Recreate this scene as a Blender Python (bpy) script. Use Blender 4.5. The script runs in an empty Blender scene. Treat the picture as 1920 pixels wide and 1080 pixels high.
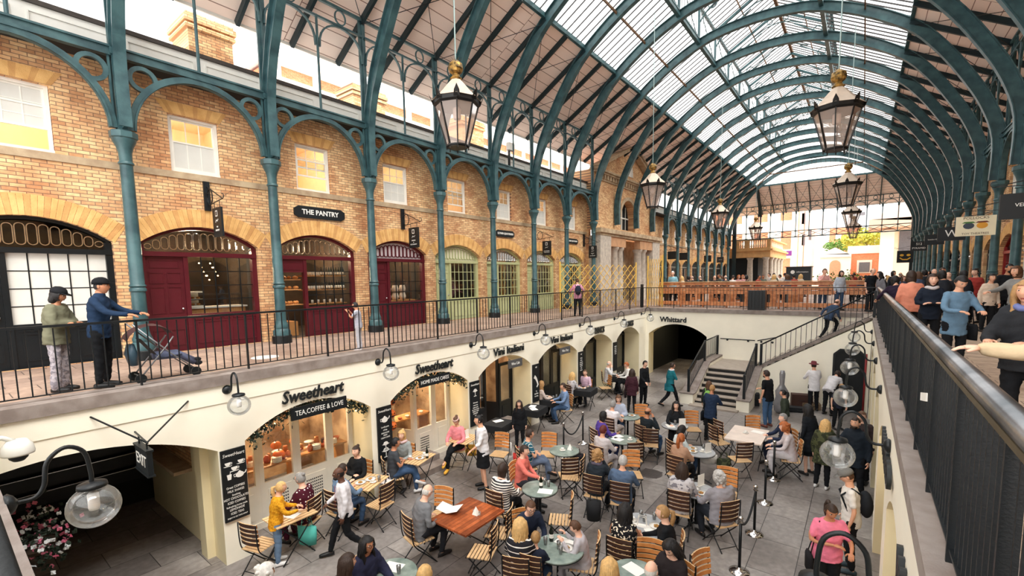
import bpy, bmesh, math, random
import numpy as np
from mathutils import Vector, Matrix
R=math.radians; PI=math.pi
rnd=random.Random(7)
sc=bpy.context.scene; COL=sc.collection
# ---------------------------------------------------------------- camera
FPX=852.93; CYP=603.99; EYE=1.65
YAW,PITCH,ROLL=0.65682,0.0947,-0.01669
def axes():
    cy,sy=math.cos(YAW),math.sin(YAW)
    fw=Vector((-sy,cy,0)); rt=Vector((cy,sy,0)); up=Vector((0,0,1))
    f2=fw*math.cos(PITCH)-up*math.sin(PITCH); u2=up*math.cos(PITCH)+fw*math.sin(PITCH)
    return rt*math.cos(ROLL)+u2*math.sin(ROLL), u2*math.cos(ROLL)-rt*math.sin(ROLL), f2
RT,UP,FW=axes(); EYEP=Vector((0,0,EYE))
cam=bpy.data.cameras.new('camera'); co=bpy.data.objects.new('camera',cam); COL.objects.link(co)
cam.sensor_width=36; cam.lens=FPX/1920*36; cam.shift_y=(CYP-540)/1920; cam.clip_start=0.02; cam.clip_end=400
co.matrix_world=Matrix(((RT.x,UP.x,-FW.x,0),(RT.y,UP.y,-FW.y,0),(RT.z,UP.z,-FW.z,EYE),(0,0,0,1)))
sc.camera=co
def hit(x,y,ax,val):
    d=FW+RT*((x-960)/FPX)-UP*((y-CYP)/FPX); t=(val-EYEP[ax])/d[ax]; return EYEP+d*t
# ---------------------------------------------------------------- light
sc.view_settings.view_transform='Standard'; sc.view_settings.look='None'; sc.view_settings.gamma=1
sc.view_settings.exposure=1.7
w=bpy.data.worlds.new('sky'); sc.world=w; w.use_nodes=True
bg=w.node_tree.nodes['Background']; bg.inputs[0].default_value=(1.0,0.985,0.96,1); bg.inputs[1].default_value=1.1
sun=bpy.data.lights.new('daylight','SUN'); sun.energy=1.5; sun.angle=R(35); sun.color=(1,.95,.88)
so=bpy.data.objects.new('daylight',sun); COL.objects.link(so); so.rotation_euler=(R(8),R(32),0); so.location=(0,0,40)
sc.cycles.transparent_max_bounces=24; sc.cycles.max_bounces=10; sc.cycles.diffuse_bounces=7
# ---------------------------------------------------------------- materials
def lin(c):
    return tuple(((v/255)/12.92 if v<=10 else (((v/255)+.055)/1.055)**2.4) for v in c)+(1,)
MC={}
def nodes(name):
    m=bpy.data.materials.new(name); m.use_nodes=True; nt=m.node_tree
    return m,nt,nt.nodes['Principled BSDF']
def N(nt,t,**k):
    n=nt.nodes.new(t)
    for a,b in k.items(): setattr(n,a,b)
    return n
def mix(nt,a,b,fac):
    m=N(nt,'ShaderNodeMix',data_type='RGBA')
    for i,v in ((6,a),(7,b)):
        if isinstance(v,tuple): m.inputs[i].default_value=v
        else: nt.links.new(v,m.inputs[i])
    if isinstance(fac,(int,float)): m.inputs[0].default_value=fac
    else: nt.links.new(fac,m.inputs[0])
    return m.outputs[2]
def M(name,c=None,rough=.6,metal=0,var=.12,scale=6,bump=.0,bscale=40,spec=.4,c2=None,coat=0,emit=0):
    """plain surface with soft colour variation and a fine bump"""
    if name in MC: return MC[name]
    m,nt,p=nodes(name); a=lin(c); b=lin(c2) if c2 else tuple(v*(1-var) for v in a[:3])+(1,)
    tc=N(nt,'ShaderNodeTexCoord'); nz=N(nt,'ShaderNodeTexNoise'); nz.inputs['Scale'].default_value=scale; nz.inputs['Detail'].default_value=4
    nt.links.new(tc.outputs['Object'],nz.inputs['Vector'])
    rp=N(nt,'ShaderNodeMapRange'); rp.inputs[1].default_value=.35; rp.inputs[2].default_value=.65
    nt.links.new(nz.outputs[0],rp.inputs[0])
    nt.links.new(mix(nt,a,b,rp.outputs[0]),p.inputs['Base Color'])
    p.inputs['Roughness'].default_value=rough; p.inputs['Metallic'].default_value=metal
    p.inputs['Specular IOR Level'].default_value=spec
    if coat: p.inputs['Coat Weight'].default_value=coat
    if emit: p.inputs['Emission Color'].default_value=a; p.inputs['Emission Strength'].default_value=emit
    if bump:
        n2=N(nt,'ShaderNodeTexNoise'); n2.inputs['Scale'].default_value=bscale; nt.links.new(tc.outputs['Object'],n2.inputs['Vector'])
        bp=N(nt,'ShaderNodeBump'); bp.inputs['Strength'].default_value=bump; bp.inputs['Distance'].default_value=.02
        nt.links.new(n2.outputs[0],bp.inputs['Height']); nt.links.new(bp.outputs[0],p.inputs['Normal'])
    MC[name]=m; return m
def vecmap(nt,order,scale=1):
    tc=N(nt,'ShaderNodeTexCoord'); s=N(nt,'ShaderNodeSeparateXYZ'); c=N(nt,'ShaderNodeCombineXYZ')
    nt.links.new(tc.outputs['Object'],s.inputs[0])
    for i,ch in enumerate(order):
        if ch!='0': nt.links.new(s.outputs['XYZ'.index(ch)],c.inputs[i])
    return c.outputs[0],tc
def brickmat(name,order,c1,c2,cm,bw=.225,bh=.075,mort=.008,var2=None,bump=.5,squash=1,off=.5,rough=.85,dirt=.5,nscale=.6):
    if name in MC: return MC[name]
    m,nt,p=nodes(name); v,tc=vecmap(nt,order)
    b=N(nt,'ShaderNodeTexBrick'); b.inputs['Scale'].default_value=1; b.inputs['Brick Width'].default_value=bw; b.inputs['Row Height'].default_value=bh
    b.inputs['Mortar Size'].default_value=mort; b.inputs['Mortar Smooth'].default_value=.2; b.offset=off
    b.inputs['Color1'].default_value=lin(c1); b.inputs['Color2'].default_value=lin(c2); b.inputs['Mortar'].default_value=lin(cm); b.inputs['Bias'].default_value=-.1
    nt.links.new(v,b.inputs['Vector'])
    nz=N(nt,'ShaderNodeTexNoise'); nz.inputs['Scale'].default_value=nscale; nz.inputs['Detail'].default_value=5; nt.links.new(v,nz.inputs['Vector'])
    cr=N(nt,'ShaderNodeMapRange'); cr.inputs[1].default_value=.45; cr.inputs[2].default_value=.7; nt.links.new(nz.outputs[0],cr.inputs[0])
    dk=N(nt,'ShaderNodeMix',data_type='RGBA',blend_type='MULTIPLY'); dk.inputs[7].default_value=lin(var2 or (190,150,130))
    ml=N(nt,'ShaderNodeMath',operation='MULTIPLY'); ml.inputs[1].default_value=dirt; nt.links.new(cr.outputs[0],ml.inputs[0])
    nt.links.new(ml.outputs[0],dk.inputs[0]); nt.links.new(b.outputs[0],dk.inputs[6])
    n3=N(nt,'ShaderNodeTexNoise'); n3.inputs['Scale'].default_value=9; nt.links.new(v,n3.inputs['Vector'])
    fin=N(nt,'ShaderNodeMix',data_type='RGBA',blend_type='OVERLAY'); fin.inputs[0].default_value=.4
    nt.links.new(dk.outputs[2],fin.inputs[6]); nt.links.new(n3.outputs[0],fin.inputs[7])
    nt.links.new(fin.outputs[2],p.inputs['Base Color']); p.inputs['Roughness'].default_value=rough; p.inputs['Specular IOR Level'].default_value=.25
    if bump:
        bp=N(nt,'ShaderNodeBump'); bp.inputs['Strength'].default_value=bump; bp.inputs['Distance'].default_value=.01; bp.invert=True
        nt.links.new(b.outputs['Fac'],bp.inputs['Height']); nt.links.new(bp.outputs[0],p.inputs['Normal'])
    MC[name]=m; return m
def glassmat(name,tint=(1,1,1),refl=.12,rough=.02,alpha=.0,c=(230,235,235)):
    """thin glass: see-through with a reflection, optionally a little cloudy"""
    if name in MC: return MC[name]
    m=bpy.data.materials.new(name); m.use_nodes=True; nt=m.node_tree; nt.nodes.clear()
    o=N(nt,'ShaderNodeOutputMaterial'); t=N(nt,'ShaderNodeBsdfTransparent'); t.inputs[0].default_value=tint+(1,)
    g=N(nt,'ShaderNodeBsdfGlossy'); g.inputs['Roughness'].default_value=rough
    f=N(nt,'ShaderNodeLayerWeight'); f.inputs[0].default_value=.25
    mr=N(nt,'ShaderNodeMapRange'); mr.inputs[3].default_value=refl*.4; mr.inputs[4].default_value=min(1,refl*4); nt.links.new(f.outputs[0],mr.inputs[0])
    x=N(nt,'ShaderNodeMixShader'); nt.links.new(mr.outputs[0],x.inputs[0]); nt.links.new(t.outputs[0],x.inputs[1]); nt.links.new(g.outputs[0],x.inputs[2])
    out=x
    if alpha:
        d=N(nt,'ShaderNodeBsdfDiffuse'); d.inputs[0].default_value=lin(c); y=N(nt,'ShaderNodeMixShader'); y.inputs[0].default_value=alpha
        nt.links.new(x.outputs[0],y.inputs[1]); nt.links.new(d.outputs[0],y.inputs[2]); out=y
    nt.links.new(out.outputs[0],o.inputs[0]); MC[name]=m; return m
def patmat(name,kind,c1,c2,scale=30,axis='Z',rough=.85,duty=.5):
    """cloth with stripes, dots, checks or blotches"""
    if name in MC: return MC[name]
    m,nt,p=nodes(name); tc=N(nt,'ShaderNodeTexCoord'); L=nt.links
    if kind in('stripe','check'):
        outs=[]
        for ax in (axis if kind=='stripe' else 'XZ'):
            s=N(nt,'ShaderNodeSeparateXYZ'); L.new(tc.outputs['Object'],s.inputs[0])
            a=N(nt,'ShaderNodeMath',operation='MULTIPLY'); a.inputs[1].default_value=scale; L.new(s.outputs['XYZ'.index(ax)],a.inputs[0])
            f=N(nt,'ShaderNodeMath',operation='FRACT'); L.new(a.outputs[0],f.inputs[0])
            g=N(nt,'ShaderNodeMath',operation='LESS_THAN'); g.inputs[1].default_value=duty; L.new(f.outputs[0],g.inputs[0]); outs.append(g.outputs[0])
        fac=outs[0]
        if len(outs)>1:
            a=N(nt,'ShaderNodeMath',operation='MAXIMUM'); L.new(outs[0],a.inputs[0]); L.new(outs[1],a.inputs[1]); fac=a.outputs[0]
    elif kind=='dot':
        v=N(nt,'ShaderNodeTexVoronoi'); v.inputs['Scale'].default_value=scale; v.inputs['Randomness'].default_value=.25; L.new(tc.outputs['Object'],v.inputs[0])
        g=N(nt,'ShaderNodeMath',operation='LESS_THAN'); g.inputs[1].default_value=duty; L.new(v.outputs[0],g.inputs[0]); fac=g.outputs[0]
    else:
        v=N(nt,'ShaderNodeTexNoise'); v.inputs['Scale'].default_value=scale; L.new(tc.outputs['Object'],v.inputs[0])
        g=N(nt,'ShaderNodeMath',operation='GREATER_THAN'); g.inputs[1].default_value=duty; L.new(v.outputs[0],g.inputs[0]); fac=g.outputs[0]
    L.new(mix(nt,lin(c1),lin(c2),fac),p.inputs['Base Color']); p.inputs['Roughness'].default_value=rough; p.inputs['Specular IOR Level'].default_value=.2
    MC[name]=m; return m
# ---------------------------------------------------------------- mesh builder
class MB:
    def __init__(s): s.v=[]; s.f=[]; s.m=[]; s.mats=[]; s.cur=0
    def mat(s,m):
        if m not in s.mats: s.mats.append(m)
        s.cur=s.mats.index(m); return s
    def add(s,vs,fs):
        b=len(s.v); s.v+=[tuple(v) for v in vs]; s.f+=[tuple(b+i for i in f) for f in fs]; s.m+=[s.cur]*len(fs); return s
    def quad(s,a,b,c,d): return s.add([a,b,c,d],[(0,1,2,3)])
    def box(s,x0,x1,y0,y1,z0,z1):
        e=(len(s.f)//6%7)*.0005*min(1,20*min(abs(x1-x0),abs(y1-y0),abs(z1-z0)))
        x0,x1,y0,y1,z0,z1=min(x0,x1)+e,max(x0,x1)-e,min(y0,y1)+e,max(y0,y1)-e,min(z0,z1)+e,max(z0,z1)-e
        return s.add([(x,y,z) for x in(x0,x1) for y in(y0,y1) for z in(z0,z1)],[(0,1,3,2),(4,6,7,5),(0,4,5,1),(2,3,7,6),(0,2,6,4),(1,5,7,3)])
    def obox(s,c,u,v,w):
        c,u,v,w=map(Vector,(c,u,v,w))
        return s.add([c+u*i+v*j+w*k for i in(-1,1) for j in(-1,1) for k in(-1,1)],[(0,1,3,2),(4,6,7,5),(0,4,5,1),(2,3,7,6),(0,2,6,4),(1,5,7,3)])
    def bar(s,a,b,w,h,up=(0,0,1)):
        a,b=Vector(a),Vector(b); d=b-a
        if d.length<1e-6: return s
        d2=d.normalized(); up=Vector(up)
        if abs(d2.dot(up))>.98: up=Vector((1,0,0)) if abs(d2.x)<.9 else Vector((0,1,0))
        x=d2.cross(up).normalized(); y=x.cross(d2)
        return s.obox((a+b)/2,d/2,x*w/2,y*h/2)
    def tube(s,pts,r,n=8,caps=True,closed=False):
        pts=[Vector(p) for p in pts]; k=len(pts); rr=r if isinstance(r,(list,tuple)) else [r]*k
        vs=[]; ref=None
        for i in range(k):
            if closed: t=pts[(i+1)%k]-pts[i-1]
            else: t=pts[min(i+1,k-1)]-pts[max(i-1,0)]
            if t.length<1e-9: t=Vector((0,0,1))
            t.normalize()
            if ref is None: ref=Vector((0,0,1)) if abs(t.z)<.9 else Vector((1,0,0))
            x=t.cross(ref)
            if x.length<1e-4: x=t.cross(Vector((.3,1,.2)))
            x.normalize(); ref=x.cross(t); y=ref
            for j in range(n):
                a=2*PI*j/n; vs.append(pts[i]+(x*math.cos(a)+y*math.sin(a))*rr[i])
        fs=[]
        for i in range(k if closed else k-1):
            i2=(i+1)%k
            for j in range(n):
                j2=(j+1)%n; fs.append((i*n+j,i*n+j2,i2*n+j2,i2*n+j))
        if caps and not closed: fs.append(tuple(range(n-1,-1,-1))); fs.append(tuple((k-1)*n+j for j in range(n)))
        return s.add(vs,fs)
    def lathe(s,prof,c=(0,0,0),n=16,rot=0,sx=1,sy=1):
        vs=[];fs=[]
        for r,z in prof:
            for j in range(n):
                a=2*PI*j/n+rot; vs.append((c[0]+r*sx*math.cos(a),c[1]+r*sy*math.sin(a),c[2]+z))
        k=len(prof)
        for i in range(k-1):
            for j in range(n): fs.append((i*n+j,i*n+(j+1)%n,(i+1)*n+(j+1)%n,(i+1)*n+j))
        if prof[0][0]>1e-4: fs.append(tuple(range(n-1,-1,-1)))
        if prof[-1][0]>1e-4: fs.append(tuple((k-1)*n+j for j in range(n)))
        return s.add(vs,fs)
    def ell(s,c,rx,ry,rz,n=10,m=7,Mx=None):
        vs=[];fs=[]; c=Vector(c)
        for i in range(m+1):
            t=-PI/2+PI*i/m
            for j in range(n):
                a=2*PI*j/n; v=Vector((rx*math.cos(t)*math.cos(a),ry*math.cos(t)*math.sin(a),rz*math.sin(t)))
                if Mx: v=Mx@v
                vs.append(c+v)
        for i in range(m):
            for j in range(n): fs.append((i*n+j,i*n+(j+1)%n,(i+1)*n+(j+1)%n,(i+1)*n+j))
        return s.add(vs,fs)
    def prism(s,poly,fn,d0,d1):
        """poly of (u,v); fn(u,v,d)->point"""
        n=len(poly); vs=[fn(u,v,d0) for u,v in poly]+[fn(u,v,d1) for u,v in poly]
        fs=[tuple(range(n-1,-1,-1)),tuple(range(n,2*n))]+[(i,(i+1)%n,n+(i+1)%n,n+i) for i in range(n)]
        return s.add(vs,fs)
    def ribbon(s,pts,fn,w,d0,d1,closed=False):
        """curved flat bar in a plane: pts (u,v) centre line, width w in plane, depth d0..d1"""
        k=len(pts); P=[Vector(p) for p in pts]; vs=[];fs=[]
        for i in range(k):
            t=(P[(i+1)%k]-P[i-1]) if closed else (P[min(i+1,k-1)]-P[max(i-1,0)])
            t.normalize(); nrm=Vector((-t.y,t.x))
            ww=w[i] if isinstance(w,(list,tuple)) else w
            a=P[i]+nrm*ww/2; b=P[i]-nrm*ww/2
            vs+=[fn(a.x,a.y,d0),fn(b.x,b.y,d0),fn(b.x,b.y,d1),fn(a.x,a.y,d1)]
        for i in range(k if closed else k-1):
            i2=(i+1)%k
            for j in range(4): fs.append((i*4+j,i*4+(j+1)%4,i2*4+(j+1)%4,i2*4+j))
        if not closed: fs+=[(3,2,1,0),tuple((k-1)*4+j for j in range(4))]
        return s.add(vs,fs)
    def move(s,Mx,i0=0):
        for i in range(i0,len(s.v)): s.v[i]=tuple(Mx@Vector(s.v[i]))
        return s
    def build(s,name,mat=None,parent=None,smooth=False,fix=True):
        me=bpy.data.meshes.new(name); me.from_pydata(s.v,[],s.f)
        ms=s.mats if s.mats else [mat]
        for m in ms: me.materials.append(m)
        if s.mats: me.polygons.foreach_set('material_index',s.m)
        if fix:
            bm=bmesh.new(); bm.from_mesh(me); bmesh.ops.recalc_face_normals(bm,faces=bm.faces); bm.to_mesh(me); bm.free()
        if smooth: me.polygons.foreach_set('use_smooth',[True]*len(me.polygons))
        me.update(); o=bpy.data.objects.new(name,me); COL.objects.link(o)
        if parent: o.parent=parent
        return o
def smooth_angle(o,ang=40):
    me=o.data; me.polygons.foreach_set('use_smooth',[True]*len(me.polygons))
    bm=bmesh.new(); bm.from_mesh(me)
    for e in bm.edges:
        if len(e.link_faces)==2 and e.calc_face_angle(0)>R(ang): e.smooth=False
    bm.to_mesh(me); bm.free(); return o
def tag(o,label,cat,group=None,kind=None):
    if label: o['label']=label
    if cat: o['category']=cat
    if group: o['group']=group
    if kind: o['kind']=kind
    return o
def thing(name,label,cat,loc=(0,0,0),rz=0,group=None):
    o=bpy.data.objects.new(name,None); o.empty_display_size=.1; COL.objects.link(o); o.location=loc; o.rotation_euler=(0,0,rz)
    return tag(o,label,cat,group)
def struct(name,mb,mat=None,smooth=False):
    o=mb.build(name,mat,None,smooth); o['kind']='structure'; return o
def dup(root,loc,rz=0,label=None,group=None,scale=None):
    r=root.copy(); COL.objects.link(r); r.location=loc; r.rotation_euler=(0,0,rz)
    if scale: r.scale=(scale,)*3
    if label: r['label']=label
    if group: r['group']=group
    for ch in root.children:
        c=ch.copy(); COL.objects.link(c); c.parent=r
        for g in ch.children:
            e=g.copy(); COL.objects.link(e); e.parent=c
    return r
ORD=['first','second','third','fourth','fifth','sixth','seventh','eighth','ninth','tenth','eleventh','twelfth','thirteenth','fourteenth','fifteenth','sixteenth','seventeenth','eighteenth','nineteenth','twentieth','twenty first','twenty second','twenty third','twenty fourth','twenty fifth','twenty sixth','twenty seventh','twenty eighth','twenty ninth','thirtieth']
def text(body,size,mat,name='lettering',parent=None,loc=(0,0,0),xd=(1,0,0),yd=(0,0,1),ext=.006,shear=0,align='CENTER',bold=0,space=1,xs=1):
    """raised letters as a mesh; xd is the reading direction, yd is up"""
    cu=bpy.data.curves.new(name,'FONT'); cu.body=body; cu.size=size; cu.extrude=ext; cu.align_x=align; cu.align_y='CENTER'; cu.shear=shear; cu.offset=bold; cu.space_character=space; cu.resolution_u=2
    t=bpy.data.objects.new(name,cu); COL.objects.link(t)
    dg=bpy.context.evaluated_depsgraph_get(); me=bpy.data.meshes.new_from_object(t.evaluated_get(dg)); bpy.data.objects.remove(t)
    me.materials.clear(); me.materials.append(mat)
    xd=Vector(xd).normalized(); yd=Vector(yd).normalized(); zd=xd.cross(yd)
    Mx=Matrix(((xd.x*xs,yd.x,zd.x,loc[0]),(xd.y*xs,yd.y,zd.y,loc[1]),(xd.z*xs,yd.z,zd.z,loc[2]),(0,0,0,1)))
    me.transform(Mx); o=bpy.data.objects.new(name,me); COL.objects.link(o)
    if parent:
        o.parent=parent; o.matrix_parent_inverse=Matrix()
    return o
# ================================================================ dimensions
D=3.05217; Y0=5.98367; XL=-12.61; XC=-4.412; XR=2*XC-XL; WL=-13.2; WR=2*XC-WL; FL=-3.55; YF=23.5; XI=-9.1; XJ=.36; YE=60.9
Yk=lambda k:Y0+k*D
mirror=lambda x:2*XC-x
TEAL=(44,84,88)
mIron=M('teal painted iron',(66,98,102),.36,0,.2,3,.12,60,c2=(42,70,76))
mIronD=M('dark teal painted iron',(20,44,50),.45,0,.3,3,.1,60)
mBlack=M('black painted iron',(20,26,30),.4,0,.3,8,.1,80)
mSteel=M('polished steel',(205,205,205),.16,1,.05,10)
mRail=M('worn steel handrail',(150,150,152),.28,.85,.2,2,.05,60,c2=(96,100,104))
mBrickL=brickmat('london stock brick wall','YZ0',(238,202,152),(196,146,104),(150,122,100),var2=(206,150,122),dirt=.6,nscale=.9)
mBrickX=brickmat('london stock brick end wall','XZ0',(238,202,152),(196,146,104),(150,122,100),var2=(206,150,122),dirt=.55)
mBrickU=M('yellow rubbed brick',(232,188,124),.85,0,.2,4,.3,60,c2=(214,164,102),spec=.2)
mBrickU2=M('orange rubbed brick',(216,168,108),.85,0,.2,4,.3,60,c2=(196,146,92),spec=.2)
mStone=M('pale stone',(190,170,140),.8,0,.2,3,.25,50,c2=(160,136,110))
mStoneG=M('grey granite',(196,186,172),.7,0,.15,5,.2,80,c2=(170,160,150))
mCream=M('cream painted wall',(252,247,230),.55,0,.04,2,.06,90)
mCreamI=M('ochre cream reveal',(240,228,190),.6,0,.06,2)
mWhite=M('white painted wood',(236,234,226),.5,0,.06,4)
mGreyW=M('pale grey painted panel',(236,236,230),.6,0,.06,4)
mLead=M('weathered lead capping',(74,66,62),.6,0,.3,6)
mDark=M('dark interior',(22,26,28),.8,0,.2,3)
mBurg=M('burgundy gloss paint',(86,24,34),.35,0,.12,5,.05)
mGreen=M('pale green gloss paint',(178,182,138),.4,0,.08,5,.05)
mBlk=M('black gloss paint',(16,22,26),.35,0,.2,5)
mBoard=M('black sign board',(18,24,28),.5,0,.1,5)
mLet=M('white lettering',(240,240,236),.5,0,.02)
mLetB=M('black lettering',(30,34,36),.45,0,.02)
mPave=brickmat('sandstone paving','YX0',(176,152,136),(150,128,116),(96,84,78),bw=.72,bh=.5,mort=.008,bump=.25,var2=(170,150,140),rough=.6)
mPaveR=brickmat('worn plank paving','XY0',(196,174,152),(168,146,128),(110,94,84),bw=1.1,bh=.24,mort=.006,bump=.25,var2=(170,150,140),rough=.6)
mFlag=brickmat('dark flagstone floor','YX0',(156,150,146),(120,114,112),(62,60,60),bw=1.15,bh=.72,mort=.007,bump=.3,var2=(120,106,98),rough=.38,dirt=.8,nscale=.45)
mCope=M('grey stone coping',(150,140,134),.7,0,.2,4,.2,70,c2=(126,114,108))
mBoardR=None
def boardmat():
    m,nt,p=nodes('pinkish timber boards'); v,tc=vecmap(nt,'XY0')
    b=N(nt,'ShaderNodeTexBrick'); b.offset=.5; b.inputs['Scale'].default_value=1; b.inputs['Brick Width'].default_value=.36; b.inputs['Row Height'].default_value=7.3; b.inputs['Mortar Size'].default_value=.012
    b.inputs['Color1'].default_value=lin((255,238,228)); b.inputs['Color2'].default_value=lin((252,228,216)); b.inputs['Mortar'].default_value=lin((150,116,104))
    nt.links.new(v,b.inputs[0]); nt.links.new(b.outputs[0],p.inputs['Base Color']); p.inputs['Roughness'].default_value=.7; return m
mTimber=boardmat()
def boardmat2():
    m,nt,p=nodes('pinkish timber end boards'); v,tc=vecmap(nt,'YX0')
    b=N(nt,'ShaderNodeTexBrick'); b.offset=.5; b.inputs['Scale'].default_value=1; b.inputs['Brick Width'].default_value=.36; b.inputs['Row Height'].default_value=7.3; b.inputs['Mortar Size'].default_value=.012
    b.inputs['Color1'].default_value=lin((255,238,228)); b.inputs['Color2'].default_value=lin((252,228,216)); b.inputs['Mortar'].default_value=lin((150,116,104))
    nt.links.new(v,b.inputs[0]); nt.links.new(b.outputs[0],p.inputs['Base Color']); p.inputs['Roughness'].default_value=.7; return m
mTimberE=boardmat2()
gRoof=glassmat('roof glass',(.97,.98,.98),.05)
gWin=glassmat('window glass',(.93,.95,.95),.12)
gGlobe=glassmat('globe glass',(.95,.96,.96),.2,.04,.07)
gLamp=glassmat('lantern glass',(.96,.93,.9),.12,.05,.3,(225,205,195))
# ================================================================ facade helper
def arc(u0,u1,zs,zc):
    """top of a segmental arch: returns z(u)"""
    h=(u1-u0)/2; r=zc-zs; rad=(h*h+r*r)/(2*r); c=(u0+u1)/2
    return lambda u: zc-rad+math.sqrt(max(rad*rad-(u-c)**2,0))
def facade(mb,fn,u0,u1,z0,z1,holes,dep=.3,mrev=None,mwall=None):
    bp={u0,u1}; H=[]
    for (a,b,lo,hi,n) in holes:
        us=[a+(b-a)*i/n for i in range(n+1)]; H.append((a,b,lo,hi,us)); bp|=set(us)
    bp=sorted(x for x in bp if u0-1e-6<=x<=u1+1e-6)
    if mwall: mb.mat(mwall)
    for a,b in zip(bp,bp[1:]):
        if b-a<1e-5: continue
        mid=(a+b)/2; cuts=[]
        for (ha,hb,lo,hi,us) in H:
            if ha<mid<hb:
                f=hi if callable(hi) else (lambda u,h=hi:h); cuts.append((lo,f(a),f(b)))
        cuts.sort(); za=zb=z0
        for lo,ta,tb in cuts:
            if lo>max(za,zb)+1e-5: mb.quad(fn(a,za,0),fn(b,zb,0),fn(b,lo,0),fn(a,lo,0))
            za,zb=ta,tb
        if z1>max(za,zb): mb.quad(fn(a,za,0),fn(b,zb,0),fn(b,z1,0),fn(a,z1,0))
    if mrev: mb.mat(mrev)
    for (a,b,lo,hi,us) in H:
        f=hi if callable(hi) else (lambda u,h=hi:h)
        for u,v in zip(us,us[1:]): mb.quad(fn(u,f(u),0),fn(v,f(v),0),fn(v,f(v),dep),fn(u,f(u),dep))
        for u in (a,b): mb.quad(fn(u,lo,0),fn(u,f(u),0),fn(u,f(u),dep),fn(u,lo,dep))
        if lo>z0+.05: mb.quad(fn(a,lo,0),fn(b,lo,0),fn(b,lo,dep),fn(a,lo,dep))
fL=lambda u,z,d:(WL-d,u,z)      # upper left wall
fR=lambda u,z,d:(WR+d,u,z)
fLL=lambda u,z,d:(XI-d,u,z)     # court walls
fRR=lambda u,z,d:(XJ+d,u,z)
fF=lambda u,z,d:(u,YF+d,z)
# ================================================================ upper walls
def bays(side):
    ks=list(range(-3,6))+list(range(10,18)); return [Yk(k)+D/2 for k in ks]
for side,fn,bm_,nm in (('left',fL,mBrickL,'wall_left'),('right',fR,mBrickL,'wall_right')):
    cs=[Yk(k)+D/2 for k in range(-3,18)] if side=='right' else bays('left')
    holes=[]
    for c in cs:
        holes.append((c-1.3,c+1.3,.02,arc(c-1.3,c+1.3,2.62,3.07),12))
        holes.append((c-.54,c+.54,4.36,5.69,1))
    wb=MB(); segs=[(-4.5,24.6),(34.5,60.9)] if side=='left' else [(-4.5,60.9)]
    for a,b in segs: facade(wb,fn,a,b,0,6.55,[h for h in holes if a<h[0]<b],.28,mBrickL,mBrickL)
    struct(nm,wb)
    wb=MB()
    for a,b in segs:                                     # stone string course under the windows
        for i in range(int((b-a)/1.5)):
            pass
        if side=='left': wb.box(WL,WL+.035,a,b,4.2,4.35)
        else: wb.box(WR-.035,WR,a,b,4.2,4.35)
    o=struct('trim_'+('1' if side=='left' else '2'),wb,mStone)
    wb=MB()
    for a,b in segs:
        x0,x1=(WL-.25,WL-.02) if side=='left' else (WR+.02,WR+.25)
        wb.mat(mGreyW).box(x0,x1,a,b,6.5,7.2); wb.mat(mLead).box(x0-.08,x1+.06,a,b,7.2,7.29)
        n=int(round((b-a)/(D/2)))
        for i in range(n*1):
            u=a+(i+.5)*(b-a)/n; xx=WL-.02 if side=='left' else WR+.02; s=1 if side=='left' else -1
            wb.mat(mGreyW)
            for (p,q,r_,t) in ((u-.62,u+.62,6.66,6.69),(u-.62,u+.62,7.04,7.07),(u-.65,u-.62,6.66,7.07),(u+.62,u+.65,6.66,7.07)):
                wb.box(min(xx,xx+.03*s),max(xx,xx+.03*s),p,q,r_,t)
    struct('wall_parapet_'+side,wb)
# arches of rubbed brick over shops and windows (surface of the wall)
wb=MB()
for side,fn,s in (('left',fL,1),('right',fR,1)):
    cs=[Yk(k)+D/2 for k in range(-3,18)] if side=='right' else bays('left')
    for c in cs:
        f=arc(c-1.3,c+1.3,2.62,3.07); n=34
        rad=(1.3**2+.45**2)/(.9); zc=3.07-rad; a0=math.asin(1.3/rad)
        for i in range(n):
            a=-a0-.02+(2*a0+.04)*i/n; b=-a0-.02+(2*a0+.04)*(i+1)/n; e=.003
            wb.mat(mBrickU if (i*7+int(c))%3 else mBrickU2)
            P=lambda an,r:(c+max(-D/2+.003,min(D/2-.003,math.sin(an)*r)),zc+math.cos(an)*r)
            r1=rad+.42
            q=[P(a+.001,rad-.002),P(b-.001,rad-.002),P(b-.001,r1),P(a+.001,r1)]
            wb.prism(q,fn,-.008,.0)
        for i in range(14):
            t=lambda j:(-.7+1.4*j/14)
            u0,u1=t(i)*.82,t(i+1)*.82; v0,v1=t(i)*1.08,t(i+1)*1.08
            wb.mat(mBrickU if (i*5+int(c))%3 else mBrickU2)
            wb.prism([(c+u0,5.7),(c+u1,5.7),(c+v1,5.98),(c+v0,5.98)],fn,-.008,0)
struct('trim_3',wb)
wb=MB(); mSoff=M('dark grey soffit',(44,44,44),.85)  # dark grey underside between arcade beam and wall
wb.mat(mSoff).box(WL-.02,XL+.04,-4.5,24.6,6.43,6.5); wb.box(WL-.02,XL+.04,34.5,60.9,6.43,6.5); wb.box(mirror(XL)-.04,WR+.02,-4.5,60.9,6.43,6.5); struct('trim_7',wb)
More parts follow.
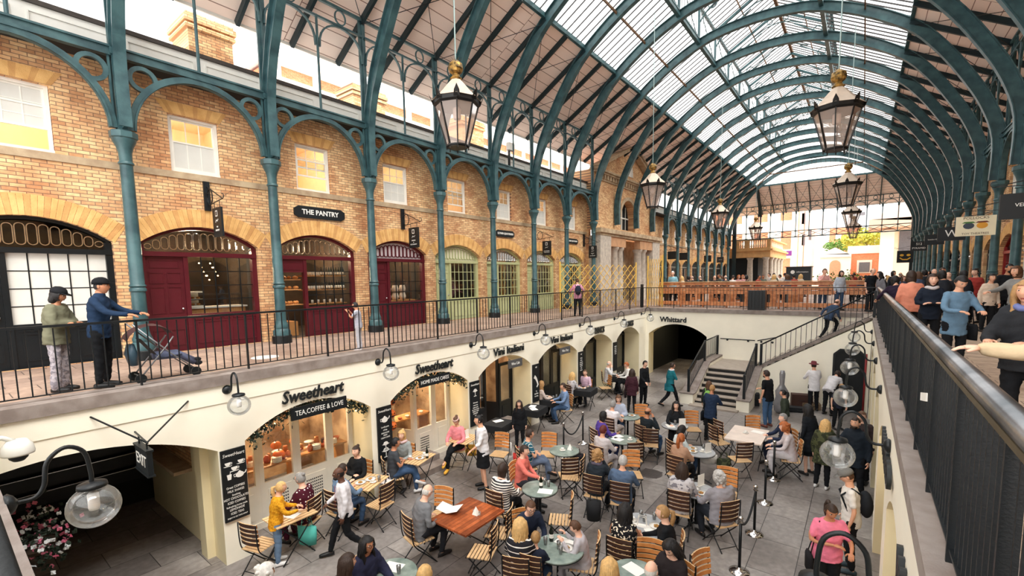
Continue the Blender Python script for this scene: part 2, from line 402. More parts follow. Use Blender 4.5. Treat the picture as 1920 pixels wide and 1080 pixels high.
# ---- buildings' volume behind the facades
wb=MB()
mDeck=M('pale grey roof deck',(222,222,218),.8)
wb.mat(mDeck).box(-21,WL-.25,-4.5,60.9,6.45,6.55)
wb.mat(mDeck).box(WR+.25,12,-4.5,60.9,6.45,6.55)
wb.mat(mBrickL).box(WR+1.6,WR+2.2,-4.5,60.9,6.5,13.5)
struct('roof_deck',wb)
wb=MB(); mRoom=M('warm plaster room',(236,214,178),.8,0,.05)
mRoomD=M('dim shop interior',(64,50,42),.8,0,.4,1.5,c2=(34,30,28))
for a,b in ((-4.5,24.6),(34.5,60.9)):
    wb.mat(mRoom).quad((-17,a,4.2),(-17,b,4.2),(-17,b,6.4),(-17,a,6.4))
    wb.mat(mRoom).quad((-17,a,6.4),(-17,b,6.4),(WL-.28,b,6.4),(WL-.28,a,6.4))
    wb.mat(mPave).quad((-17,a,3.7),(-17,b,3.7),(WL-.28,b,3.7),(WL-.28,a,3.7))
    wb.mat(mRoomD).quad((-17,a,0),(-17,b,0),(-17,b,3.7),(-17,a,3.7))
    for i in range(int((b-a)/D)+1):
        y=Yk(-3)+i*D if a<0 else Yk(10)-D*.5*0+i*D
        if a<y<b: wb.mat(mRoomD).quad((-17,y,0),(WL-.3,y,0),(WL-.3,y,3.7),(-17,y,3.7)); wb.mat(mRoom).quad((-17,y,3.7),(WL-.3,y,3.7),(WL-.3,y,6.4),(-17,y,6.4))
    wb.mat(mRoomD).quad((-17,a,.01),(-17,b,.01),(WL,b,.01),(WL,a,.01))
wb.mat(mDark).quad((8,-4.5,0),(8,60.9,0),(8,60.9,6.4),(8,-4.5,6.4)); wb.quad((8,-4.5,.01),(8,60.9,.01),(WR,60.9,.01),(WR,-4.5,.01))
wb.quad((8,-4.5,3.7),(8,60.9,3.7),(WR+.28,60.9,3.7),(WR+.28,-4.5,3.7))
struct('wall_rooms',wb)
# ================================================================ floors
wb=MB()
wb.mat(mPave).box(-17,XI-.02,-4.5,YF,-.35,0.0)
wb.mat(mPave).box(-17,12,YF+.02,60.9,-.35,0.0)
struct('floor',wb)
wb=MB(); wb.mat(mPaveR).box(XJ+.05,12,-4.5,YF+.02,-.35,0.0); struct('floor_right_walk',wb)
wb=MB(); wb.mat(mPave).box(XI,XJ,-4.5,.2,-.35,0.0); struct('floor_near_walk',wb)
wb=MB(); wb.mat(mFlag).quad((-14,-5,FL),(8,-5,FL),(8,31,FL),(-14,31,FL)); struct('floor_court',wb)
mSq=brickmat('piazza cobbles','XY0',(206,192,176),(180,166,150),(130,120,110),bw=.3,bh=.2,mort=.01,bump=.2)
wb=MB(); wb.quad((-90,60.9,-.05),(90,60.9,-.05),(90,170,-.05),(-90,170,-.05)); struct('ground',wb,mSq)
# copings along the court
wb=MB()
wb.box(XI-.45,XI+.06,.27,YF-.06,-.17,.014); wb.box(XI-.45,XJ-.03,YF-.06,YF+.4,-.17,.012); 
o=struct('trim_4',wb,mCope)
wb=MB(); wb.box(XJ-.02,XJ+.42,.24,21.3,-.14,.012); struct('trim_5',wb,mCope)
wb=MB(); wb.box(XI-.4,XJ-.03,-.2,.265,-.16,.012); struct('trim_6',wb,mCope)
# ================================================================ court walls
ARCH=[(-.05,3.04),(3.5,6.27),(6.85,9.62),(10.1,12.82),(13.33,16.1),(16.6,19.35),(19.88,22.6)]
wb=MB(); hs=[(a,b,FL+.001,arc(a,b,-1.3,-.83),14) for a,b in ARCH]
facade(wb,fLL,.25,YF,FL,-.17,[h for h in hs if h[0]>.2]+[(.251,3.04,FL+.001,(lambda u:arc(-.9,3.04,-1.36,-.8)(u)),14)],.8,mCreamI,mCream)
wb.mat(mCream); wb.box(XI-.001,XI+.018,.25,YF,-.5,-.17)
for a,b in zip([0]+[x[1] for x in ARCH],[x[0] for x in ARCH]+[YF]): pass
struct('wall_court_left',wb)
ARR=[(1.3+3.27*i,3.9+3.27*i) for i in range(6)]
wb=MB(); facade(wb,fRR,.25,21.2,FL,-.14,[(a,b,FL+.001,arc(a,b,-1.3,-.83),12) for a,b in ARR],.8,mCreamI,mCream)
wb.mat(mCream).box(XJ-.018,XJ,.25,21.2,-.5,-.14); struct('wall_court_right',wb)
wb=MB(); facade(wb,fF,XI,XJ+.4,FL,-.17,[(-8.93,-6.0,FL+.001,arc(-8.93,-6.0,-1.36,-.8),14)],.7,mCreamI,mCream)
struct('wall_court_far',wb)
wb=MB(); wb.mat(mCream); wb.quad((XI,.25,FL),(XJ,.25,FL),(XJ,.25,-.16),(XI,.25,-.16)); struct('wall_court_near',wb)
# dark rooms behind the arches
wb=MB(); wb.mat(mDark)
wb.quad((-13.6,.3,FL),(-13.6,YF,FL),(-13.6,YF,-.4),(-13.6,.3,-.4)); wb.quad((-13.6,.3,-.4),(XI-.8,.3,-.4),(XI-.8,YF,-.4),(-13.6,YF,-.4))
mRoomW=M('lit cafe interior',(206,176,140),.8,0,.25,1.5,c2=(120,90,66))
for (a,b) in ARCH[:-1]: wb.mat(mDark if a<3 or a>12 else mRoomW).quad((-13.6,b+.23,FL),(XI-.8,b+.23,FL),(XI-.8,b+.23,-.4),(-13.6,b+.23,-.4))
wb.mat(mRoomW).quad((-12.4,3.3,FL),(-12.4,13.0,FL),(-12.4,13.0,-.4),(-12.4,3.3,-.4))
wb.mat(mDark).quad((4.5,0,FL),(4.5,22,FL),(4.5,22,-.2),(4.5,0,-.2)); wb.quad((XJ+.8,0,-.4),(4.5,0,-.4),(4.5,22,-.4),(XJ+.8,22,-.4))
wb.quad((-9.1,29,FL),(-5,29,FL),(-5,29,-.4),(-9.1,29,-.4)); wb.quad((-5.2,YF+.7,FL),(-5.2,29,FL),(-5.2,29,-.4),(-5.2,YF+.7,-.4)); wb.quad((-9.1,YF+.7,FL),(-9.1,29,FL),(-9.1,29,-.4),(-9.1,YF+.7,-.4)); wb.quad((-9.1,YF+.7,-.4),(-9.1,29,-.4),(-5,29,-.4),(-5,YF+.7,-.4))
wb.quad((-14,.0,FL),(XI,.0,FL),(XI,.0,-.3),(-14,.0,-.3)); wb.quad((-14,YF+.1,FL),(XI,YF+.1,FL),(XI,YF+.1,-.3),(-14,YF+.1,-.3)); wb.quad((XJ,.0,FL),(5,.0,FL),(5,.0,-.3),(XJ,.0,-.3)); wb.quad((XJ,22,FL),(5,22,FL),(5,22,-.3),(XJ,22,-.3))  # unseen dark end walls, added to keep outside light from leaking in
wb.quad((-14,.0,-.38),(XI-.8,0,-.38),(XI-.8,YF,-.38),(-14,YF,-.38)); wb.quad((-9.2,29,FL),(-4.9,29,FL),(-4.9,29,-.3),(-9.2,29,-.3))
struct('wall_vault_rooms',wb)
# exit passage under the left walk: ochre side wall with a sill, brick panel, beams
wb=MB()
wb.mat(mCreamI).box(-13.4,XI-.8,3.06,3.3,FL,-2.1); wb.box(-10.6,XI-.8,3.06,3.3,-2.1,-.4)
wb.mat(mStone).box(-13.4,-10.6,2.75,3.1,-2.12,-2.05)
wb.mat(mBrickX).box(-13.4,-10.6,3.1,3.3,-2.05,-.4)
wb.mat(mCreamI).box(XI-.8,XI-.5,2.9,3.06,FL,-1.2)
struct('wall_passage',wb)
wb=MB()
for i in range(6): wb.mat(mBlk).box(-13.5,-13.4,.25,3.0,-2.9+i*.36,-2.62+i*.36); wb.mat(mSteel).box(-13.39,-13.38,.25,3.0,-2.63+i*.36,-2.615+i*.36)
tag(wb.build('slatted_shutter'),'dark slatted panel at the back of the exit passage','shutter')
# ================================================================ iron columns, ribs, arcade
def catmull(P,n=5):
    P=[Vector(p) for p in P]; out=[]
    for i in range(len(P)-1):
        a=P[max(i-1,0)];b=P[i];c=P[i+1];d=P[min(i+2,len(P)-1)]
        for j in range(n):
            t=j/n; out.append(.5*((2*b)+(c-a)*t+(2*a-5*b+4*c-d)*t*t+(3*b-a-3*c+d)*t**3))
    out.append(P[-1]); return out
half=[(-12.50,4.95),(-12.50,6.45),(-12.12,7.75),(-11.45,9.05),(-10.68,10.25),(-9.85,11.2),(-8.35,12.25),(-6.9,12.93),(-5.8,13.2),(-4.412,13.3)]
prof=catmull(half+[(mirror(x),z) for x,z in half[::-1][1:]],4)
prof=[(p.x,p.y) for p in prof]
def col_mesh():
    root=thing('iron_column','x','column')
    b=MB(); b.mat(mBlack).lathe([(.25,0),(.25,.2),(.23,.22)],n=16); b.mat(mIron).lathe([(.22,.22),(.22,.34),(.175,.4),(.19,.46),(.15,.56),(.14,.62)],n=16)
    o=b.build('base',None,root); smooth_angle(o)
    b=MB(); b.lathe([(.135,.6),(.13,1.5),(.155,1.52),(.155,1.57),(.13,1.6),(.16,1.63),(.13,1.68),(.115,4.2)],n=18)
    o=b.build('shaft',mIron,root); smooth_angle(o)
    b=MB(); b.lathe([(.115,4.2),(.14,4.22),(.14,4.25),(.115,4.28),(.118,4.45),(.15,4.58),(.2,4.68),(.215,4.74)],n=18); b.lathe([(.2,4.72),(.245,4.76),(.245,4.88),(.21,4.9)],n=8,rot=PI/8)
    o=b.build('capital',mIron,root); smooth_angle(o)
    # upper post
    b=MB(); b.box(-.11,.09,-.09,.09,4.88,6.5); b.box(-.1,-.04,-.11,.11,6.45,9.75); b.box(-.13,-.01,-.03,.03,6.45,9.75); b.box(-.14,-.1,-.07,.07,4.9,9.7)
    b.box(-.13,.12,-.12,.12,6.42,6.55)
    b.build('upper_post',mIron,root)
    return root
c0=col_mesh(); first=True
for s,ks in ((1,list(range(-1,7))+list(range(10,18))),(-1,list(range(3,18)))):
    for i,k in enumerate(ks):
        X=XL if s==1 else XR
        lab=('teal iron column of the left arcade, %s from the photo\'s left edge'%ORD[i] if s==1 else 'teal iron column of the right arcade, %s counting away from the camera'%ORD[i])
        if first: c=c0; c.location=(X,Yk(k),0); c['label']=lab; c['group']='columns of the left arcade'; first=False
        else: c=dup(c0,(X,Yk(k),0),0 if s==1 else PI,lab,'columns of the left arcade' if s==1 else 'columns of the right arcade')
rib=MB(); fy=lambda u,v,d:(u,d,v)
dep=[.3 if i<8 else .36 for i in range(len(prof))]
rib.ribbon(prof,fy,dep,-.03,.03)
P=[Vector(p) for p in prof]
for sgn in (1,-1):
    e=[]
    for i in range(len(P)):
        t=(P[min(i+1,len(P)-1)]-P[max(i-1,0)]).normalized(); n=Vector((-t.y,t.x)); e.append(tuple(P[i]+n*sgn*dep[i]/2))
    rib.ribbon(e,fy,.03,-.11,.11)
rib_me=rib.build('roof_rib',mIron).data
ribo=bpy.data.objects['roof_rib']
for i,k in enumerate(range(-1,18)):
    o=ribo if i==0 else ribo.copy()
    if i: COL.objects.link(o)
    o.location=(0,Yk(k),0)
    tag(o,'curved teal iron roof rib spanning the hall, %s from the near end'%ORD[i],'roof rib','arched ribs of the glass roof')
# arcade between columns: beam, arch, rings
def arcade():
    root=thing('arcade_arch','x','arch')
    fn=lambda u,v,d:(d,u,v); h=D/2
    b=MB(); b.box(-.07,.07,-h+.1,h-.1,6.4,6.46); b.box(-.05,.05,-h+.1,h-.1,6.46,6.56); b.box(-.09,.09,-h+.1,h-.1,6.56,6.6); b.build('beam',mIron,root)
    b=MB(); pts=[]
    for i in range(25):
        a=PI*i/24; pts.append((-math.cos(a)*(h-.16),4.95+math.sin(a)*1.4))
    b.ribbon(pts,fn,.14,-.045,.045); b.ribbon([(u*.97,4.95+(v-4.95)*.965) for u,v in pts],fn,.035,-.08,.08)
    b.build('arch_band',mIron,root)
    for s in(-1,1):
        b=MB(); c=(s*(h-.42),6.08); ring=[(c[0]+.23*math.cos(2*PI*i/24),c[1]+.23*math.sin(2*PI*i/24)) for i in range(24)]
        b.ribbon(ring,fn,.085,-.04,.04,closed=True)
        b.box(-.03,.03,s*(h-.14)-.02,s*(h-.14)+.02,4.95,6.4)
        b.build('spandrel_ring',mIron,root)
    b=MB(); b.tube([(0,0,6.6),(0,0,9.2)],.035,8); b.build('mid_post',mIron,root)
    # frieze
    b=MB()
    b.box(-.04,.04,-h+.05,h-.05,9.13,9.19); b.box(-.04,.04,-h+.05,h-.05,9.62,9.7)
    for s in(-1,1):
        c=(s*h/2,9.41); ring=[(c[0]+.17*math.cos(2*PI*i/18),c[1]+.2*math.sin(2*PI*i/18)) for i in range(18)]
        b.ribbon(ring,fn,.035,-.02,.02,closed=True)
        pts=[(c[0]-math.cos(PI*i/14)*(h/2-.06),8.35+math.sin(PI*i/14)**.8*.78) for i in range(15)]
        b.ribbon(pts,fn,.045,-.03,.03)
    b.build('frieze',mIron,root)
    return root
a0=arcade(); first=True
for s,ks in ((1,list(range(-2,6))+list(range(10,17))),(-1,list(range(3,17)))):
    for i,k in enumerate(ks):
        X=XL if s==1 else XR
        lab='teal cast iron arcade arch on the %s side, %s bay away from the camera'%('left' if s==1 else 'right',ORD[i])
        if first: c=a0; c.location=(X,Yk(k)+D/2,0); c['label']=lab; c['group']='arches of the left arcade'; first=False
        else: dup(a0,(X,Yk(k)+D/2,0),0,lab,'arches of the %s arcade'%('left' if s==1 else 'right'))
# ================================================================ roof covering
YN=-4.5; YH=57.9; Y1=54.9
wb=MB(); t=.05
def slope(x0,z0,x1,z1,ya,yb,th=.06):
    wb.add([(x0,ya,z0),(x1,ya,z1),(x1,yb,z1),(x0,yb,z0),(x0,ya,z0+th),(x1,ya,z1+th),(x1,yb,z1+th),(x0,yb,z0+th)],[(0,1,2,3),(7,6,5,4),(0,4,5,1),(1,5,6,2),(2,6,7,3),(3,7,4,0)])
wb.mat(mTimber)
for mx in (lambda x:x,mirror):
    slope(mx(-9.85),11.42,mx(-14.1),8.88,YN,YH)
wb.add([(-9.85,YH,11.42),(-14.1,YH,8.88),(-14.1,62.2,8.88)],[(0,1,2)]); wb.add([(mirror(-9.85),YH,11.42),(mirror(-14.1),YH,8.88),(mirror(-14.1),62.2,8.88)],[(0,2,1)])
wb.mat(mTimberE).add([(-9.85,YH,11.42),(mirror(-9.85),YH,11.42),(mirror(-14.1),62.2,8.88),(-14.1,62.2,8.88)],[(0,1,2,3)])
for mx in (lambda x:x,mirror):
    wb.mat(mGreyW).box(min(mx(-14.1),mx(-14.16)),max(mx(-14.1),mx(-14.16)),YN,62.2,8.8,9.0)
wb.box(-14.1,mirror(-14.1),62.2,62.26,8.8,9.0)
struct('ceiling',wb)
wb=MB()
for mx in (lambda x:x,mirror):
    slope(mx(-9.85),11.47,mx(-6.9),13.17,YN,YH,.01) if False else None
g=MB()
for mx in (lambda x:x,mirror):
    g.add([(mx(-9.85),YN,11.5),(mx(-6.9),YN,13.2),(mx(-6.9),Y1,13.2),(mx(-9.85),YH,11.5)],[(0,1,2,3)])
    g.add([(mx(-6.9),YN,13.25),(mx(-6.9),Y1,13.25),(mx(-6.9),Y1,14.8),(mx(-6.9),YN,14.8)],[(0,1,2,3)])
    g.add([(mx(-7.0),YN,14.85),(XC,YN,16.35),(XC,Y1-1.5,16.35),(mx(-7.0),Y1,14.85)],[(0,1,2,3)])
g.add([(-9.85,YH,11.5),(mirror(-9.85),YH,11.5),(mirror(-6.9),Y1,13.2),(-6.9,Y1,13.2)],[(0,1,2,3)])
g.add([(-7.0,Y1,14.85),(mirror(-7.0),Y1,14.85),(XC,Y1-1.5,16.35)],[(0,1,2)])
g.add([(-6.9,Y1,13.25),(mirror(-6.9),Y1,13.25),(mirror(-6.9),Y1,14.8),(-6.9,Y1,14.8)],[(0,1,2,3)])
o=struct('ceiling_glass',g,gRoof)
b=MB(); mBar=M('dark glazing bar',(52,50,50),.5,0,.2,5); mRust=M('rust brown purlin',(112,80,52),.6,0,.3,5)
b.mat(mBar); n=8
for k in range(-3,17):
    for j in range(n):
        y=Yk(k)+D*j/n
        if y>YH or y<YN: continue
        for mx in (lambda x:x,mirror):
            top=-6.9 if y<Y1 else -9.85+(YH-y)/(YH-Y1)*2.95
            b.bar((mx(-9.85),y,11.5),(mx(top),y,11.5+(top+9.85)*.576),.025,.05)
            if y<Y1: b.bar((mx(-6.9),y,13.2),(mx(-6.9),y,14.8),.02,.02)
            if y<Y1: b.bar((mx(-7.0),y,14.85),(XC if y<Y1-1.5 else mx(-7.0)+(XC-mx(-7.0))*(Y1-y)/1.5,y,16.35 if y<Y1-1.5 else 14.85+1.5*(Y1-y)/1.5),.025,.05)
for i in range(28):
    x=-9.85+(i+.5)*.388; y=YH; t_=min(1,(min(x+9.85,mirror(-9.85)-x))/2.95)
    b.bar((x,YH,11.5),(x,YH-3*t_,11.5+1.7*t_),.025,.05)
struct('ceiling_glazing_bars',b)
b=MB(); b.mat(mRust)
for mx in (lambda x:x,mirror):
    b.bar((mx(-8.4),YN,12.3),(mx(-8.4),56.4,12.3),.05,.1); b.bar((mx(-5.7),YN,15.5),(mx(-5.7),54,15.5),.04,.09)
    b.bar((mx(-9.85),YH,11.5),(mx(-6.9),Y1,13.2),.07,.12)
b.bar((XC,YN,16.32),(XC,Y1-1.5,16.32),.14,.16); b.bar((-8.4,56.4,12.3),(mirror(-8.4),56.4,12.3),.05,.1)
struct('ceiling_purlins',b)
b=MB(); b.mat(mIron)
for mx in (lambda x:x,mirror):
    for (x,z,w_,h_) in ((-9.88,11.42,.12,.18),(-6.9,12.98,.16,.14),(-6.9,13.2,.1,.08),(-6.95,14.8,.12,.12)):
        b.bar((mx(x),YN,z),(mx(x),YH if x<-9 else Y1,z),w_,h_)
    for (x,ks) in ((-7.62,(4,8,12,16)),):
        pass
b.bar((-9.88,YH,11.42),(mirror(-9.88),YH,11.42),.12,.16); b.bar((-6.9,Y1,13.1),(mirror(-6.9),Y1,13.1),.1,.16); b.bar((-6.9,Y1,14.8),(mirror(-6.9),Y1,14.8),.1,.1)
struct('ceiling_beams',b)
# rafters below the timber slope, with tie rods
b=MB(); b.mat(mIronD)
for k2 in range(-3,36):
    y=Yk(0)+k2*D/2
    if y>YH+.2: continue
    for mx in (lambda x:x,mirror):
        b.bar((mx(-9.85),y,11.32),(mx(-14.05),y,8.8),.09,.2)
for i in range(10):
    x=-9.85+i*1.21
    b.bar((x,YH,11.32),(x+(x-XC)*.0,62.1,8.8),.09,.2)
for mx in (lambda x:x,mirror): b.bar((mx(-9.85),YH,11.3),(mx(-14.05),62.1,8.8),.12,.25)
b.mat(mBlack)
for k in range(-1,17):
    for mx in (lambda x:x,mirror):
        b.tube([(mx(-9.95),Yk(k),11.15),(mx(-12.6),Yk(k+1),9.55)],.012,5); b.tube([(mx(-9.95),Yk(k+1),11.15),(mx(-12.6),Yk(k),9.55)],.012,5)
for i in range(9):
    x=-9.85+i*1.21; b.tube([(x,YH+.1,11.1),(x+1.21,61,9.4)],.015,5); b.tube([(x+1.21,YH+.1,11.1),(x,61,9.4)],.015,5)
struct('ceiling_rafters',b)
# lantern trusses over each rib
tr=thing('lantern_truss','x','roof truss')
b=MB()
for mx in (lambda x:x,mirror):
    b.bar((mx(-6.9),0,13.0),(mx(-6.9),0,14.8),.1,.1,(0,1,0)); b.bar((mx(-6.95),0,14.72),(XC,0,16.2),.09,.12)
b.build('posts',mIron,tr)
b=MB(); fy0=lambda u,v,d:(u,d,v)
for mx in (lambda x:x,mirror):
    c=(mx(-6.3),14.62); b.ribbon([(c[0]+.2*math.cos(2*PI*i/14),c[1]+.2*math.sin(2*PI*i/14)) for i in range(14)],fy0,.04,-.03,.03,closed=True)
    pts=[(mx(-6.9),13.9),(mx(-6.55),14.35),(mx(-6.0),14.75),(mx(-5.2),15.3)]; b.ribbon([tuple(p) for p in catmull([(x,z) for x,z in pts],3)],fy0,.05,-.03,.03)
    c=(mx(-4.8),15.75); b.ribbon([(c[0]+.13*math.cos(2*PI*i/12),c[1]+.13*math.sin(2*PI*i/12)) for i in range(12)],fy0,.035,-.03,.03,closed=True)
b.ribbon([(-5.6,15.2),(-5.0,15.5),(XC,15.6),(mirror(-5.0),15.5),(mirror(-5.6),15.2)],fy0,.04,-.025,.025)
b.build('bracket_rings',mIron,tr)
for mx in (lambda x:x,mirror):
    b=MB(); b.tube([(mx(-6.9),0.06,13.05),(mx(-6.9),D-.06,14.75)],.02,5); b.tube([(mx(-6.9),D-.06,13.05),(mx(-6.9),.06,14.75)],.02,5); b.build('tie_rod',mIron,tr)
for i,k in enumerate(range(-1,16)):
    lab='iron truss of the roof lantern above the ribs, %s from the near end'%ORD[i]
    if i==0: tr.location=(0,Yk(k),0); tag(tr,lab,'roof truss','trusses of the roof lantern')
    else: dup(tr,(0,Yk(k),0),0,lab)
# far end screen
es=thing('end_screen','iron end screen with ringed frieze and lattice girder closing the hall','iron screen',(0,YE,0))
fe=lambda u,v,d:(u,d,v); XA,XB=XL,XR
b=MB(); b.box(XA,XB,-.04,.04,9.6,9.68); b.box(XA,XB,-.04,.04,9.12,9.18); b.build('frieze_chords',mIron,es)
b=MB(); nb=13; st=(XB-XA)/nb
for i in range(nb):
    c=XA+(i+.5)*st; b.ribbon([(c+.17*math.cos(2*PI*j/16),9.39+.19*math.sin(2*PI*j/16)) for j in range(16)],fe,.05,-.03,.03,closed=True)
    b.ribbon([(c-math.cos(PI*j/12)*(st/2-.04),8.4+.68*math.sin(PI*j/12)**.8) for j in range(13)],fe,.06,-.03,.03)
b.build('frieze_rings',mIron,es)
b=MB()
for i in range(nb+1): b.box(XA+i*st-.04,XA+i*st+.04,-.05,.05,5.8,9.7)
b.build('mullions',mIron,es)
b=MB(); b.box(XA,XB,-.06,.06,5.8,5.9); b.box(XA,XB,-.06,.06,6.5,6.58)
for i in range(nb): b.bar((XA+i*st,0,5.9),(XA+(i+1)*st,0,6.5),.04,.05); b.bar((XA+(i+1)*st,0,5.9),(XA+i*st,0,6.5),.04,.05)
b.build('lattice_girder',mIron,es)
for X in (XL,XR):
    b=MB(); b.box(X-.2,X+.2,-.2,.2,0,9.7); b.build('corner_pier',mIronD,es)
b=MB(); b.add([(-10.0,-3,11.4),(-9.7,-3,11.4),(-9.7,0,8.4),(-10.0,0,8.4),(-10.0,-2.5,11.4),(-9.7,-2.5,11.4),(-9.75,.3,8.4),(-9.95,.3,8.4)],[(0,1,2,3),(4,5,6,7),(0,1,5,4),(1,2,6,5),(2,3,7,6),(3,0,4,7)]); b.box(-9.92,-9.78,-.1,.1,5.7,8.6)
b.build('strut',mIronD,es)
# ================================================================ railings
def railing(name,label,p0,p1,step,bal,postw=.05,rail='flat',nmax=100,postskip=(),endpost=True,zr=1.08):
    p0,p1=Vector(p0),Vector(p1); L=(p1-p0).length; d=(p1-p0).normalized(); n=Vector((-d.y,d.x,0)).normalized() if abs(d.z)<.99 else Vector((1,0,0)); U=Vector((0,0,1))
    r=thing(name,label,'railing',p0)
    b=MB(); A=Vector((0,0,zr)); B=p1-p0+Vector((0,0,zr))
    if rail=='flat': b.bar(A,B,.06,.035)
    elif rail=='round': b.tube([A+d*-.05,B],.048,16); 
    elif rail=='slope': b.tube([A,B],.025,10)
    o=b.build('handrail',mRail if rail=='round' else mBlack,r,smooth=(rail!='flat'))
    if rail=='round':
        b=MB(); b.bar(A-U*.055,B-U*.055,.07,.03); b.build('rail_bed',M('dull bronze rail bed',(96,86,66),.45,.4,.3,9),r)
    b=MB(); b.bar(Vector((0,0,.09)),p1-p0+Vector((0,0,.09)),.04,.015); b.build('bottom_rail',mBlack,r)
    npst=max(1,int(round(L/step))); m=MB(); m.box(-postw/2 if abs(n.x)>.5 else -.012,postw/2 if abs(n.x)>.5 else .012,-.012 if abs(n.x)>.5 else -postw/2,.012 if abs(n.x)>.5 else postw/2,-.0,zr-.02)
    me=None
    for i in range(npst+1):
        if me is None: o=m.build('post',mBlack,r); me=o.data
        else: o=bpy.data.objects.new('post',me); COL.objects.link(o); o.parent=r
        o.location=(p1-p0)*(i/npst)
    m=MB(); m.box(-.008,.008,-.008,.008,.09,zr-.03); me=None; pts=[]
    for i in range(npst):
        nb=int(round(L/npst/bal))
        for j in range(1,nb): pts.append((p1-p0)*((i+j/nb)/npst))
    pts.sort(key=lambda q:(q+p0-EYEP).length)
    for q in pts[:nmax]:
        if me is None: o=m.build('baluster',mBlack,r); me=o.data
        else: o=bpy.data.objects.new('baluster',me); COL.objects.link(o); o.parent=r
        o.location=q
    if len(pts)>nmax:
        m=MB()
        for q in pts[nmax:]: m.box(q.x-.008,q.x+.008,q.y-.008,q.y+.008,.09+q.z,zr-.03+q.z)
        o=m.build('far_balusters',mBlack,r); o['kind']='stuff'
    return r
railing('railing','long black railing along the left walkway in front of the shops',(-9.3,.45,0),(-9.3,YF-.02,0),1.65,.138)
railing('railing','black railing across the far end of the court above the stair',(-9.3+.03,YF+.04,0),(XJ+.1,YF+.04,0),1.6,.145,zr=1.06)
railing('railing','black railing with thick worn steel handrail along the right walkway',(.47,.3,0),(.47,21.15,0),1.05,.105,rail='round',zr=1.1,postw=.06)
nr=thing('railing','dark railing at the near end of the court, out of focus at the left edge','railing',(-9.3,.055,0))
b=MB(); b.tube([(0,0,1.08),(9.75,0,1.08)],.022,12); b.build('handrail',mBlack,nr,smooth=True)
b=MB(); b.bar((0,0,.09),(9.75,0,.09),.015,.04); b.build('bottom_rail',mBlack,nr)
m=MB(); m.box(-.008,.008,-.008,.008,.0,1.06); me=None
for i in range(70):
    if me is None: o=m.build('baluster',mBlack,nr); me=o.data
    else: o=bpy.data.objects.new('baluster',me); COL.objects.link(o); o.parent=nr
    o.location=(.05+i*.138,0,0)
b=MB(); b.mat(mIron).box(-.06,.06,-.06,.06,0,1.25); tag(b.build('corner_post'),'square black iron post where the left and far railings meet','post'); bpy.data.objects['corner_post'].location=(-9.34,YF+.03,0); bpy.data.objects['corner_post'].data.materials[0]=mBlack
# ================================================================ stair
st=thing('staircase','L shaped stair with dark risers, pale nosings and cream side walls at the far end','staircase',(-4.45,18.8,FL))
mRise=M('black stair riser',(22,22,24),.5,0,.2,5); mNose=M('worn stone tread',(170,158,146),.6,0,.15,5,.15,60)
X0,X1=-5.25,-3.65; ox,oy,oz=-4.45,18.8,FL
LZ=-2.37-FL
for i in range(7):
    z=LZ*(i+1)/7; y=.15+i*.33
    b=MB(); b.mat(mRise).box(X0-ox,X1-ox,y+.03,y+.06,LZ*i/7,z-.04); b.mat(mNose).box(X0-ox,X1-ox,y,y+.36 if i<6 else 4.7,z-.04,z); b.build('step',None,st)
b=MB(); b.mat(mNose).box(X0-.1-ox,X1+.1-ox,-.35,.16,0,.06); b.build('bottom_slab',M('white stone slab',(225,220,212),.6,0,.08),st)
for s,x0,x1 in ((-1,-5.75,X0),(1,X1,-3.2)):
    b=MB(); b.mat(mCream)
    poly=[(-.1,0),(-.1,.42),(.25,.42),(2.35,LZ+.16),(2.35,0)]
    b.prism(poly,lambda u,v,d:(d-ox,u,v),x0,x1); b.build('side_wall',None,st)
    b=MB(); b.mat(mCope).box(x0-.03-ox,x1+.03-ox,-.14,.28,.42,.47); b.bar(((x0+x1)/2-ox,.26,.45),((x0+x1)/2-ox,2.4,LZ+.2),x1-x0+.06,.05); b.build('coping',None,st)
b=MB(); b.mat(mCope).box(-5.75-ox,X0-ox,2.35,4.7,LZ+.12,LZ+.2); b.mat(mCream).box(-5.75-ox,X0-ox,2.35,4.7,0,LZ+.12); b.build('landing_kerb',None,st)
# upper flight rising to the right
US=[]
n=14; x0=-3.3; run=(XJ-.02-x0)/n; rise=(-.0-(-2.37))/n
b=MB(); b.mat(mCream); poly=[(x0-ox,0),(x0-ox,LZ+.05)]+[(XJ-.02-ox,-FL-.1),(XJ-.02-ox,0)]
b.prism(poly,lambda u,v,d:(u,d,v),21.2-oy,21.35-oy); b.build('flank_wall',None,st)
for i in range(n):
    z=LZ+rise*(i+1); x=x0+i*run-ox
    b=MB(); b.mat(mRise).box(x+.02,x+.05,21.35-oy,4.7,z-rise,z-.04); b.mat(mNose).box(x,x+run+.03,21.35-oy,4.7,z-.04,z); b.build('step',None,st)
b=MB(); b.mat(mCope); b.bar((x0-ox-.1,21.27-oy,LZ+.1),(XJ-.1-ox,21.27-oy,-FL-.02),.2,.1); b.build('stringer',None,st)
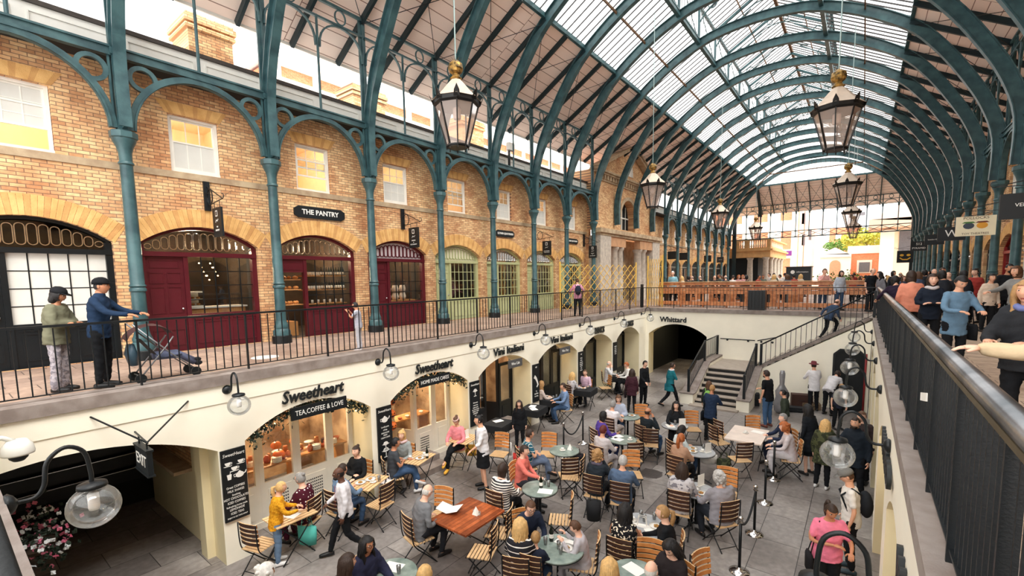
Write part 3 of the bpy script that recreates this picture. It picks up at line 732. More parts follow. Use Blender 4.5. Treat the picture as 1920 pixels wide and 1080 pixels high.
# stair rails
def slope_rail(label,p0,p1,h=.92,bal=.16,post=()):
    r=thing('stair_railing',label,'railing',p0); p0,p1=Vector(p0),Vector(p1); d=p1-p0
    b=MB(); b.tube([Vector((0,0,h)),d+Vector((0,0,h))],.028,10); b.build('handrail',mBlack,r,smooth=True)
    b=MB(); b.bar((0,0,.1),d+Vector((0,0,.1)),.03,.015); b.build('bottom_rail',mBlack,r)
    n=max(1,int(d.length/bal)); m=MB(); m.box(-.009,.009,-.009,.009,.08,h); me=None
    for i in range(1,n):
        if me is None: o=m.build('baluster',mBlack,r); me=o.data
        else: o=bpy.data.objects.new('baluster',me); COL.objects.link(o); o.parent=r
        o.location=d*(i/n)
    for t in (0,1):
        m=MB(); m.box(-.045,.045,-.045,.045,0,h+.02); o=m.build('post',mBlack,r); o.location=d*t
    return r
slope_rail('sloping black handrail on the left of the lower stair flight',(-5.48,18.9,FL+.47),(-5.48,21.2,FL+LZ+.2))
slope_rail('sloping black handrail on the right of the lower stair flight',(-3.42,18.9,FL+.47),(-3.42,21.15,FL+LZ+.22))
slope_rail('black railing along the left of the stair landing',(-5.48,21.25,FL+LZ+.2),(-5.48,YF-.05,FL+LZ+.2))
slope_rail('long sloping black railing of the upper stair flight',(-3.25,21.27,FL+LZ+.17),(XJ+.02,21.27,.03),.95,.2)
for (a,b_,l) in ((-5.35,-3.85,'short black wall handrail above the stair landing'),(-3.75,-3.0,'black wall handrail starting up the upper stair flight')):
    r=thing('wall_handrail',l,'handrail',(a,YF-.09,-1.38)); b=MB(); b.tube([(0,0,0),(b_-a,0,0 if a<-5 else .2)],.022,10); b.build('rail',mBlack,r,smooth=True)
    for t in (.2,.8): b=MB(); b.lathe([(.045,0),(.05,.01),(.05,.02)],n=12); b.move(Matrix.Translation(((b_-a)*t,.09,-.05))@Matrix.Rotation(PI/2,4,'X')); b.tube([((b_-a)*t,.08,-.05),((b_-a)*t,0,-.01)],.012,6); b.build('bracket',mBlack,r)
# ================================================================ sash windows (upper floor)
mFrost=M('frosted pane',(214,214,208),.5,0,.06,3)
def sash(c,side,i,label,var):
    X=WL-.13 if side=='left' else WR+.13; s=1 if side=='left' else -1
    r=thing('sash_window',label,'window',(X,c,4.36)); W=.53; H=1.33
    b=MB()
    for (y0,y1,z0,z1) in ((-W,-W+.06,0,H),(W-.06,W,0,H),(-W,W,H-.06,H),(-W-.02,W+.02,-.0,.07)): b.box(-.05,.05,y0,y1,z0,z1)
    b.build('frame',mWhite,r)
    mid=H*.5; low=0.07 if var not in(1,4,0) else {1:.42,4:.3,0:.46}[var]
    for nm,z0,z1,x in (('upper_sash',mid,H-.06,-.02*s),('lower_sash',low,mid+.04+low*.5,.015*s)):
        b=MB()
        for (y0,y1,a,c_) in ((-W+.06,-W+.1,z0,z1),(W-.1,W-.06,z0,z1),(-W+.06,W-.06,z0,z0+.045),(-W+.06,W-.06,z1-.04,z1)): b.box(x-.02,x+.02,y0,y1,a,c_)
        for t in (-.145,.145): b.box(x-.012,x+.012,t-.01,t+.01,z0,z1)
        b.box(x-.012,x+.012,-W+.1,W-.1,(z0+z1)/2-.01,(z0+z1)/2+.01) if var!=2 else None
        o=b.build(nm,mWhite,r)
        b=MB(); fro=(var in(0,2)) or (nm=='lower_sash' and var in (3,5)); b.box(x-.004,x+.004,-W+.1,W-.1,z0+.03,z1-.03); b.build('glass_pane',mFrost if fro and not(var==2 and nm=='upper_sash') else gWin,o)
    return r
VL=[0,2,1,3,4,3,5,5]
cl=[Yk(k)+D/2 for k in range(-2,6)]
names=['at the left edge of the photo, half open','with pale panels above the hanging bakery sign','open at the bottom above the long name board','above the burgundy bakery shop','open a crack above the first green shop','above the second green shop','above the third green shop with a warm light inside','above the fourth green shop beside the stone doorway']
for i,c in enumerate(cl): sash(c,'left',i,'white sash window %s'%names[i],VL[i])
for i,k in enumerate(range(10,17)): sash(Yk(k)+D/2,'left',i,'white sash window of the far left row, %s beyond the stone doorway'%ORD[i],5)
for i,k in enumerate(range(4,14)): sash(Yk(k)+D/2,'right',i,'white sash window behind the right arcade, %s from the camera'%ORD[i],5)
# ================================================================ upper shop fronts
def shopfront(c,side,label,col,var,fan=None):
    s=1 if side=='left' else -1; X=WL-.2 if side=='left' else WR+.2
    r=thing('storefront',label,'shop front',(X,c,0)); f=arc(-1.3,1.3,2.62,3.07); fn=lambda u,z,d:(d,u,z)
    doorw=.78; um=-1.3+.1+doorw
    b=MB(); b.box(-.08,.08,-1.3,-1.18,0,2.6); b.box(-.08,.08,1.18,1.3,0,2.6); b.box(-.1,.1,-1.3,1.3,2.33,2.44); b.box(-.07,.07,um,um+.1,0,2.33)
    pts=[(-1.27+2.54*i/16,f(-1.27+2.54*i/16)-.03) for i in range(17)]; b.ribbon(pts,fn,.08,-.06,.06); b.build('frame',col,r)
    # fanlight loops
    b=MB(); n=14; w=2.36/n
    for i in range(n):
        u=-1.18+(i+.5)*w; top=f(u)-.14; bot=2.5; rr=w*.42
        if top-bot<rr*1.2: b.ribbon([(u+rr*math.cos(2*PI*j/12),bot+rr*.7+rr*.8*math.sin(2*PI*j/12)) for j in range(12)],fn,.018,.0,.03,closed=True); continue
        P_=[(u+rr*math.cos(PI+PI*j/8),bot+rr+rr*math.sin(PI+PI*j/8)) for j in range(9)]+[(u+rr*math.cos(PI*j/8),top-rr+rr*math.sin(PI*j/8)) for j in range(9)]
        b.ribbon(P_,fn,.018 if fan is None else .026,.0,.03,closed=True)
    b.build('fanlight_bars',(mSteel if fan is None else col),r)
    b=MB(); b.add([(-.01,-1.2,2.42)]+[(-.01,u,z-.06) for u,z in pts]+[(-.01,1.2,2.42)],[tuple(range(19))]); b.build('fanlight_pane',gWin if fan is None else fan,r)
    # stall riser
    b=MB(); b.box(-.06,.04,um+.1,1.18,0,.84); b.box(-.1,.08,um+.1,1.2,.84,.9)
    for k in range(2):
        a=um+.2+k*.82
        for (p,q,z0,z1) in ((a,a+.7,.68,.71),(a,a+.7,.14,.17),(a,a+.03,.14,.71),(a+.67,a+.7,.14,.71)): b.box(.04*s-.0 if s>0 else -.06,.055*s if s>0 else -.04,p,q,z0,z1)
    for k in range(7): b.box(.04 if s>0 else -.07,.06 if s>0 else -.05,um+.16+k*.22,um+.33+k*.22,.75,.79)
    b.build('stall_riser',col,r)
    # glazing bars
    gb=mBlk if col in (mBurg,mBlk) else col; nv=6 if gb is not mBlk else 5
    b=MB(); a0,a1=um+.1,1.18
    for i in range(1,nv): u=a0+(a1-a0)*i/nv; b.box(-.015,.015,u-.011,u+.011,.9,2.33)
    for i in range(1,4): z=.9+1.43*i/4; b.box(-.013,.013,a0,a1,z-.011,z+.011)
    b.build('glazing_bars',gb,r)
    b=MB(); b.box(-.004,.004,a0,a1,.9,2.33); b.build('window_pane',mFrost if var=='blank' else gWin,r)
    # door
    if var!='open':
        b=MB(); b.box(-.04,.02*s if s>0 else .04,-1.18,um,0,2.33); x0,x1=(.02,.035) if s>0 else (-.055,-.04)
        for (z0,z1) in ((.15,.55),(.95,1.6),(1.68,1.95),(2.05,2.25)):
            for (p,q) in ((-1.12,-.83),(-.77,-.48)) if z0<2 else ((-1.1,-.5),): b.box(x0,x1,p,q,z0,z0+.02); b.box(x0,x1,p,q,z1-.02,z1); b.box(x0,x1,p,p+.02,z0,z1); b.box(x0,x1,q-.02,q,z0,z1)
        o=b.build('door_leaf',col,r); k=MB(); k.ell((.06*s,um-.08,1.05),.03,.03,.03); k.build('door_knob',mSteel,o)
    else:
        b=MB(); b.box(-.04,.04,-1.18,um,1.95,2.33); b.box(.04,.055,-1.1,um-.08,2.02,2.04); b.box(.04,.055,-1.1,um-.08,2.24,2.26); b.build('over_door_panel',col,r)
    return r
mFanG=M('cream fan panel',(226,222,200),.5,0,.05); mFanW=M('lilac white fan panel',(206,198,202),.5,0,.05)
shopfront(cl[0],'left','black painted shop front with frosted panes behind the couple with the pushchair',mBlk,'blank')
shopfront(cl[1],'left','burgundy shop front with a pastry counter inside, left of the pantry shop',mBurg,'cake')
shopfront(cl[2],'left','burgundy shop front below the long name board, bread in its open doorway',mBurg,'open')
shopfront(cl[3],'left','burgundy shop front with pale fanlight and sacks in the window',mBurg,'bak',mFanW)
for i,(l,fa) in enumerate((('pale green shop front with dark panes, nearest of the four green ones',mFanG),('second pale green shop front, warm light behind its panes',None),('third pale green shop front, behind the hanging square sign',None),('fourth pale green shop front, next to the stone doorway',None))):
    shopfront(cl[4+i],'left',l,mGreen,'green',fa)
mGryF=M('dark grey shop paint',(40,46,50),.4); mRedF=M('red shop paint',(150,36,34),.4,0,.1)
for i,k in enumerate(range(10,17)): shopfront(Yk(k)+D/2,'left','dark and white shop front of the far left row, %s beyond the stone doorway'%ORD[i],mGryF,'far',mFanG)
for i,k in enumerate(range(4,14)): shopfront(Yk(k)+D/2,'right','shop front behind the right arcade, %s from the camera'%ORD[i],(mRedF if i==2 else (mWhite if i==1 else mGryF)),'far')
# room lights in the shops
def plight(name,loc,e,c=(1,.72,.42),rad=.15):
    l=bpy.data.lights.new(name,'POINT'); l.energy=e; l.color=c; l.shadow_soft_size=rad; o=bpy.data.objects.new(name,l); COL.objects.link(o); o.location=loc; return o
for i,c in enumerate(cl):
    plight('shop_lamp',(-15.0,c+.3,2.7),[.01,60,85,60,12,45,70,45][i])
    plight('office_lamp',(-15.2,c,5.9),[45,45,35,25,18,15,28,15][i],(1,.82,.6))
for k in (11,13,15): plight('shop_lamp',(-15,Yk(k)+D/2,2.7),60)
for i,(a,c_) in enumerate(ARCH[1:4]): plight('cafe_lamp',(-11.1,(a+c_)/2,-1.2),[70,70,40][i],(1,.74,.48))
plight('cafe_lamp',(-11.1,14.7,-1.3),28,(1,.66,.36)); plight('cafe_lamp',(-7.4,26,-1.1),22,(1,.75,.4)); plight('cafe_lamp',(-11.2,18,-1.3),6)
for y in (4.0,8.0): plight('cafe_lamp',(1.9,y,-1.4),20)
# ================================================================ wall lanterns: gooseneck lamp with a glass globe
def goose(loc,rz,label):
    r=thing('globe_lamp',label,'wall lamp',loc,rz,'globe lamps around the court')
    b=MB(); b.move(Matrix()); b.lathe([(.0,0),(.075,.0),(.085,.02),(.06,.05),(.02,.07)],n=14); b.move(Matrix.Rotation(PI/2,4,'Y')); b.build('wall_plate',mBlack,r,smooth=True)
    P_=catmull([(.05,0,0),(.16,0,-.0),(.22,0,.08),(.25,0,.26),(.36,0,.35),(.47,0,.28),(.5,0,.1),(.5,0,.0)],5)
    b=MB(); b.tube(P_,.017,8); b.build('arm',mBlack,r,smooth=True)
    b=MB(); b.lathe([(.03,.02),(.1,.0),(.105,-.03),(.07,-.04)],(.5,0,-.01),16); b.build('cap',mBlack,r,smooth=True)
    b=MB(); b.ell((.5,0,-.21),.185,.185,.178,24,14); b.build('globe',gGlobe,r,smooth=True)
    b=MB(); b.lathe([(.035,0),(.04,.02),(.04,.14),(.02,.16)],(.5,0,-.24),10); b.build('bulb',M('white bulb',(245,240,235),.4),r,smooth=True)
    return r
for i in range(7):
    y=3.26+3.26*i
    if y<23: goose((XI+.0,y,-.27),0,'black gooseneck globe lamp on the left court wall, %s from the near end'%ORD[i])
for i in range(6): goose((XJ-.02,3.5+3.27*i,-.37),PI,'black gooseneck globe lamp on the right court wall, %s from the camera'%ORD[i])
goose((-5.15,.26,-.02),PI/2,'black gooseneck globe lamp at the lower left, on the near wall')
cc=thing('dome_camera','white dome camera on a bracket at the left edge of the photo','security camera',(-8.25,.26,-.3))
b=MB(); b.tube([(0,0,.1),(0,.2,.12),(0,.3,.05)],.03,8); b.build('bracket',mGreyW,cc,smooth=True)
b=MB(); b.lathe([(.03,.12),(.09,.11),(.14,.04),(.155,-.05),(.15,-.07)],(0,.32,-.05),20); b.build('housing',mGreyW,cc,smooth=True)
b=MB(); b.lathe([(.1,-.07),(.085,-.12),(.05,-.155),(0,-.165)],(0,.32,-.05),18); b.build('dome',mBlack,cc,smooth=True)
# ================================================================ hanging hall lanterns
def lantern(loc,label):
    r=thing('hall_lantern',label,'lantern',loc,R(22),'hexagonal lanterns hanging in the hall')
    mBz=M('bronze black lantern iron',(34,34,34),.45,.3,.2,9); mCop=M('pale lantern hood',(196,178,160),.55,.1,.18,5,.1,30); mGold=M('gilded pineapple',(190,150,80),.4,.6,.5,14,c2=(60,48,30))
    n=8; ra=PI/8; r.scale=(1.16,1.16,1.0)
    b=MB(); b.lathe([(.2,0),(.2,.05),(.23,.05),(.23,.02)],n=n,rot=ra)
    for i in range(n):
        a=2*PI*i/n+ra; b.bar((.21*math.cos(a),.21*math.sin(a),.03),(.42*math.cos(a),.42*math.sin(a),.92),.022,.03); b.tube([(.21*math.cos(a),.21*math.sin(a),.02),(.21*math.cos(a),.21*math.sin(a),-.05)],.012,5)
    b.lathe([(.42,.88),(.46,.92),(.47,1.0),(.43,1.02)],n=n,rot=ra); b.build('cage',mBz,r)
    for i in range(n):
        b=MB(); a=2*PI*i/n+ra; u=Vector((math.cos(a),math.sin(a),0)); p=u*.46+Vector((0,0,.93)); q=u*.54+Vector((0,0,1.16)); t=Vector((-u.y,u.x,0))
        b.add([p-t*.06,p+t*.06,p+u*.03+Vector((0,0,.12))+t*.05,q,p+u*.03+Vector((0,0,.12))-t*.05,p-u*.03],[(0,1,2,3,4),(0,4,3,2,1)]); b.build('finial',mBz,r)
    b=MB()
    for i in range(n):
        a=2*PI*i/n+ra; c=2*PI*(i+1)/n+ra
        b.quad((.2*math.cos(a),.2*math.sin(a),.05),(.2*math.cos(c),.2*math.sin(c),.05),(.415*math.cos(c),.415*math.sin(c),.9),(.415*math.cos(a),.415*math.sin(a),.9))
    b.build('glass_panes',gLamp,r)
    b=MB(); b.lathe([(.49,1.0),(.32,1.18),(.17,1.38),(.1,1.46)],n=n,rot=ra); b.build('hood',mCop,r)
    b=MB(); b.lathe([(.1,1.46),(.12,1.49),(.09,1.52),(.07,1.56),(.06,1.6)],n=14); b.lathe([(.06,1.58),(.12,1.63),(.145,1.7),(.13,1.8),(.06,1.87)],n=12)
    for i in range(10):
        a=2*PI*i/10; b.add([(.03*math.cos(a-.3),.03*math.sin(a-.3),1.84),(.03*math.cos(a+.3),.03*math.sin(a+.3),1.84),(.15*math.cos(a),.15*math.sin(a),1.92)],[(0,1,2)])
    b.build('pineapple',mGold,r)
    b=MB(); b.lathe([(.07,.0),(.08,.05),(.08,.22),(.05,.26)],(0,0,.62),10); b.build('lamp_holder',M('pale lamp holder',(226,206,196),.5),r)
    zt=12.6-loc[2] if loc[0]<-5 else 12.2-loc[2]
    if -2<loc[0]: zt=12.3-loc[2]
    b=MB(); b.tube([(0,0,1.85),(0,0,zt)],.014,6); b.build('suspension_rod',M('pale steel rod',(150,170,168),.4,.5),r)
    return r
for i,(x,y) in enumerate(((-7.4,7.7),(-7.4,19.72),(-7.4,31.4),(-7.4,43.5))): lantern((x,y,4.62),'large hanging lantern with pineapple top, left row, %s from the camera'%ORD[i])
for i,(x,y) in enumerate(((-.68,13.85),(-.74,25.5),(-.8,37.3),(-.85,49))): lantern((x,y,4.62),'large hanging lantern with pineapple top, right row, %s from the camera'%ORD[i])
# ================================================================ signs on the upper walls
def board(c,z,w,h,txt,label,size):
    r=thing('name_board',label,'sign',(WL+.03,c,z)); k=.13
    b=MB(); b.prism([(-w/2+k,-h/2),(w/2-k,-h/2),(w/2,-h/2+k*.6),(w/2,h/2-k*.6),(w/2-k,h/2),(-w/2+k,h/2),(-w/2,h/2-k*.6),(-w/2,-h/2+k*.6)],lambda u,v,d:(d,u,v),-.03,.03); b.build('board',mBoard,r)
    text(txt,size,mLet,'lettering',r,(.034,0,0),(0,1,0),bold=size*.02)
board(cl[2]+.12,3.72,1.62,.34,'THE PANTRY','black name board with white capitals over the burgundy bread shop',.2)
board(cl[5],3.72,1.35,.3,'LE PAIN QUOTIDIEN','black name board with small white capitals over the second green shop',.125)
board(cl[7],3.72,1.3,.28,'LE PAIN QUOTIDIEN','black name board over the fourth green shop, beside the stone doorway',.115)
def hang(c,side,label,lines,w=.5,h=.68,post=True,bmat=None,lm=None,zb=4.1,out=.95,deco=True):
    s=1 if side=='left' else -1; X=WL+.02 if side=='left' else WR-.02
    r=thing('hanging_sign',label,'sign',(X,c,zb))
    b=MB()
    if post: b.box(min(0,.05*s),max(0,.05*s),-.07,.07,-.62,.1)
    b.bar((0,0,0),(out*s,0,-.42),.018,.018); b.bar((0,0,-.5),(out*s,0,-.42),.018,.018)
    b.ribbon([(.2*s+.16*math.cos(2*PI*i/18),-.3+.19*math.sin(2*PI*i/18)) for i in range(18)],lambda u,v,d:(u,d,v),.018,-.01,.01,closed=True)
    b.tube([(out*s+.07*math.cos(t)*s,0,-.36+.06*math.sin(t)) for t in [PI*1.4+j*.5 for j in range(9)]],.01,5)
    b.tube([(0,-.6,-.02),((out-.1)*s,0,-.4)],.004,4); b.tube([(0,.6,-.02),((out-.1)*s,0,-.4)],.004,4)
    xc=(out-.1-w/2)*s
    for t in (-.16,.16): b.tube([(xc+t,0,-.45),(xc+t,0,-.62)],.008,5)
    b.build('bracket',mBlack,r)
    b=MB(); b.box(xc-w/2,xc+w/2,-.025,.025,-.62-h,-.6); b.build('board',bmat or mBoard,r)
    for fy,xd in ((-.028,(1,0,0)),(.028,(-1,0,0))):
        for (t,zz,sz) in lines: text(t,sz,lm or mLet,'lettering',r,(xc,fy,-.6-h*zz),xd,ext=.003)
        if deco:
            g=MB(); g.prism([(-.07,.0),(.05,.0),(.05,.14),(-.07,.14)],lambda u,v,d:(xc+u,fy+d,-.72+v-.09),-.001,.001)
            o=g.build('emblem',mLet,r); g=MB(); g.prism([(-.05,.02),(.03,.02),(.03,.12),(-.05,.12)],lambda u,v,d:(xc+u,fy+d,-.72+v-.09),-.0025,.0025); g.build('emblem_inset',mBoard,o)
            g=MB(); g.tube([(xc-.08,fy,-.95),(xc-.03,fy,-.89),(xc+.02,fy,-.93),(xc+.08,fy,-.88)],.008,5); g.build('emblem_leaf',mLet,r)
    return r
hang(cl[1]+.15,'left','black hanging sign on an iron bracket left of the long name board',[('THE',.68,.05),('PANTRY',.8,.06)])
hang(cl[3]+.2,'left','black hanging bakery sign between the burgundy and green shops',[('BAKERY',.66,.055),('&',.76,.05),('RESTAURANT',.86,.055)])
hang(cl[6]-.45,'left','black square hanging sign in front of the third green shop',[('BOULANGERIE',.72,.05),('TABLE D\'HOTE',.82,.05)],post=False)
hang(Yk(6)-.15,'left','black hanging sign by the stone doorway',[('BAKERY',.66,.055),('&',.76,.05),('RESTAURANT',.86,.055)])
for i,k in enumerate((10.6,11.6,14.2,15.9)): hang(Yk(k),'left','plain dark hanging sign in the far left row, %s beyond the stone doorway'%ORD[i],[] if i<3 else [('GEORGIAN',.5,.07)],w=.7,h=.62,post=False,deco=False,bmat=mBoard if i<3 else mGryF,zb=4.3)
# right arcade signs
mCr=M('cream sign board',(238,228,196),.5,0,.04)

def rsign(px,py,w,h,label,lines,bmat=None,lm=None):
    p=hit(px,py,0,2.75); dpt=(p-EYEP).dot(FW); W_=w*dpt/FPX/.8; H_=h*dpt/FPX; return hang(p.y,'right',label,[(t,zz,sz*H_) for t,zz,sz in lines],w=W_,h=H_,post=False,deco=False,bmat=bmat,lm=lm,zb=p.z+.6+H_/2,out=WR-.02-2.75+.1+W_/2)
rsign(1915,385,46,46,'large black hanging sign at the right edge of the photo',[('VEN',.48,.2)])
rsign(1829,423,43,35,'cream hanging toy theatre sign with two small figures',[('POLLOCKS',.1,.2),('TOY THEATRES',.92,.15)],mCr,M('brown letters',(96,70,50),.5))
rsign(1784,438,31,24,'black hanging sign with a large white W between wreaths',[('W',.5,.75)])
rsign(1752,449,22,18,'small black hanging sign with one line of small lettering',[('London House',.5,.17)])
rsign(1723,461,19,17,'black hanging sign with two lines, second farthest in the right arcade',[('S12',.3,.35),('PYRAMID',.75,.27)])
gm=rsign(1697,481,19,22,'black hanging sign with a gold mask face, farthest in the right arcade',[])
_p=hit(1697,481,0,2.75)
for sx in(-1,1):
    b=MB(); b.mat(M('gold leaf',(236,186,60),.4))
    for u in(-.22,.22): b.prism([(u+.14*math.cos(2*PI*i/10),.12+.1*math.sin(2*PI*i/10)) for i in range(10)],lambda p_,q_,d:(2.75-WR+.02+p_,sx*.028+d,_p.z+q_-gm.location.z),-.003,.003)
    b.ribbon([(-.35,-.1),(-.15,-.25),(.15,-.25),(.35,-.1)],lambda p_,q_,d:(2.75-WR+.02+p_,sx*.028+d,_p.z+q_-gm.location.z),.09,-.003,.003); b.build('gold_mask',None,gm)
# ================================================================ stone doorway building between the two shop rows
g0,g1=24.6,34.5; gc=(g0+g1)/2; XG=-12.75
pt=thing('gabled_entrance','brick gabled entrance block with stone columns in the left row','building',(XG,gc,0)); h=(g1-g0)/2
fn=lambda u,z,d:(-d,u,z)
b=MB(); facade(b,fn,-h,h,4.55,8.0,[(-1.15,1.15,4.75,arc(-1.15,1.15,5.6,6.75),16)],.5,mBrickL,mBrickL)
b.mat(mBrickL).box(-3.6,-.0,-h-.001,-h+.2,4.5,8.0); b.box(-3.6,0,h-.2,h,0,8.0); b.box(-3.6,-.3,-h-.1,-h+.2,0,4.5)
b.mat(mBrickL).add([(0,-h,8.0),(0,h,8.0),(0,0,10.0),(-.4,-h,8.0),(-.4,h,8.0),(-.4,0,10.0)],[(0,1,2),(5,4,3),(0,2,5,3),(1,4,5,2)]); b.build('brick_front',None,pt)
b=MB(); b.mat(mStone)
for s in(-1,1): b.bar((.15,s*(h+.25),7.98),(.15,0,10.12),.55,.16); b.bar((.2,s*(h+.3),8.1),(.2,0,10.24),.65,.06)
b.box(-.2,.35,-h-.2,h+.2,7.9,8.02); b.box(-.2,.25,-h-.1,h+.1,7.8,7.9)
for i in range(24): b.box(0,.18,-h+.3+i*.39,-h+.45+i*.39,7.55,7.8)
b.box(0,.06,-h+.2,h-.2,7.45,7.55); b.build('cornice_and_brackets',None,pt)
b=MB(); b.mat(mStone); b.ribbon([(1.32*math.cos(PI*i/16),5.55+1.32*math.sin(PI*i/16)*.98) for i in range(17)],lambda u,v,d:(d,u,v),.22,-.02,.07); b.build('arch_moulding',None,pt)
b=MB(); b.ribbon([(.5*math.cos(PI*i/12)+.1,8.35+.9*math.sin(PI*i/12)) for i in range(13)],lambda u,v,d:(d,u,v),.14,-.02,.05); b.add([(.01,.1+.45*math.cos(PI*i/12),8.35+.85*math.sin(PI*i/12)) for i in range(13)],[tuple(range(13))]); b.build('round_window',mWhite,pt)
b=MB(); b.box(-.5,-.44,-1.1,1.1,4.75,4.85); b.box(-.5,-.44,-.04,.04,4.75,6.7); b.box(-.5,-.44,-1.1,1.1,5.6,5.68)
for u in (-.6,.6): b.box(-.48,-.45,u-.02,u+.02,4.75,6.4)
b.build('arched_window',mWhite,pt)
b=MB(); b.box(-.55,-.52,-1.2,1.2,4.7,6.75); b.build('window_dark',mDark,pt)
b=MB(); b.mat(mStone).box(-.1,.55,-h-.15,h+.15,4.3,4.55); b.box(-.1,.45,-h,h,4.15,4.3)
b.mat(M('warm sandstone',(196,150,112),.8,0,.2,3)).box(-.05,.38,-h+1.4,-1.2,3.55,4.15); b.box(-.05,.38,1.2,h-1.4,3.55,4.15); b.build('entablature',None,pt)
for s in (-1,1):
    b=MB(); b.mat(mStoneG); y=s*(h-.75); b.box(-.3,.42,y-.72,y+.72,0,4.15)
    for i in range(1,9): pass
    b.build('granite_pier',None,pt)
for u in (-2.35,-1.55,1.55,2.35):
    b=MB(); b.lathe([(.34,0),(.34,.12),(.3,.2),(.3,1.2),(.25,3.3),(.3,3.38),(.34,3.44),(.34,3.55)],(.05,u,0),20)
    o=b.build('column',mStoneG,pt); smooth_angle(o)
b=MB(); b.mat(mStone).box(-.9,-.8,-3.4,3.4,0,4.2); b.build('back_wall',None,pt)
b=MB()
for z0,z1 in ((.0,2.3),(2.75,3.9)): b.mat(mBlk).box(-.8,-.72,-1.0,1.0,z0,z1)
b.mat(mWhite)
for u in (-.02,): b.box(-.72,-.69,u,u+.05,0,3.9)
for z in (.9,1.6): b.box(-.72,-.7,-1,1,z,z+.03)
for i in range(9): b.box(-.72,-.69,-.9+i*.22,-.88+i*.22,2.75,3.9)
b.build('door_and_grille',None,pt)
# ================================================================ court shop fronts
XS=-9.95
mTim=M('cream white joinery',(232,228,216),.45,0,.05,4); mDkJ=M('near black joinery',(26,30,34),.4,0,.2,4)
def front(y0,y1,label,mat,panels,low,openp=None,topz=-.85):
    """panels: list of widths; low = height of solid lower part"""
    r=thing('storefront',label,'shop front',(XS,0,FL)); W=y1-y0; H=topz-FL; n=len(panels); tot=sum(panels); u=y0; f=arc(y0-.08,y1+.05,-1.3,-.83)
    b=MB(); b.box(-.08,.05,y0,y0+.07,0,H-.2); b.box(-.08,.05,y1-.07,y1,0,H-.2); b.box(-.08,.06,y0,y1,0,.14)
    b.build('frame',mat,r)
    for i,p in enumerate(panels):
        w=p/tot*(W); a,c=u,u+w; u=c; top=min(f(a),f(c),f((a+c)/2)+0)-FL-.02
        dx=0
        b=MB()
        if i!=openp:
            for (p0,p1,q0,q1) in ((a,a+.09,.14,top),(c-.09,c,.14,top),(a,c,.14,low),(a,c,top-.1,top)): b.box(-.05,.03,p0,p1,q0,q1)
            if low>.6: b.box(.03,.045,a+.15,c-.15,.22,low-.15)
            o=b.build('window_panel',mat,r); b=MB(); b.box(-.01,.0,a+.09,c-.09,low,top-.1); b.build('window_pane',gWin,o)
            if mat is mTim and low>.6 and w>.68:
                b=MB()
                for iy in range(9):
                    for iz in range(6): b.box(.045,.05,a+.18+iy*(w-.4)/9,a+.18+iy*(w-.4)/9+.025,.3+iz*.07,.33+iz*.07)
                b.build('vent_grille',mBlk,o)
        else:
            ang=R(75); Mx=Matrix.Translation((0,a+w,0))@Matrix.Rotation(-ang,4,'Z')
            for (p0,p1,q0,q1) in ((-w,-w+.1,.14,top),(-.1,0,.14,top),(-w,0,.14,low),(-w,0,top-.1,top)): b.box(-.03,.02,p0,p1,q0,q1)
            b.move(Mx); o=b.build('open_door',mat,r); b=MB(); b.box(-.01,.0,-w+.1,-.1,low,top-.1); b.move(Mx); b.build('window_pane',gWin,o)
            b=MB(); b.ell((.06,-w+.05,1.05),.03,.03,.03); b.move(Mx); b.build('door_knob',mSteel,o)
    return r
A1,A2,A3,A4,A5,A6=ARCH[1:]
front(A1[0],A1[1],'white timber cafe front with two vented doors under the first lettered arch',mTim,[.55,.8,.8,.6],.95)
front(A2[0],A2[1],'white timber cafe front with its door open under the second lettered arch',mTim,[.6,.75,.7,.6],.95,1)
front(A3[0],A3[1],'black timber wine cafe front under the third lettered arch',mDkJ,[.5,.7,.65,.7],.9,2)
front(A4[0],A4[1],'black timber wine cafe front under the fourth lettered arch',mDkJ,[.6,.8,.7,.6],.9)
front(A5[0],A5[1],'dark shop front with a narrow lit pane under the fifth lettered arch',mDkJ,[.9,.5,.9],.5)
front(A6[0],A6[1],'dark shop front under the last arch before the corner',mDkJ,[.9,.6,.9],.5)
# steps up into the open door
for y0,y1,l in ((7.2,8.6,'two stone steps at the open white cafe door'),(11.0,12.5,'two stone steps at the black wine cafe door')):
    s_=thing('doorstep',l,'steps',(XI-.1,y0,FL)); 
    for i in range(2): b=MB(); b.box(-.75,.25-i*.35,0,y1-y0,.16*i,.16*(i+1)); b.build('step',mCope,s_)
# letters on the court walls
def wallword(t,y,size,label,z=-.66,sh=.0,mat=None,xs=1,bold=.01):
    o=text(t,size,mat or mLetB,'wall_lettering',None,(XI+.035,y,z),(0,1,0),ext=.015,shear=sh,bold=bold,xs=xs); tag(o,label,'sign')
wallword('Sweetheart',4.88,.35,'black italic wall lettering over the first white cafe arch',z=-.66,sh=.25,bold=.006,xs=.84)
wallword('Sweetheart',8.3,.35,'black italic wall lettering over the second white cafe arch',z=-.66,sh=.25,bold=.006,xs=.84)
wallword('Vini Italiani',11.6,.34,'black wall lettering over the first black wine cafe arch',xs=1.08,bold=.004)
wallword('Vini Italiani',14.9,.34,'black wall lettering over the second black wine cafe arch',xs=1.08,bold=.004)
wallword('PANCS',18.05,.34,'black wall lettering over the fifth arch',xs=.85,bold=.016)
wallword('PANCS',21.3,.34,'black wall lettering over the last arch before the corner',xs=.85,bold=.016)
o=text('Whittard',.36,mLetB,'wall_lettering',None,(-7.65,YF-.035,-.58),(1,0,0),ext=.015,bold=.01); tag(o,'black lettering on the far court wall over the dark arch','sign')
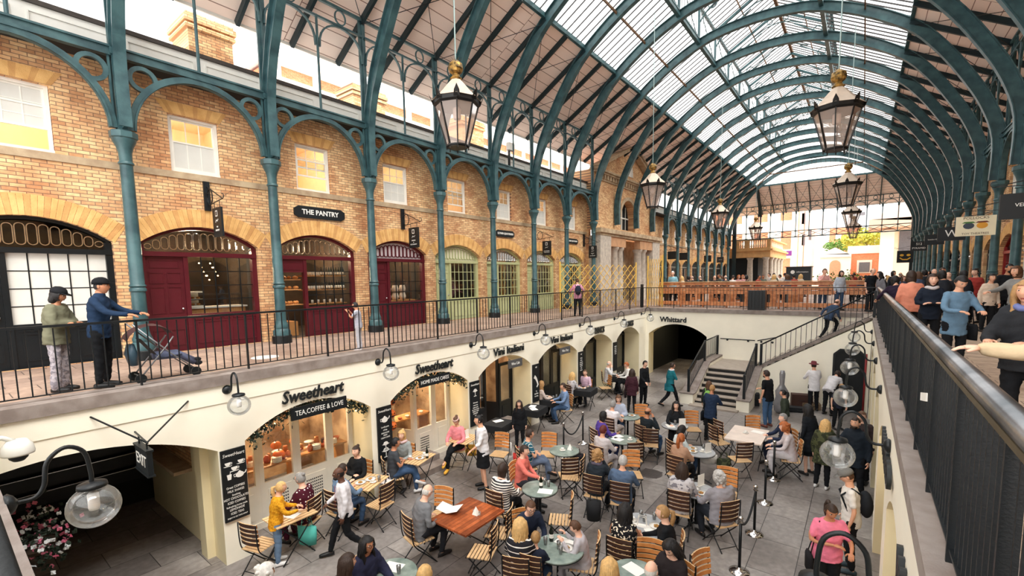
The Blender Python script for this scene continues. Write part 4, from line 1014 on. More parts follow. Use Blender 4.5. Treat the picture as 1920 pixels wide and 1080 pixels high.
for y,t in ((3.6,'WATERED'),(7.1,'WATERED')):
    o=text(t,.36,mLetB,'wall_lettering',None,(XJ-.04,y,-.62),(0,-1,0),ext=.02,bold=.012,space=1.1); tag(o,'raised black letters on the right court wall, %s word from the camera'%('nearer' if y<5 else 'farther'),'sign')
# over-arch boards
def archboard(y,t,label,mat,w=1.0,size=.14,h=.2,z=-1.03,x=XI+.03):
    r=thing('arch_board',label,'sign',(x,y,z)); b=MB(); b.box(-.02,.02,-w/2,w/2,-h/2,h/2); b.build('board',mat,r); text(t,size,mLet,'lettering',r,(.023,0,0),(0,1,0),ext=.002,xs=.8)
archboard(5.0,'TEA,COFFEE & LOVE','dark board lettered for tea under the first arch',mBoard,1.25,.15,.26,-1.02)
archboard(8.3,'HOME MADE CAKES','dark board lettered for cakes under the second arch',mBoard,1.1,.14,.24)
mGryB=M('slate grey board',(84,84,86),.5)
archboard(11.9,'Wine Cafe','grey board with small white words under the third arch',mGryB,.75,.13,.26,-1.15)
archboard(15.1,'Wine Shop','grey board with small white words under the fourth arch',mGryB,.75,.13,.26,-1.15)
# menu boards on the piers
def cup(b,cy,cz,s,kind=0):
    fn=lambda u,v,d:(d,cy+u*s,cz+v*s)
    if kind==0:
        b.prism([(-.5,.35),(.5,.35),(.42,0),(.2,-.25),(-.2,-.25),(-.42,0)],fn,0,.004); b.prism([(-.75,-.3),(.75,-.3),(.5,-.42),(-.5,-.42)],fn,0,.004); b.ribbon([(.45,.25),(.72,.22),(.7,0),(.42,-.05)],fn,.09,0,.004)
    elif kind==1:
        b.prism([(-.4,.5),(.4,.5),(.28,-.5),(-.28,-.5)],fn,0,.004); b.ribbon([(.1,.5),(.25,.95)],fn,.08,0,.004)
    elif kind==2:
        b.prism([(.6*math.cos(2*PI*i/14),.45*math.sin(2*PI*i/14)) for i in range(14)],fn,0,.004); b.ribbon([(.5,.0),(.8,.1),(.95,.45)],fn,.14,0,.004); b.ribbon([(-.5,.25),(-.85,.2),(-.8,-.15),(-.5,-.2)],fn,.08,0,.004); b.prism([(-.25,.42),(.25,.42),(.05,.62),(-.05,.62)],fn,0,.004)
    else:
        b.prism([(-.7,.1),(.7,.1),(.1,-.1),(-.1,-.1)],fn,0,.004); b.prism([(-.5,.1),(-.3,.42),(.0,.5),(.3,.42),(.5,.1)],fn,0,.004); b.ribbon([(0,0),(0,-.75)],fn,.1,0,.004); b.prism([(-.35,-.75),(.35,-.75),(.35,-.85),(-.35,-.85)],fn,0,.004)
def menu(yc,label,head,art,lines,w=.42,z=-2.05,h=1.35):
    r=thing('menu_board',label,'menu board',(XI+.03,yc,z)); b=MB(); b.box(-.02,.015,-w/2,w/2,-h/2,h/2); b.build('board',mBoard,r)
    if head: text(head,.085,mLet,'heading',r,(.018,0,h/2-.1),(0,1,0),ext=.002,shear=.2,xs=.9)
    g=MB()
    for (u,v,s,k) in art: cup(g,u*w,v*h,s,k)
    if art: g.move(Matrix.Translation((.016,0,0))); g.build('drawings',mLet,r)
    z=lines[0] if lines else 0
    for t,sz in lines[1]: 
        text(t,sz,mLet,'menu_line',r,(.018,0,z*h),(0,1,0),ext=.002,xs=.8); z-=sz*1.25/h
menu(3.27,'black menu board with drawn cups on the pier left of the white cafe',"SweetHeart",[(-.25,.3,.1,0),(.27,.3,.1,0),(0,.22,.11,0),(-.22,.12,.1,1),(.2,.12,.12,2)],(-.03,[('Great COFFEES',.06),('MILK SHAKES',.06),('Soothing',.05),('HOT CHOCOLATES',.06),('ICED COFFEES',.06),('Refreshing home made',.048),('LEMONADE',.06),('ICED TEAS',.06),('ENJOY IN OR TAKE AWAY',.036)]))
menu(6.62,'black menu board with a teapot and cake stand between the two cafe arches',"SweetHeart",[(0,.26,.15,2),(0,-.2,.16,3),(0,-.32,.18,3)],(.13,[('Lovely pots',.06),('of tea',.06),('SANDWICHES',.045),('FRESH',.05),('CREAM CAKES',.05)]))
menu(9.88,'black menu board with a sundae drawing left of the wine cafe',"SweetHeart",[(0,.27,.17,3)],(.02,[('Afternoon',.06),('cream teas',.06),('HOME MADE',.05),('VICTORIA SPONGE',.045),('CARROT CAKE',.05),('BROWNIES',.05),('TEAS',.05)]))
menu(13.1,'black board with a white boot-shaped map on the pier between the wine arches','',[(0,.42,.06,2)],(-.22,[('The',.07),('Real Wine',.07),('from Italy',.07)]),w=.4)
g=MB(); g.ribbon([(-.12,.2),(-.02,.12),(.05,-.0),(.1,-.12),(.02,-.2)],lambda u,v,d:(XI+.047+d,13.1+u,-2.0+v),[.12,.1,.08,.08,.05],0,.004); tag(g.build('map_drawing',mLet),'white map shape on the black board between the wine arches','sign')
menu(16.37,'tall black board with dense white lines on the pier right of the wine cafe','',[(0,.42,.06,2)],(.3,[('PASTA',.07),('PIZZA',.07),('ANTIPASTI',.06),('FORMAGGI',.06),('SALUMI',.07),('VINI',.07),('DOLCI',.07)]),w=.4)
menu(19.65,'tall black board beside an orange poster near the corner','',[],(.35,[('BRUNCH',.07),('LUNCH',.07),('DINNER',.07),('DRINKS',.07),('COFFEE',.07)]),w=.4)
b=MB(); b.box(XI-.4,XI-.37,20.0,20.25,-2.7,-1.6); tag(b.build('poster',M('orange poster',(226,160,90),.6,0,.1)),'plain orange poster just inside the last arch','poster')
# exit sign on stays
ex=thing('exit_sign','black hanging exit sign on iron stays over the passage arch','sign',(XI+.02,1.9,-.72))
b=MB(); b.bar((0,-.5,.42),(.62,0,.0),.018,.018); b.bar((0,.75,.38),(.62,0,0),.018,.018); b.bar((0,0,.05),(.66,0,0),.02,.02); b.tube([(.2,0,.02),(.2,0,-.12)],.012,5); b.tube([(.6,0,.02),(.6,0,-.12)],.012,5); b.build('stays',mBlack,ex)
b=MB(); b.box(.08,.7,-.035,.035,-.5,-.12); b.box(.06,.72,-.05,.05,-.13,-.1); b.box(.06,.72,-.05,.05,-.52,-.49); b.build('board',mBoard,ex)
text('EXIT',.25,mLet,'lettering',ex,(.39,-.038,-.31),(1,0,0),ext=.003)
# foliage garlands in the white cafe arches
mLeaf=M('dark garland leaves',(36,52,40),.7,0,.4,20)
for (a,c_),l in ((A1,'dark leafy garland with small lights hung round the first cafe arch'),(A2,'dark leafy garland hung round the second cafe arch')):
    b=MB(); f=arc(a,c_,-1.3,-.83); rr=random.Random(int(a*10))
    for i in range(900):
        u=a+.1+(c_-a-.15)*(i/900); z=f(u)-.03-abs(rr.gauss(0,.12)); x=XI-.1+rr.uniform(-.1,.1); s=.045; d=Vector((rr.uniform(-1,1),rr.uniform(-1,1),rr.uniform(-1,1))).normalized()*s; e=Vector((rr.uniform(-1,1),rr.uniform(-1,1),rr.uniform(-1,1))).normalized()*s*.6
        p=Vector((x,u,z)); b.add([p-d,p+e,p+d,p-e],[(0,1,2,3)])
    o=b.build('garland',mLeaf); tag(o,l,'garland',kind='stuff')
# pumpkins
mPum=M('orange pumpkin',(226,110,40),.5,0,.2,8)
def pumpkin(loc,r,label,face=False,grp=None):
    t=thing('pumpkin',label,'pumpkin',loc,0,grp); b=MB(); vs=[];fs=[];n=32;m=10
    for i in range(m+1):
        a=-PI/2+PI*i/m
        for j in range(n):
            th=2*PI*j/n; q=r*math.cos(a)*(1+.09*abs(math.cos(th*5))-.06); vs.append((q*math.cos(th),q*math.sin(th),r*.8*math.sin(a)*(1-.12*(math.cos(a)<.3))))
    for i in range(m):
        for j in range(n): fs.append((i*n+j,i*n+(j+1)%n,(i+1)*n+(j+1)%n,(i+1)*n+j))
    b.add(vs,fs); b.build('flesh',mPum,t,smooth=True); b=MB(); b.tube([(0,0,r*.7),(0,.01,r*1.05)],[r*.14,r*.09],6); b.build('stem',M('dry stem',(90,80,40),.8),t)
    if face:
        b=MB(); fn=lambda u,v,d:(r*(.93+d),u*r,v*r)
        for s in(-1,1): b.prism([(s*.3-.14,.12),(s*.3+.14,.12),(s*.3,.36)],fn,0,.06)
        b.prism([(-.4,-.1),(.4,-.1),(.22,-.32),(-.22,-.32)],fn,-.05,.06); b.build('carved_face',mBlk,t)
for i,(y,z) in enumerate(((6.98,-1.35),(6.95,-1.68),(6.97,-2.0))): pumpkin((XI-.2,y,z),.15,'carved orange pumpkin hanging at the left of the second arch, %s from the top'%ORD[i],True)
for i,(y,z,r_) in enumerate(((3.75,-2.08,.17),(4.55,-1.95,.11),(4.62,-2.2,.13),(5.0,-2.0,.1))): pumpkin((-10.15-.05*i,y,z),r_,'orange pumpkin in the first cafe window, %s from the left'%ORD[i],i==0)
# window display shelves and goods in the cafe
mWd=M('honey wood',(196,140,84),.55,0,.2,6); mBowl=M('terracotta bowl',(176,84,44),.5); mChina=M('white china',(238,236,230),.25,0,.03)
sh=thing('display_shelf','wooden display shelf running behind the first cafe window','shelf',(-10.25,3.6,FL)); b=MB(); b.box(-.3,.2,0,2.6,1.2,1.24); b.build('top',mWd,sh)
for u in (.05,1.3,2.5):
    b=MB(); b.box(-.28,.15,u,u+.05,0,1.2); b.build('support',mWd,sh)
rr=random.Random(5)
for i in range(16):
    y=3.75+i*.155; b=MB(); s_=rr.uniform(.05,.09)
    k=i%3; 
    if k==0: b.lathe([(s_*.5,0),(s_,s_*.9),(s_*.9,s_*.95),(s_*.45,.01)],n=12)
    elif k==1: b.lathe([(s_*.7,0),(s_*.8,s_),(s_*.5,s_*1.6),(s_*.3,s_*1.8)],n=12)
    else:
        for q in range(4): b.lathe([(s_*1.2,q*.03),(s_*1.25,q*.03+.015),(s_*.3,q*.03+.016)],n=12)
    o=b.build(['bowl','jug','cake_plates'][k],[mBowl,mBowl,mChina][k],smooth=True); o.location=(-10.12-rr.uniform(0,.25),y,FL+1.25)
    tag(o,'small %s in the first cafe window display, %s from the left'%(['terracotta bowl','brown jug','stack of white cake plates'][k],ORD[i]),['bowl','jug','plates'][k],'tea things in the first cafe window')

mCake=M('dark cake',(70,40,28),.7); mJug=M('copper jug',(180,110,70),.35,.5)
for i in range(12):
    y=3.9+i*.19; k=i%4; b=MB()
    if k==0: b.lathe([(.1,0),(.02,.01),(.015,.12),(.11,.13),(.11,.14)],n=14)
    elif k==1: b.lathe([(.05,0),(.07,.08),(.045,.16),(.05,.2)],n=12)
    elif k==2: b.lathe([(.07,0),(.07,.1),(.065,.11),(0,.11)],n=14)
    else:
        b.lathe([(.04,0),(.05,.1),(.03,.14)],n=12)
    nm=['cake_stand','copper_jug','chocolate_cake','glass_jar'][k]; o=b.build(nm,[mChina,mJug,mCake,mJar0][k] if False else [mChina,mJug,mCake,mWd][k],smooth=True); o.location=(-10.42,y,FL+1.25+(.0))
    tag(o,'%s at the back of the first cafe window display, %s from the left'%(['white cake stand','copper jug','round chocolate cake','small wooden jar'][k],ORD[i]),['cake stand','jug','cake','jar'][k],'back row of the first cafe window')
mBulbW=M('warm string bulb',(255,214,150),.4,emit=5)
for j,(a,c_) in enumerate((A1,A2)):
    f=arc(a,c_,-1.3,-.83)
    for i in range(12):
        u=a+.25+(c_-a-.5)*i/11; b=MB(); b.ell((0,0,0),.014,.014,.016,8,6); o=b.build('string_bulb',mBulbW); o.location=(XI-.22,u,f(u)-.14-.05*(i%3)); tag(o,'tiny warm bulb in the garland of the %s cafe arch, %s from the left'%(('first','second')[j],ORD[i]),'light','string bulbs of the garlands')
sh=thing('display_shelf','wooden display shelf inside the second cafe window','shelf',(-10.7,7.0,FL)); b=MB(); b.box(-.3,.2,0,2.4,1.1,1.14); b.build('top',mWd,sh)
for u in (.05,2.3):
    b=MB(); b.box(-.28,.15,u,u+.05,0,1.1); b.build('support',mWd,sh)
for i in range(8):
    b=MB(); s_=.07; b.lathe([(s_*.5,0),(s_,s_*.9),(s_*.9,s_*.95),(s_*.45,.01)],n=12); o=b.build('bowl',[mBowl,mChina][i%2],smooth=True); o.location=(-10.6,7.2+i*.27,FL+1.145); tag(o,'%s bowl on the shelf of the second cafe window, %s from the left'%(['brown','white'][i%2],ORD[i]),'bowl','bowls in the second cafe window')
# ================================================================ terrace beyond the court
mOak=M('varnished orange wood',(212,146,98),.45,0,.25,5,.1,40,c2=(176,108,66)); mOakL=M('light wood',(222,180,130),.5,0,.15,5)
br=thing('terrace_barrier','long brown slatted wood barrier behind the far railing','barrier',(-9.0,25.2,0)); Lb=9.3
for z0,z1,nm in ((1.14,1.3,'top_rail'),(.7,.88,'slat'),(.9,1.08,'slat'),(.1,.3,'bottom_board')): b=MB(); b.box(0,Lb,-.03,.03,z0,z1); b.build(nm,mOak,br)
b=MB(); b.box(0,Lb,-.1,.14,1.31,1.34); b.build('shelf_top',mOakL,br)
for i in range(9): b=MB(); b.box(i*Lb/8-.04,i*Lb/8+.04,.03,.09,0,1.3); b.build('post',mOak,br)
for i in range(5):
    x=-8.4+i*2.0
    t=thing('pub_table','dark pub table behind the slatted barrier, %s from the left'%ORD[i],'table',(x,26.4,0),0,'pub tables behind the barrier')
    b=MB(); b.box(-.75,.75,-.4,.4,.72,.77); b.build('top',mBlk,t)
    for u in(-.6,.6): b=MB(); b.box(u-.04,u+.04,-.3,.3,0,.72); b.build('leg',mBlk,t)
tb=thing('litter_bin','black slatted litter bin against the far railing','bin',(-3.9,23.95,0)); b=MB(); b.box(-.36,.36,-.25,.25,0,.92); b.build('body',mBlk,tb)
for i in range(7): b=MB(); b.box(-.35+i*.105,-.29+i*.105,-.27,-.25,.05,.85); b.build('slat',mBlack,tb)
# yellow folding barriers
mYel=M('yellow folding barrier',(232,190,92),.5,0,.1,8)
def lattice(label,p0,p1,h,n,zz):
    r=thing('folding_barrier',label,'barrier',p0); p0,p1=Vector(p0),Vector(p1); d=p1-p0
    for t in (0,1): b=MB(); b.bar(d*t,d*t+Vector((0,0,h*1.04)),.07,.05); b.build('end_post',mYel,r)
    b=MB()
    for i in range(n):
        for k in range(zz):
            for (a,c) in ((0,1),(1,0)):
                b.bar(d*(i/n)+Vector((0,0,.1+(h-.15)*(k+a)/zz)),d*((i+1)/n)+Vector((0,0,.1+(h-.15)*(k+c)/zz)),.03,.015)
    b.build('lattice',mYel,r); return r
lattice('yellow folding lattice barrier across the left walkway by the stone columns',(-11.6,18.9,0),(-10.0,24.3,0),2.35,12,5)
lattice('yellow folding lattice barrier, closed up at the corner behind the railing',(-9.25,24.1,0),(-8.55,24.4,0),2.65,7,3)
# ================================================================ stone loggia with a balustrade at the end of the left row
mSand=M('golden sandstone',(214,170,116),.8,0,.2,2,.2,30)
lo=thing('balustraded_loggia','golden stone loggia with balustrade and columns at the far end of the left row','building',(-12.7,61.4,0))
b=MB(); b.box(-3,3.9,0,14,3.75,4.5); b.box(-3,4.15,-.25,14,4.5,4.7); b.build('entablature',mSand,lo)
b=MB(); b.box(-3,3.9,0,.35,4.7,4.9); b.box(3.55,3.9,0,14,4.7,4.9); b.box(-3,3.95,-.02,.37,5.75,5.95); b.box(3.5,3.95,0,14,5.75,5.95)
for x in (0.3,1.4,3.7): b.box(x-.22,x+.22,-.03,.4,4.7,5.95)
b.build('balustrade_rails',mSand,lo)
b=MB(); b.lathe([(.07,0),(.12,.15),(.06,.5),(.1,.85)],n=8); me=None
for i in range(22):
    if me is None: o=b.build('baluster',M('pale baluster',(232,214,184),.7),lo); me=o.data
    else: o=bpy.data.objects.new('baluster',me); COL.objects.link(o); o.parent=lo
    o.location=(.65+i*.24,.18,4.9) if i<12 else (3.72,1+(i-12)*1.1,4.9)
for (x,y) in ((3.4,.4),(1.7,.5),(3.5,3.2),(3.5,6),(3.5,8.8),(3.5,11.6)):
    b=MB(); b.lathe([(.38,0),(.34,.2),(.34,1),(.28,3.4),(.38,3.6),(.4,3.75)],(x,y,0),16); b.build('column',mStoneG,lo,smooth=True)
b=MB(); b.box(-3,2.4,1.6,14,0,3.75); b.build('dark_interior',mDark,lo)
# ================================================================ buildings and trees of the square beyond
mRB=brickmat('bright orange brick','XZ0',(236,150,110),(222,128,90),(226,170,140),dirt=.2)
mPaleW=M('near white stucco',(250,240,228),.8,0,.05,1); mPaleP=M('pale pink stone',(236,206,190),.8,0,.1,1); mDkW=M('distant window',(110,110,116),.3)  # near white stucco for bands, bays and gatehouse
def boxat(b,x0,y0,x1,y1,Y,dep=1.0,dy=0):
    """a block whose near face spans two measured corners on the plane at distance Y"""
    a=hit(x0,y0,1,Y+dy); c=hit(x1,y1,1,Y+dy); b.box(min(a.x,c.x),max(a.x,c.x),Y+dy,Y+dy+dep,min(a.z,c.z),max(a.z,c.z))
def house(label,Y,parts,cat='building',depth=10):
    r=thing('distant_house',label,cat,(0,0,0))
    parts=list(parts); q0=parts[0][2][0]; parts[0]=(parts[0][0],parts[0][1],[(q0[0],q0[1],q0[2],536)],0)
    for nm,m,rects,proud in parts:
        if nm=='window':
            for q in rects: b=MB(); boxat(b,*q,Y,.1,-proud); b.build('window',m,r)
        else:
            b=MB()
            for q in rects: boxat(b,*q,Y,depth if proud==0 else .3,-proud)
            b.build(nm,m,r)
    return r
house('orange brick building with broad white window bays beyond the left end',95,[('wall',mRB,[(1340,384,1488,522)],0),('bands',mPaleW,[(1340,424,1489,433),(1340,474,1489,484),(1486,384,1492,522)],.15),('window',mPaleW,[(1392,398,1413,424),(1440,396,1463,424),(1392,434,1413,474),(1440,434,1463,474)],.2),('window',mDkW,[(1400,490,1410,515),(1446,490,1458,515)],.2)])
b=MB(); boxat(b,1462,471,1484,479,94.6,.45); tag(b.build('purple_banner',M('purple banner',(120,50,130),.6)),'small purple banner in front of the orange brick building','banner')
house('narrow pink and white building with drainpipes, right of the orange brick one',100,[('wall',mPaleP,[(1492,384,1524,522)],0),('pilasters',mPaleW,[(1496,386,1503,522),(1511,386,1516,522)],.3),('window',mDkW,[(1504,400,1509,420),(1504,440,1509,460),(1517,430,1521,450)],.3)])
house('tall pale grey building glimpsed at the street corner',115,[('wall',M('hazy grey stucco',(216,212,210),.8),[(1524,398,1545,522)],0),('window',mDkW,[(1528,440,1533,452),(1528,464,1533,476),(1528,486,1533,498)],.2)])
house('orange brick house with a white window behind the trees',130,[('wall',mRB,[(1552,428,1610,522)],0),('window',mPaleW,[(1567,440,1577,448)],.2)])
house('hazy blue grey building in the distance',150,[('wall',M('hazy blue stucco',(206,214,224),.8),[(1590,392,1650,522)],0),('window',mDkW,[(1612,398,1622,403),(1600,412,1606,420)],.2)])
gh=house('white gatehouse with a pediment and a brown arched door',80,[('wall',mPaleW,[(1538,480,1593,525)],0),('cornice',mPaleW,[(1535,477,1596,481)],.3)],depth=4)
b=MB(); A,B_,C_=hit(1537,477,1,79.7),hit(1594,477,1,79.7),hit(1566,464,1,79.7); b.add([A,B_,C_]+[v+Vector((0,.5,0)) for v in (A,B_,C_)],[(0,1,2),(5,4,3),(0,3,4,1),(1,4,5,2),(2,5,3,0)]); b.build('pediment',mPaleW,gh)
p=hit(1566,492,1,79.9); q=hit(1556,492,1,79.9); rr_=p.x-q.x; b=MB(); b.prism([(p.x-rr_,0)]+[(p.x-rr_*math.cos(PI*i/12),p.z-rr_+.3+rr_*math.sin(PI*i/12)) for i in range(13)]+[(p.x+rr_,0)],lambda u,v,d:(u,79.85+d,v),0,.1); b.build('arched_door',M('brown arched door',(206,156,120),.6),gh)
house('low orange brick garden wall with a framed opening',82,[('wall',mRB,[(1594,474,1652,525)],0),('coping',mPaleW,[(1590,462,1652,474)],.2),('panel',mPaleW,[(1607,488,1634,512)],.15),('opening',mDkW,[(1611,492,1630,510)],.3)],'wall',1)
# church portico at the right
ch=thing('church_portico','cream church front with a broad overhanging gable at the right of the square','church',(0,0,0))
b=MB(); boxat(b,1652,432,1672,525,74,2); b.build('corner_pier',mPaleW,ch)
b=MB(); boxat(b,1668,400,1760,525,76,8); b.build('wall',M('cream church stucco',(240,224,196),.8,0,.06,1),ch)
b=MB(); A,B_,C_=hit(1633,412,1,72),hit(1800,412,1,72),hit(1718,362,1,72); b.add([A,B_,C_]+[v+Vector((0,8,0)) for v in (A,B_,C_)],[(0,1,2),(5,4,3),(0,3,4,1),(1,4,5,2),(2,5,3,0)]); b.build('gable',mPaleP,ch)
b=MB(); boxat(b,1630,412,1800,417,72,8); b.build('eaves',M('orange brown eaves',(226,186,160),.7),ch)
b=MB(); boxat(b,1687,432,1706,478,75.9,.2); b.build('tall_window',mDkW,ch)
# trees
mLfY=M('yellow green leaves',(196,196,80),.7,0,.3,9); mLfG=M('fresh green leaves',(110,150,70),.7,0,.3,9); mTrunk=M('tree bark',(90,70,50),.9)
def tree(label,px,py,Y,r,m,n=500):
    c=hit(px,py,1,Y); t=thing('tree',label,'tree',(c.x,c.y,0)); q=random.Random(int(px)); b=MB()
    for i in range(n):
        v=Vector((q.gauss(0,1),q.gauss(0,1),q.gauss(0,.6))).normalized()*r*q.uniform(.6,1.05); v.z*=.6; s=r*.1
        d=Vector((q.uniform(-1,1),q.uniform(-1,1),q.uniform(-1,1)))*s; e=Vector((q.uniform(-1,1),q.uniform(-1,1),q.uniform(-1,1)))*s; p=v+Vector((0,0,c.z)); b.add([p-d,p+e,p+d,p-e],[(0,1,2,3)])
    b.build('crown',m,t); b=MB(); b.tube([(0,0,0),(0,0,c.z)],[r*.08,r*.05],7); b.build('trunk',mTrunk,t)
tree('yellow green tree over the garden wall',1625,450,88,3.0,mLfY,900); tree('smaller green tree behind the gatehouse',1571,461,92,1.9,mLfG,600)
for i,(px,Y) in enumerate(((1556,52),(1585,54),(1600,57))):
    c=hit(px,516,1,Y); t=thing('potted_shrub','green potted shrub on the terrace, %s from the left'%ORD[i],'plant',(c.x,Y,0),0); q=random.Random(i); b=MB()
    for j in range(160):
        v=Vector((q.gauss(0,.45),q.gauss(0,.35),abs(q.gauss(0,.35))+1.0)); d=Vector((q.uniform(-1,1),q.uniform(-1,1),q.uniform(-1,1)))*.09; e=Vector((q.uniform(-1,1),q.uniform(-1,1),q.uniform(-1,1)))*.09; b.add([v-d,v+e,v+d,v-e],[(0,1,2,3)])
    b.build('foliage',mLfG,t); b=MB(); b.lathe([(.35,0),(.4,.95),(.3,.9)],n=12); b.build('pot',mStone,t)
# dark information kiosk
k0=hit(1474,502,1,50); k1=hit(1521,502,1,50); kw=(k1.x-k0.x)/2; kk=thing('kiosk','dark kiosk with a white disc and small white word on the terrace','kiosk',((k0.x+k1.x)/2,50,0))
b=MB(); b.box(-kw,kw,0,1.5,0,2.3); b.build('body',M('charcoal kiosk',(44,50,54),.5),kk); b=MB(); b.box(-kw-.1,kw+.1,-.1,1.6,2.3,2.36); b.build('roof',mBlk,kk)
b=MB(); b.prism([(-.45+.17*math.cos(2*PI*i/20),1.85+.17*math.sin(2*PI*i/20)) for i in range(20)],lambda u,v,d:(u,-.02+d,v),0,.015); b.build('disc',mLet,kk); text('information',.2,mLet,'lettering',kk,(.32,-.02,1.85),(1,0,0),ext=.003)
# chimneys and the gabled brick building above the left row
def chim(x0,x1,y0,y1,zt,label):
    r=thing('chimney',label,'chimney',((x0+x1)/2,(y0+y1)/2,6.5)); w,d=(x1-x0)/2,(y1-y0)/2; b=MB(); b.box(-w,w,-d,d,0,zt-6.5-.25); b.build('stack',mBrickL,r)
    b=MB(); b.box(-w-.07,w+.07,-d-.07,d+.07,zt-6.9,zt-6.8); b.box(-w-.09,w+.09,-d-.09,d+.09,zt-6.75,zt-6.6); b.box(-w-.04,w+.04,-d-.04,d+.04,zt-6.6,zt-6.5); b.build('cap',mBrickL,r)
c=hit(360,50,0,-14.9)
chim(-15.9,-14.7,5.0,6.1,8.95,'big brick chimney at the upper left behind the parapet')
chim(-17,-16,10.9,12.4,9.3,'brick chimney behind the second iron column from the left'); chim(-17,-16,17,18.6,9.7,'brick chimney behind the hanging lantern of the left row')
gb=thing('gabled_building','orange brick building with white bands and a gable, behind the left row','building',(-25,0,0))
P=lambda x,y:hit(x,y,0,-25)
mRBy=brickmat('orange brick side','YZ0',(236,150,110),(222,128,90),(226,170,140),dirt=.2)
y0=P(515,200).y; y1=P(905,280).y; zt=P(560,170).z; 
b=MB(); b.box(-6,0,y0,y1+14,-.05,13.3); b.build('wall',mRBy,gb)
b=MB(); ya=P(518,140).y; yb=P(700,200).y; ym=P(576,100).y; za=P(576,100).z; b.add([(0.1,ya-.6,13.3),(0.1,yb+1,13.3),(0.1,ym,za),(-6,ya-.6,13.3),(-6,yb+1,13.3),(-6,ym,za)],[(0,1,2),(5,4,3),(0,2,5,3),(1,4,5,2)]); b.build('gable',mPaleW,gb)
b=MB(); b.box(0,.35,y0-.3,y1+14,13.1,13.6); b.box(0,.15,y0,y1+14,12.3,12.5)
for i in range(14): b.box(0,.14,y0+i*2.2,y0+i*2.2+.4,6,13.1)
b.build('white_bands',mPaleW,gb)
for i in range(9):
    b=MB(); b.box(0,.12,y0+1.0+i*2.2,y0+1.8+i*2.2,11.2,12.1); b.build('window',mDkW if i%3 else mPaleW,gb)
# floodlight and camera fixed at the upper arcade
fl=thing('floodlight','grey floodlight on the upper parapet, left of the gabled entrance','floodlight',(-12.75,Yk(4)-1.6,7.5)); b=MB(); b.box(-.05,.12,-.2,.2,-.16,.16); b.build('head',mGreyW,fl); b=MB(); b.box(-.1,.0,-.03,.03,-.9,-.1); b.build('bracket',mBlack,fl)
# ================================================================ people
def remesh(mb,vox,name='m',sm=2,fold=0):
    me=bpy.data.meshes.new(name); me.from_pydata(mb.v,[],mb.f); o=bpy.data.objects.new(name,me); COL.objects.link(o)
    bm=bmesh.new(); bm.from_mesh(me); bmesh.ops.recalc_face_normals(bm,faces=bm.faces); bm.to_mesh(me); bm.free()
    r=o.modifiers.new('r','REMESH'); r.mode='VOXEL'; r.voxel_size=vox
    s=o.modifiers.new('s','SMOOTH'); s.iterations=sm; s.factor=.6
    out=bpy.data.meshes.new_from_object(o.evaluated_get(bpy.context.evaluated_depsgraph_get()))
    bpy.data.objects.remove(o); bpy.data.meshes.remove(me)
    if fold:
        n=len(out.vertices); co_=np.empty(n*3); no=np.empty(n*3); out.vertices.foreach_get('co',co_); out.vertices.foreach_get('normal',no); c=co_.reshape(-1,3); nn=no.reshape(-1,3); ph=rnd.uniform(0,6)
        w_=np.sin(c[:,2]*62+np.sin(c[:,0]*23+ph)*1.7+c[:,1]*18)*.5+np.sin(c[:,0]*44+c[:,2]*31+ph)*.35+np.sin(c[:,2]*120+c[:,0]*50+ph*2)*.25
        c+=nn*(w_*fold)[:,None]; out.vertices.foreach_set('co',c.ravel()); out.update()
    out.polygons.foreach_set('use_smooth',[True]*len(out.polygons)); return out
def limb(b,pts,rad,n=10):
    pts=[Vector(p) for p in pts]; b.tube(catmull(pts,3) if len(pts)>2 else pts,[rad[0]+(rad[-1]-rad[0])*0]*0 or (interp(rad,len(catmull(pts,3))) if len(pts)>2 else list(rad)),n)
    for p,r in ((pts[0],rad[0]),(pts[-1],rad[-1])): b.ell(p,r,r,r,8,6)
def interp(r,n):
    return [r[int(min(i/(n-1)*(len(r)-1),len(r)-1.001))]*(1-((i/(n-1)*(len(r)-1))%1 if i<n-1 else 1))+r[min(int(min(i/(n-1)*(len(r)-1),len(r)-1.001))+1,len(r)-1)]*((i/(n-1)*(len(r)-1))%1 if i<n-1 else 1) for i in range(n)]
def loft(b,rings,n=14,Mx=None):
    vs=[];fs=[]
    for (x,y,z,rx,ry) in rings:
        for j in range(n):
            a=2*PI*j/n; v=Vector((x+rx*math.cos(a),y+ry*math.sin(a),z)); vs.append(Mx@v if Mx else v)
    k=len(rings)
    for i in range(k-1):
        for j in range(n): fs.append((i*n+j,i*n+(j+1)%n,(i+1)*n+(j+1)%n,(i+1)*n+j))
    fs.append(tuple(range(n-1,-1,-1))); fs.append(tuple((k-1)*n+j for j in range(n))); b.add(vs,fs)
SKIN={'l':(226,172,142),'m':(190,132,100),'d':(92,60,46),'p':(238,190,165)}
def skinm(k): return M('skin '+k,SKIN[k],.5,0,.06,6,spec=.35)
mLip=M('lips',(176,92,84),.45); mEyeW=M('eye white',(230,226,220),.3); mIris=M('dark eye',(36,26,22),.2); mBrow=M('brow hair',(60,42,32),.8)
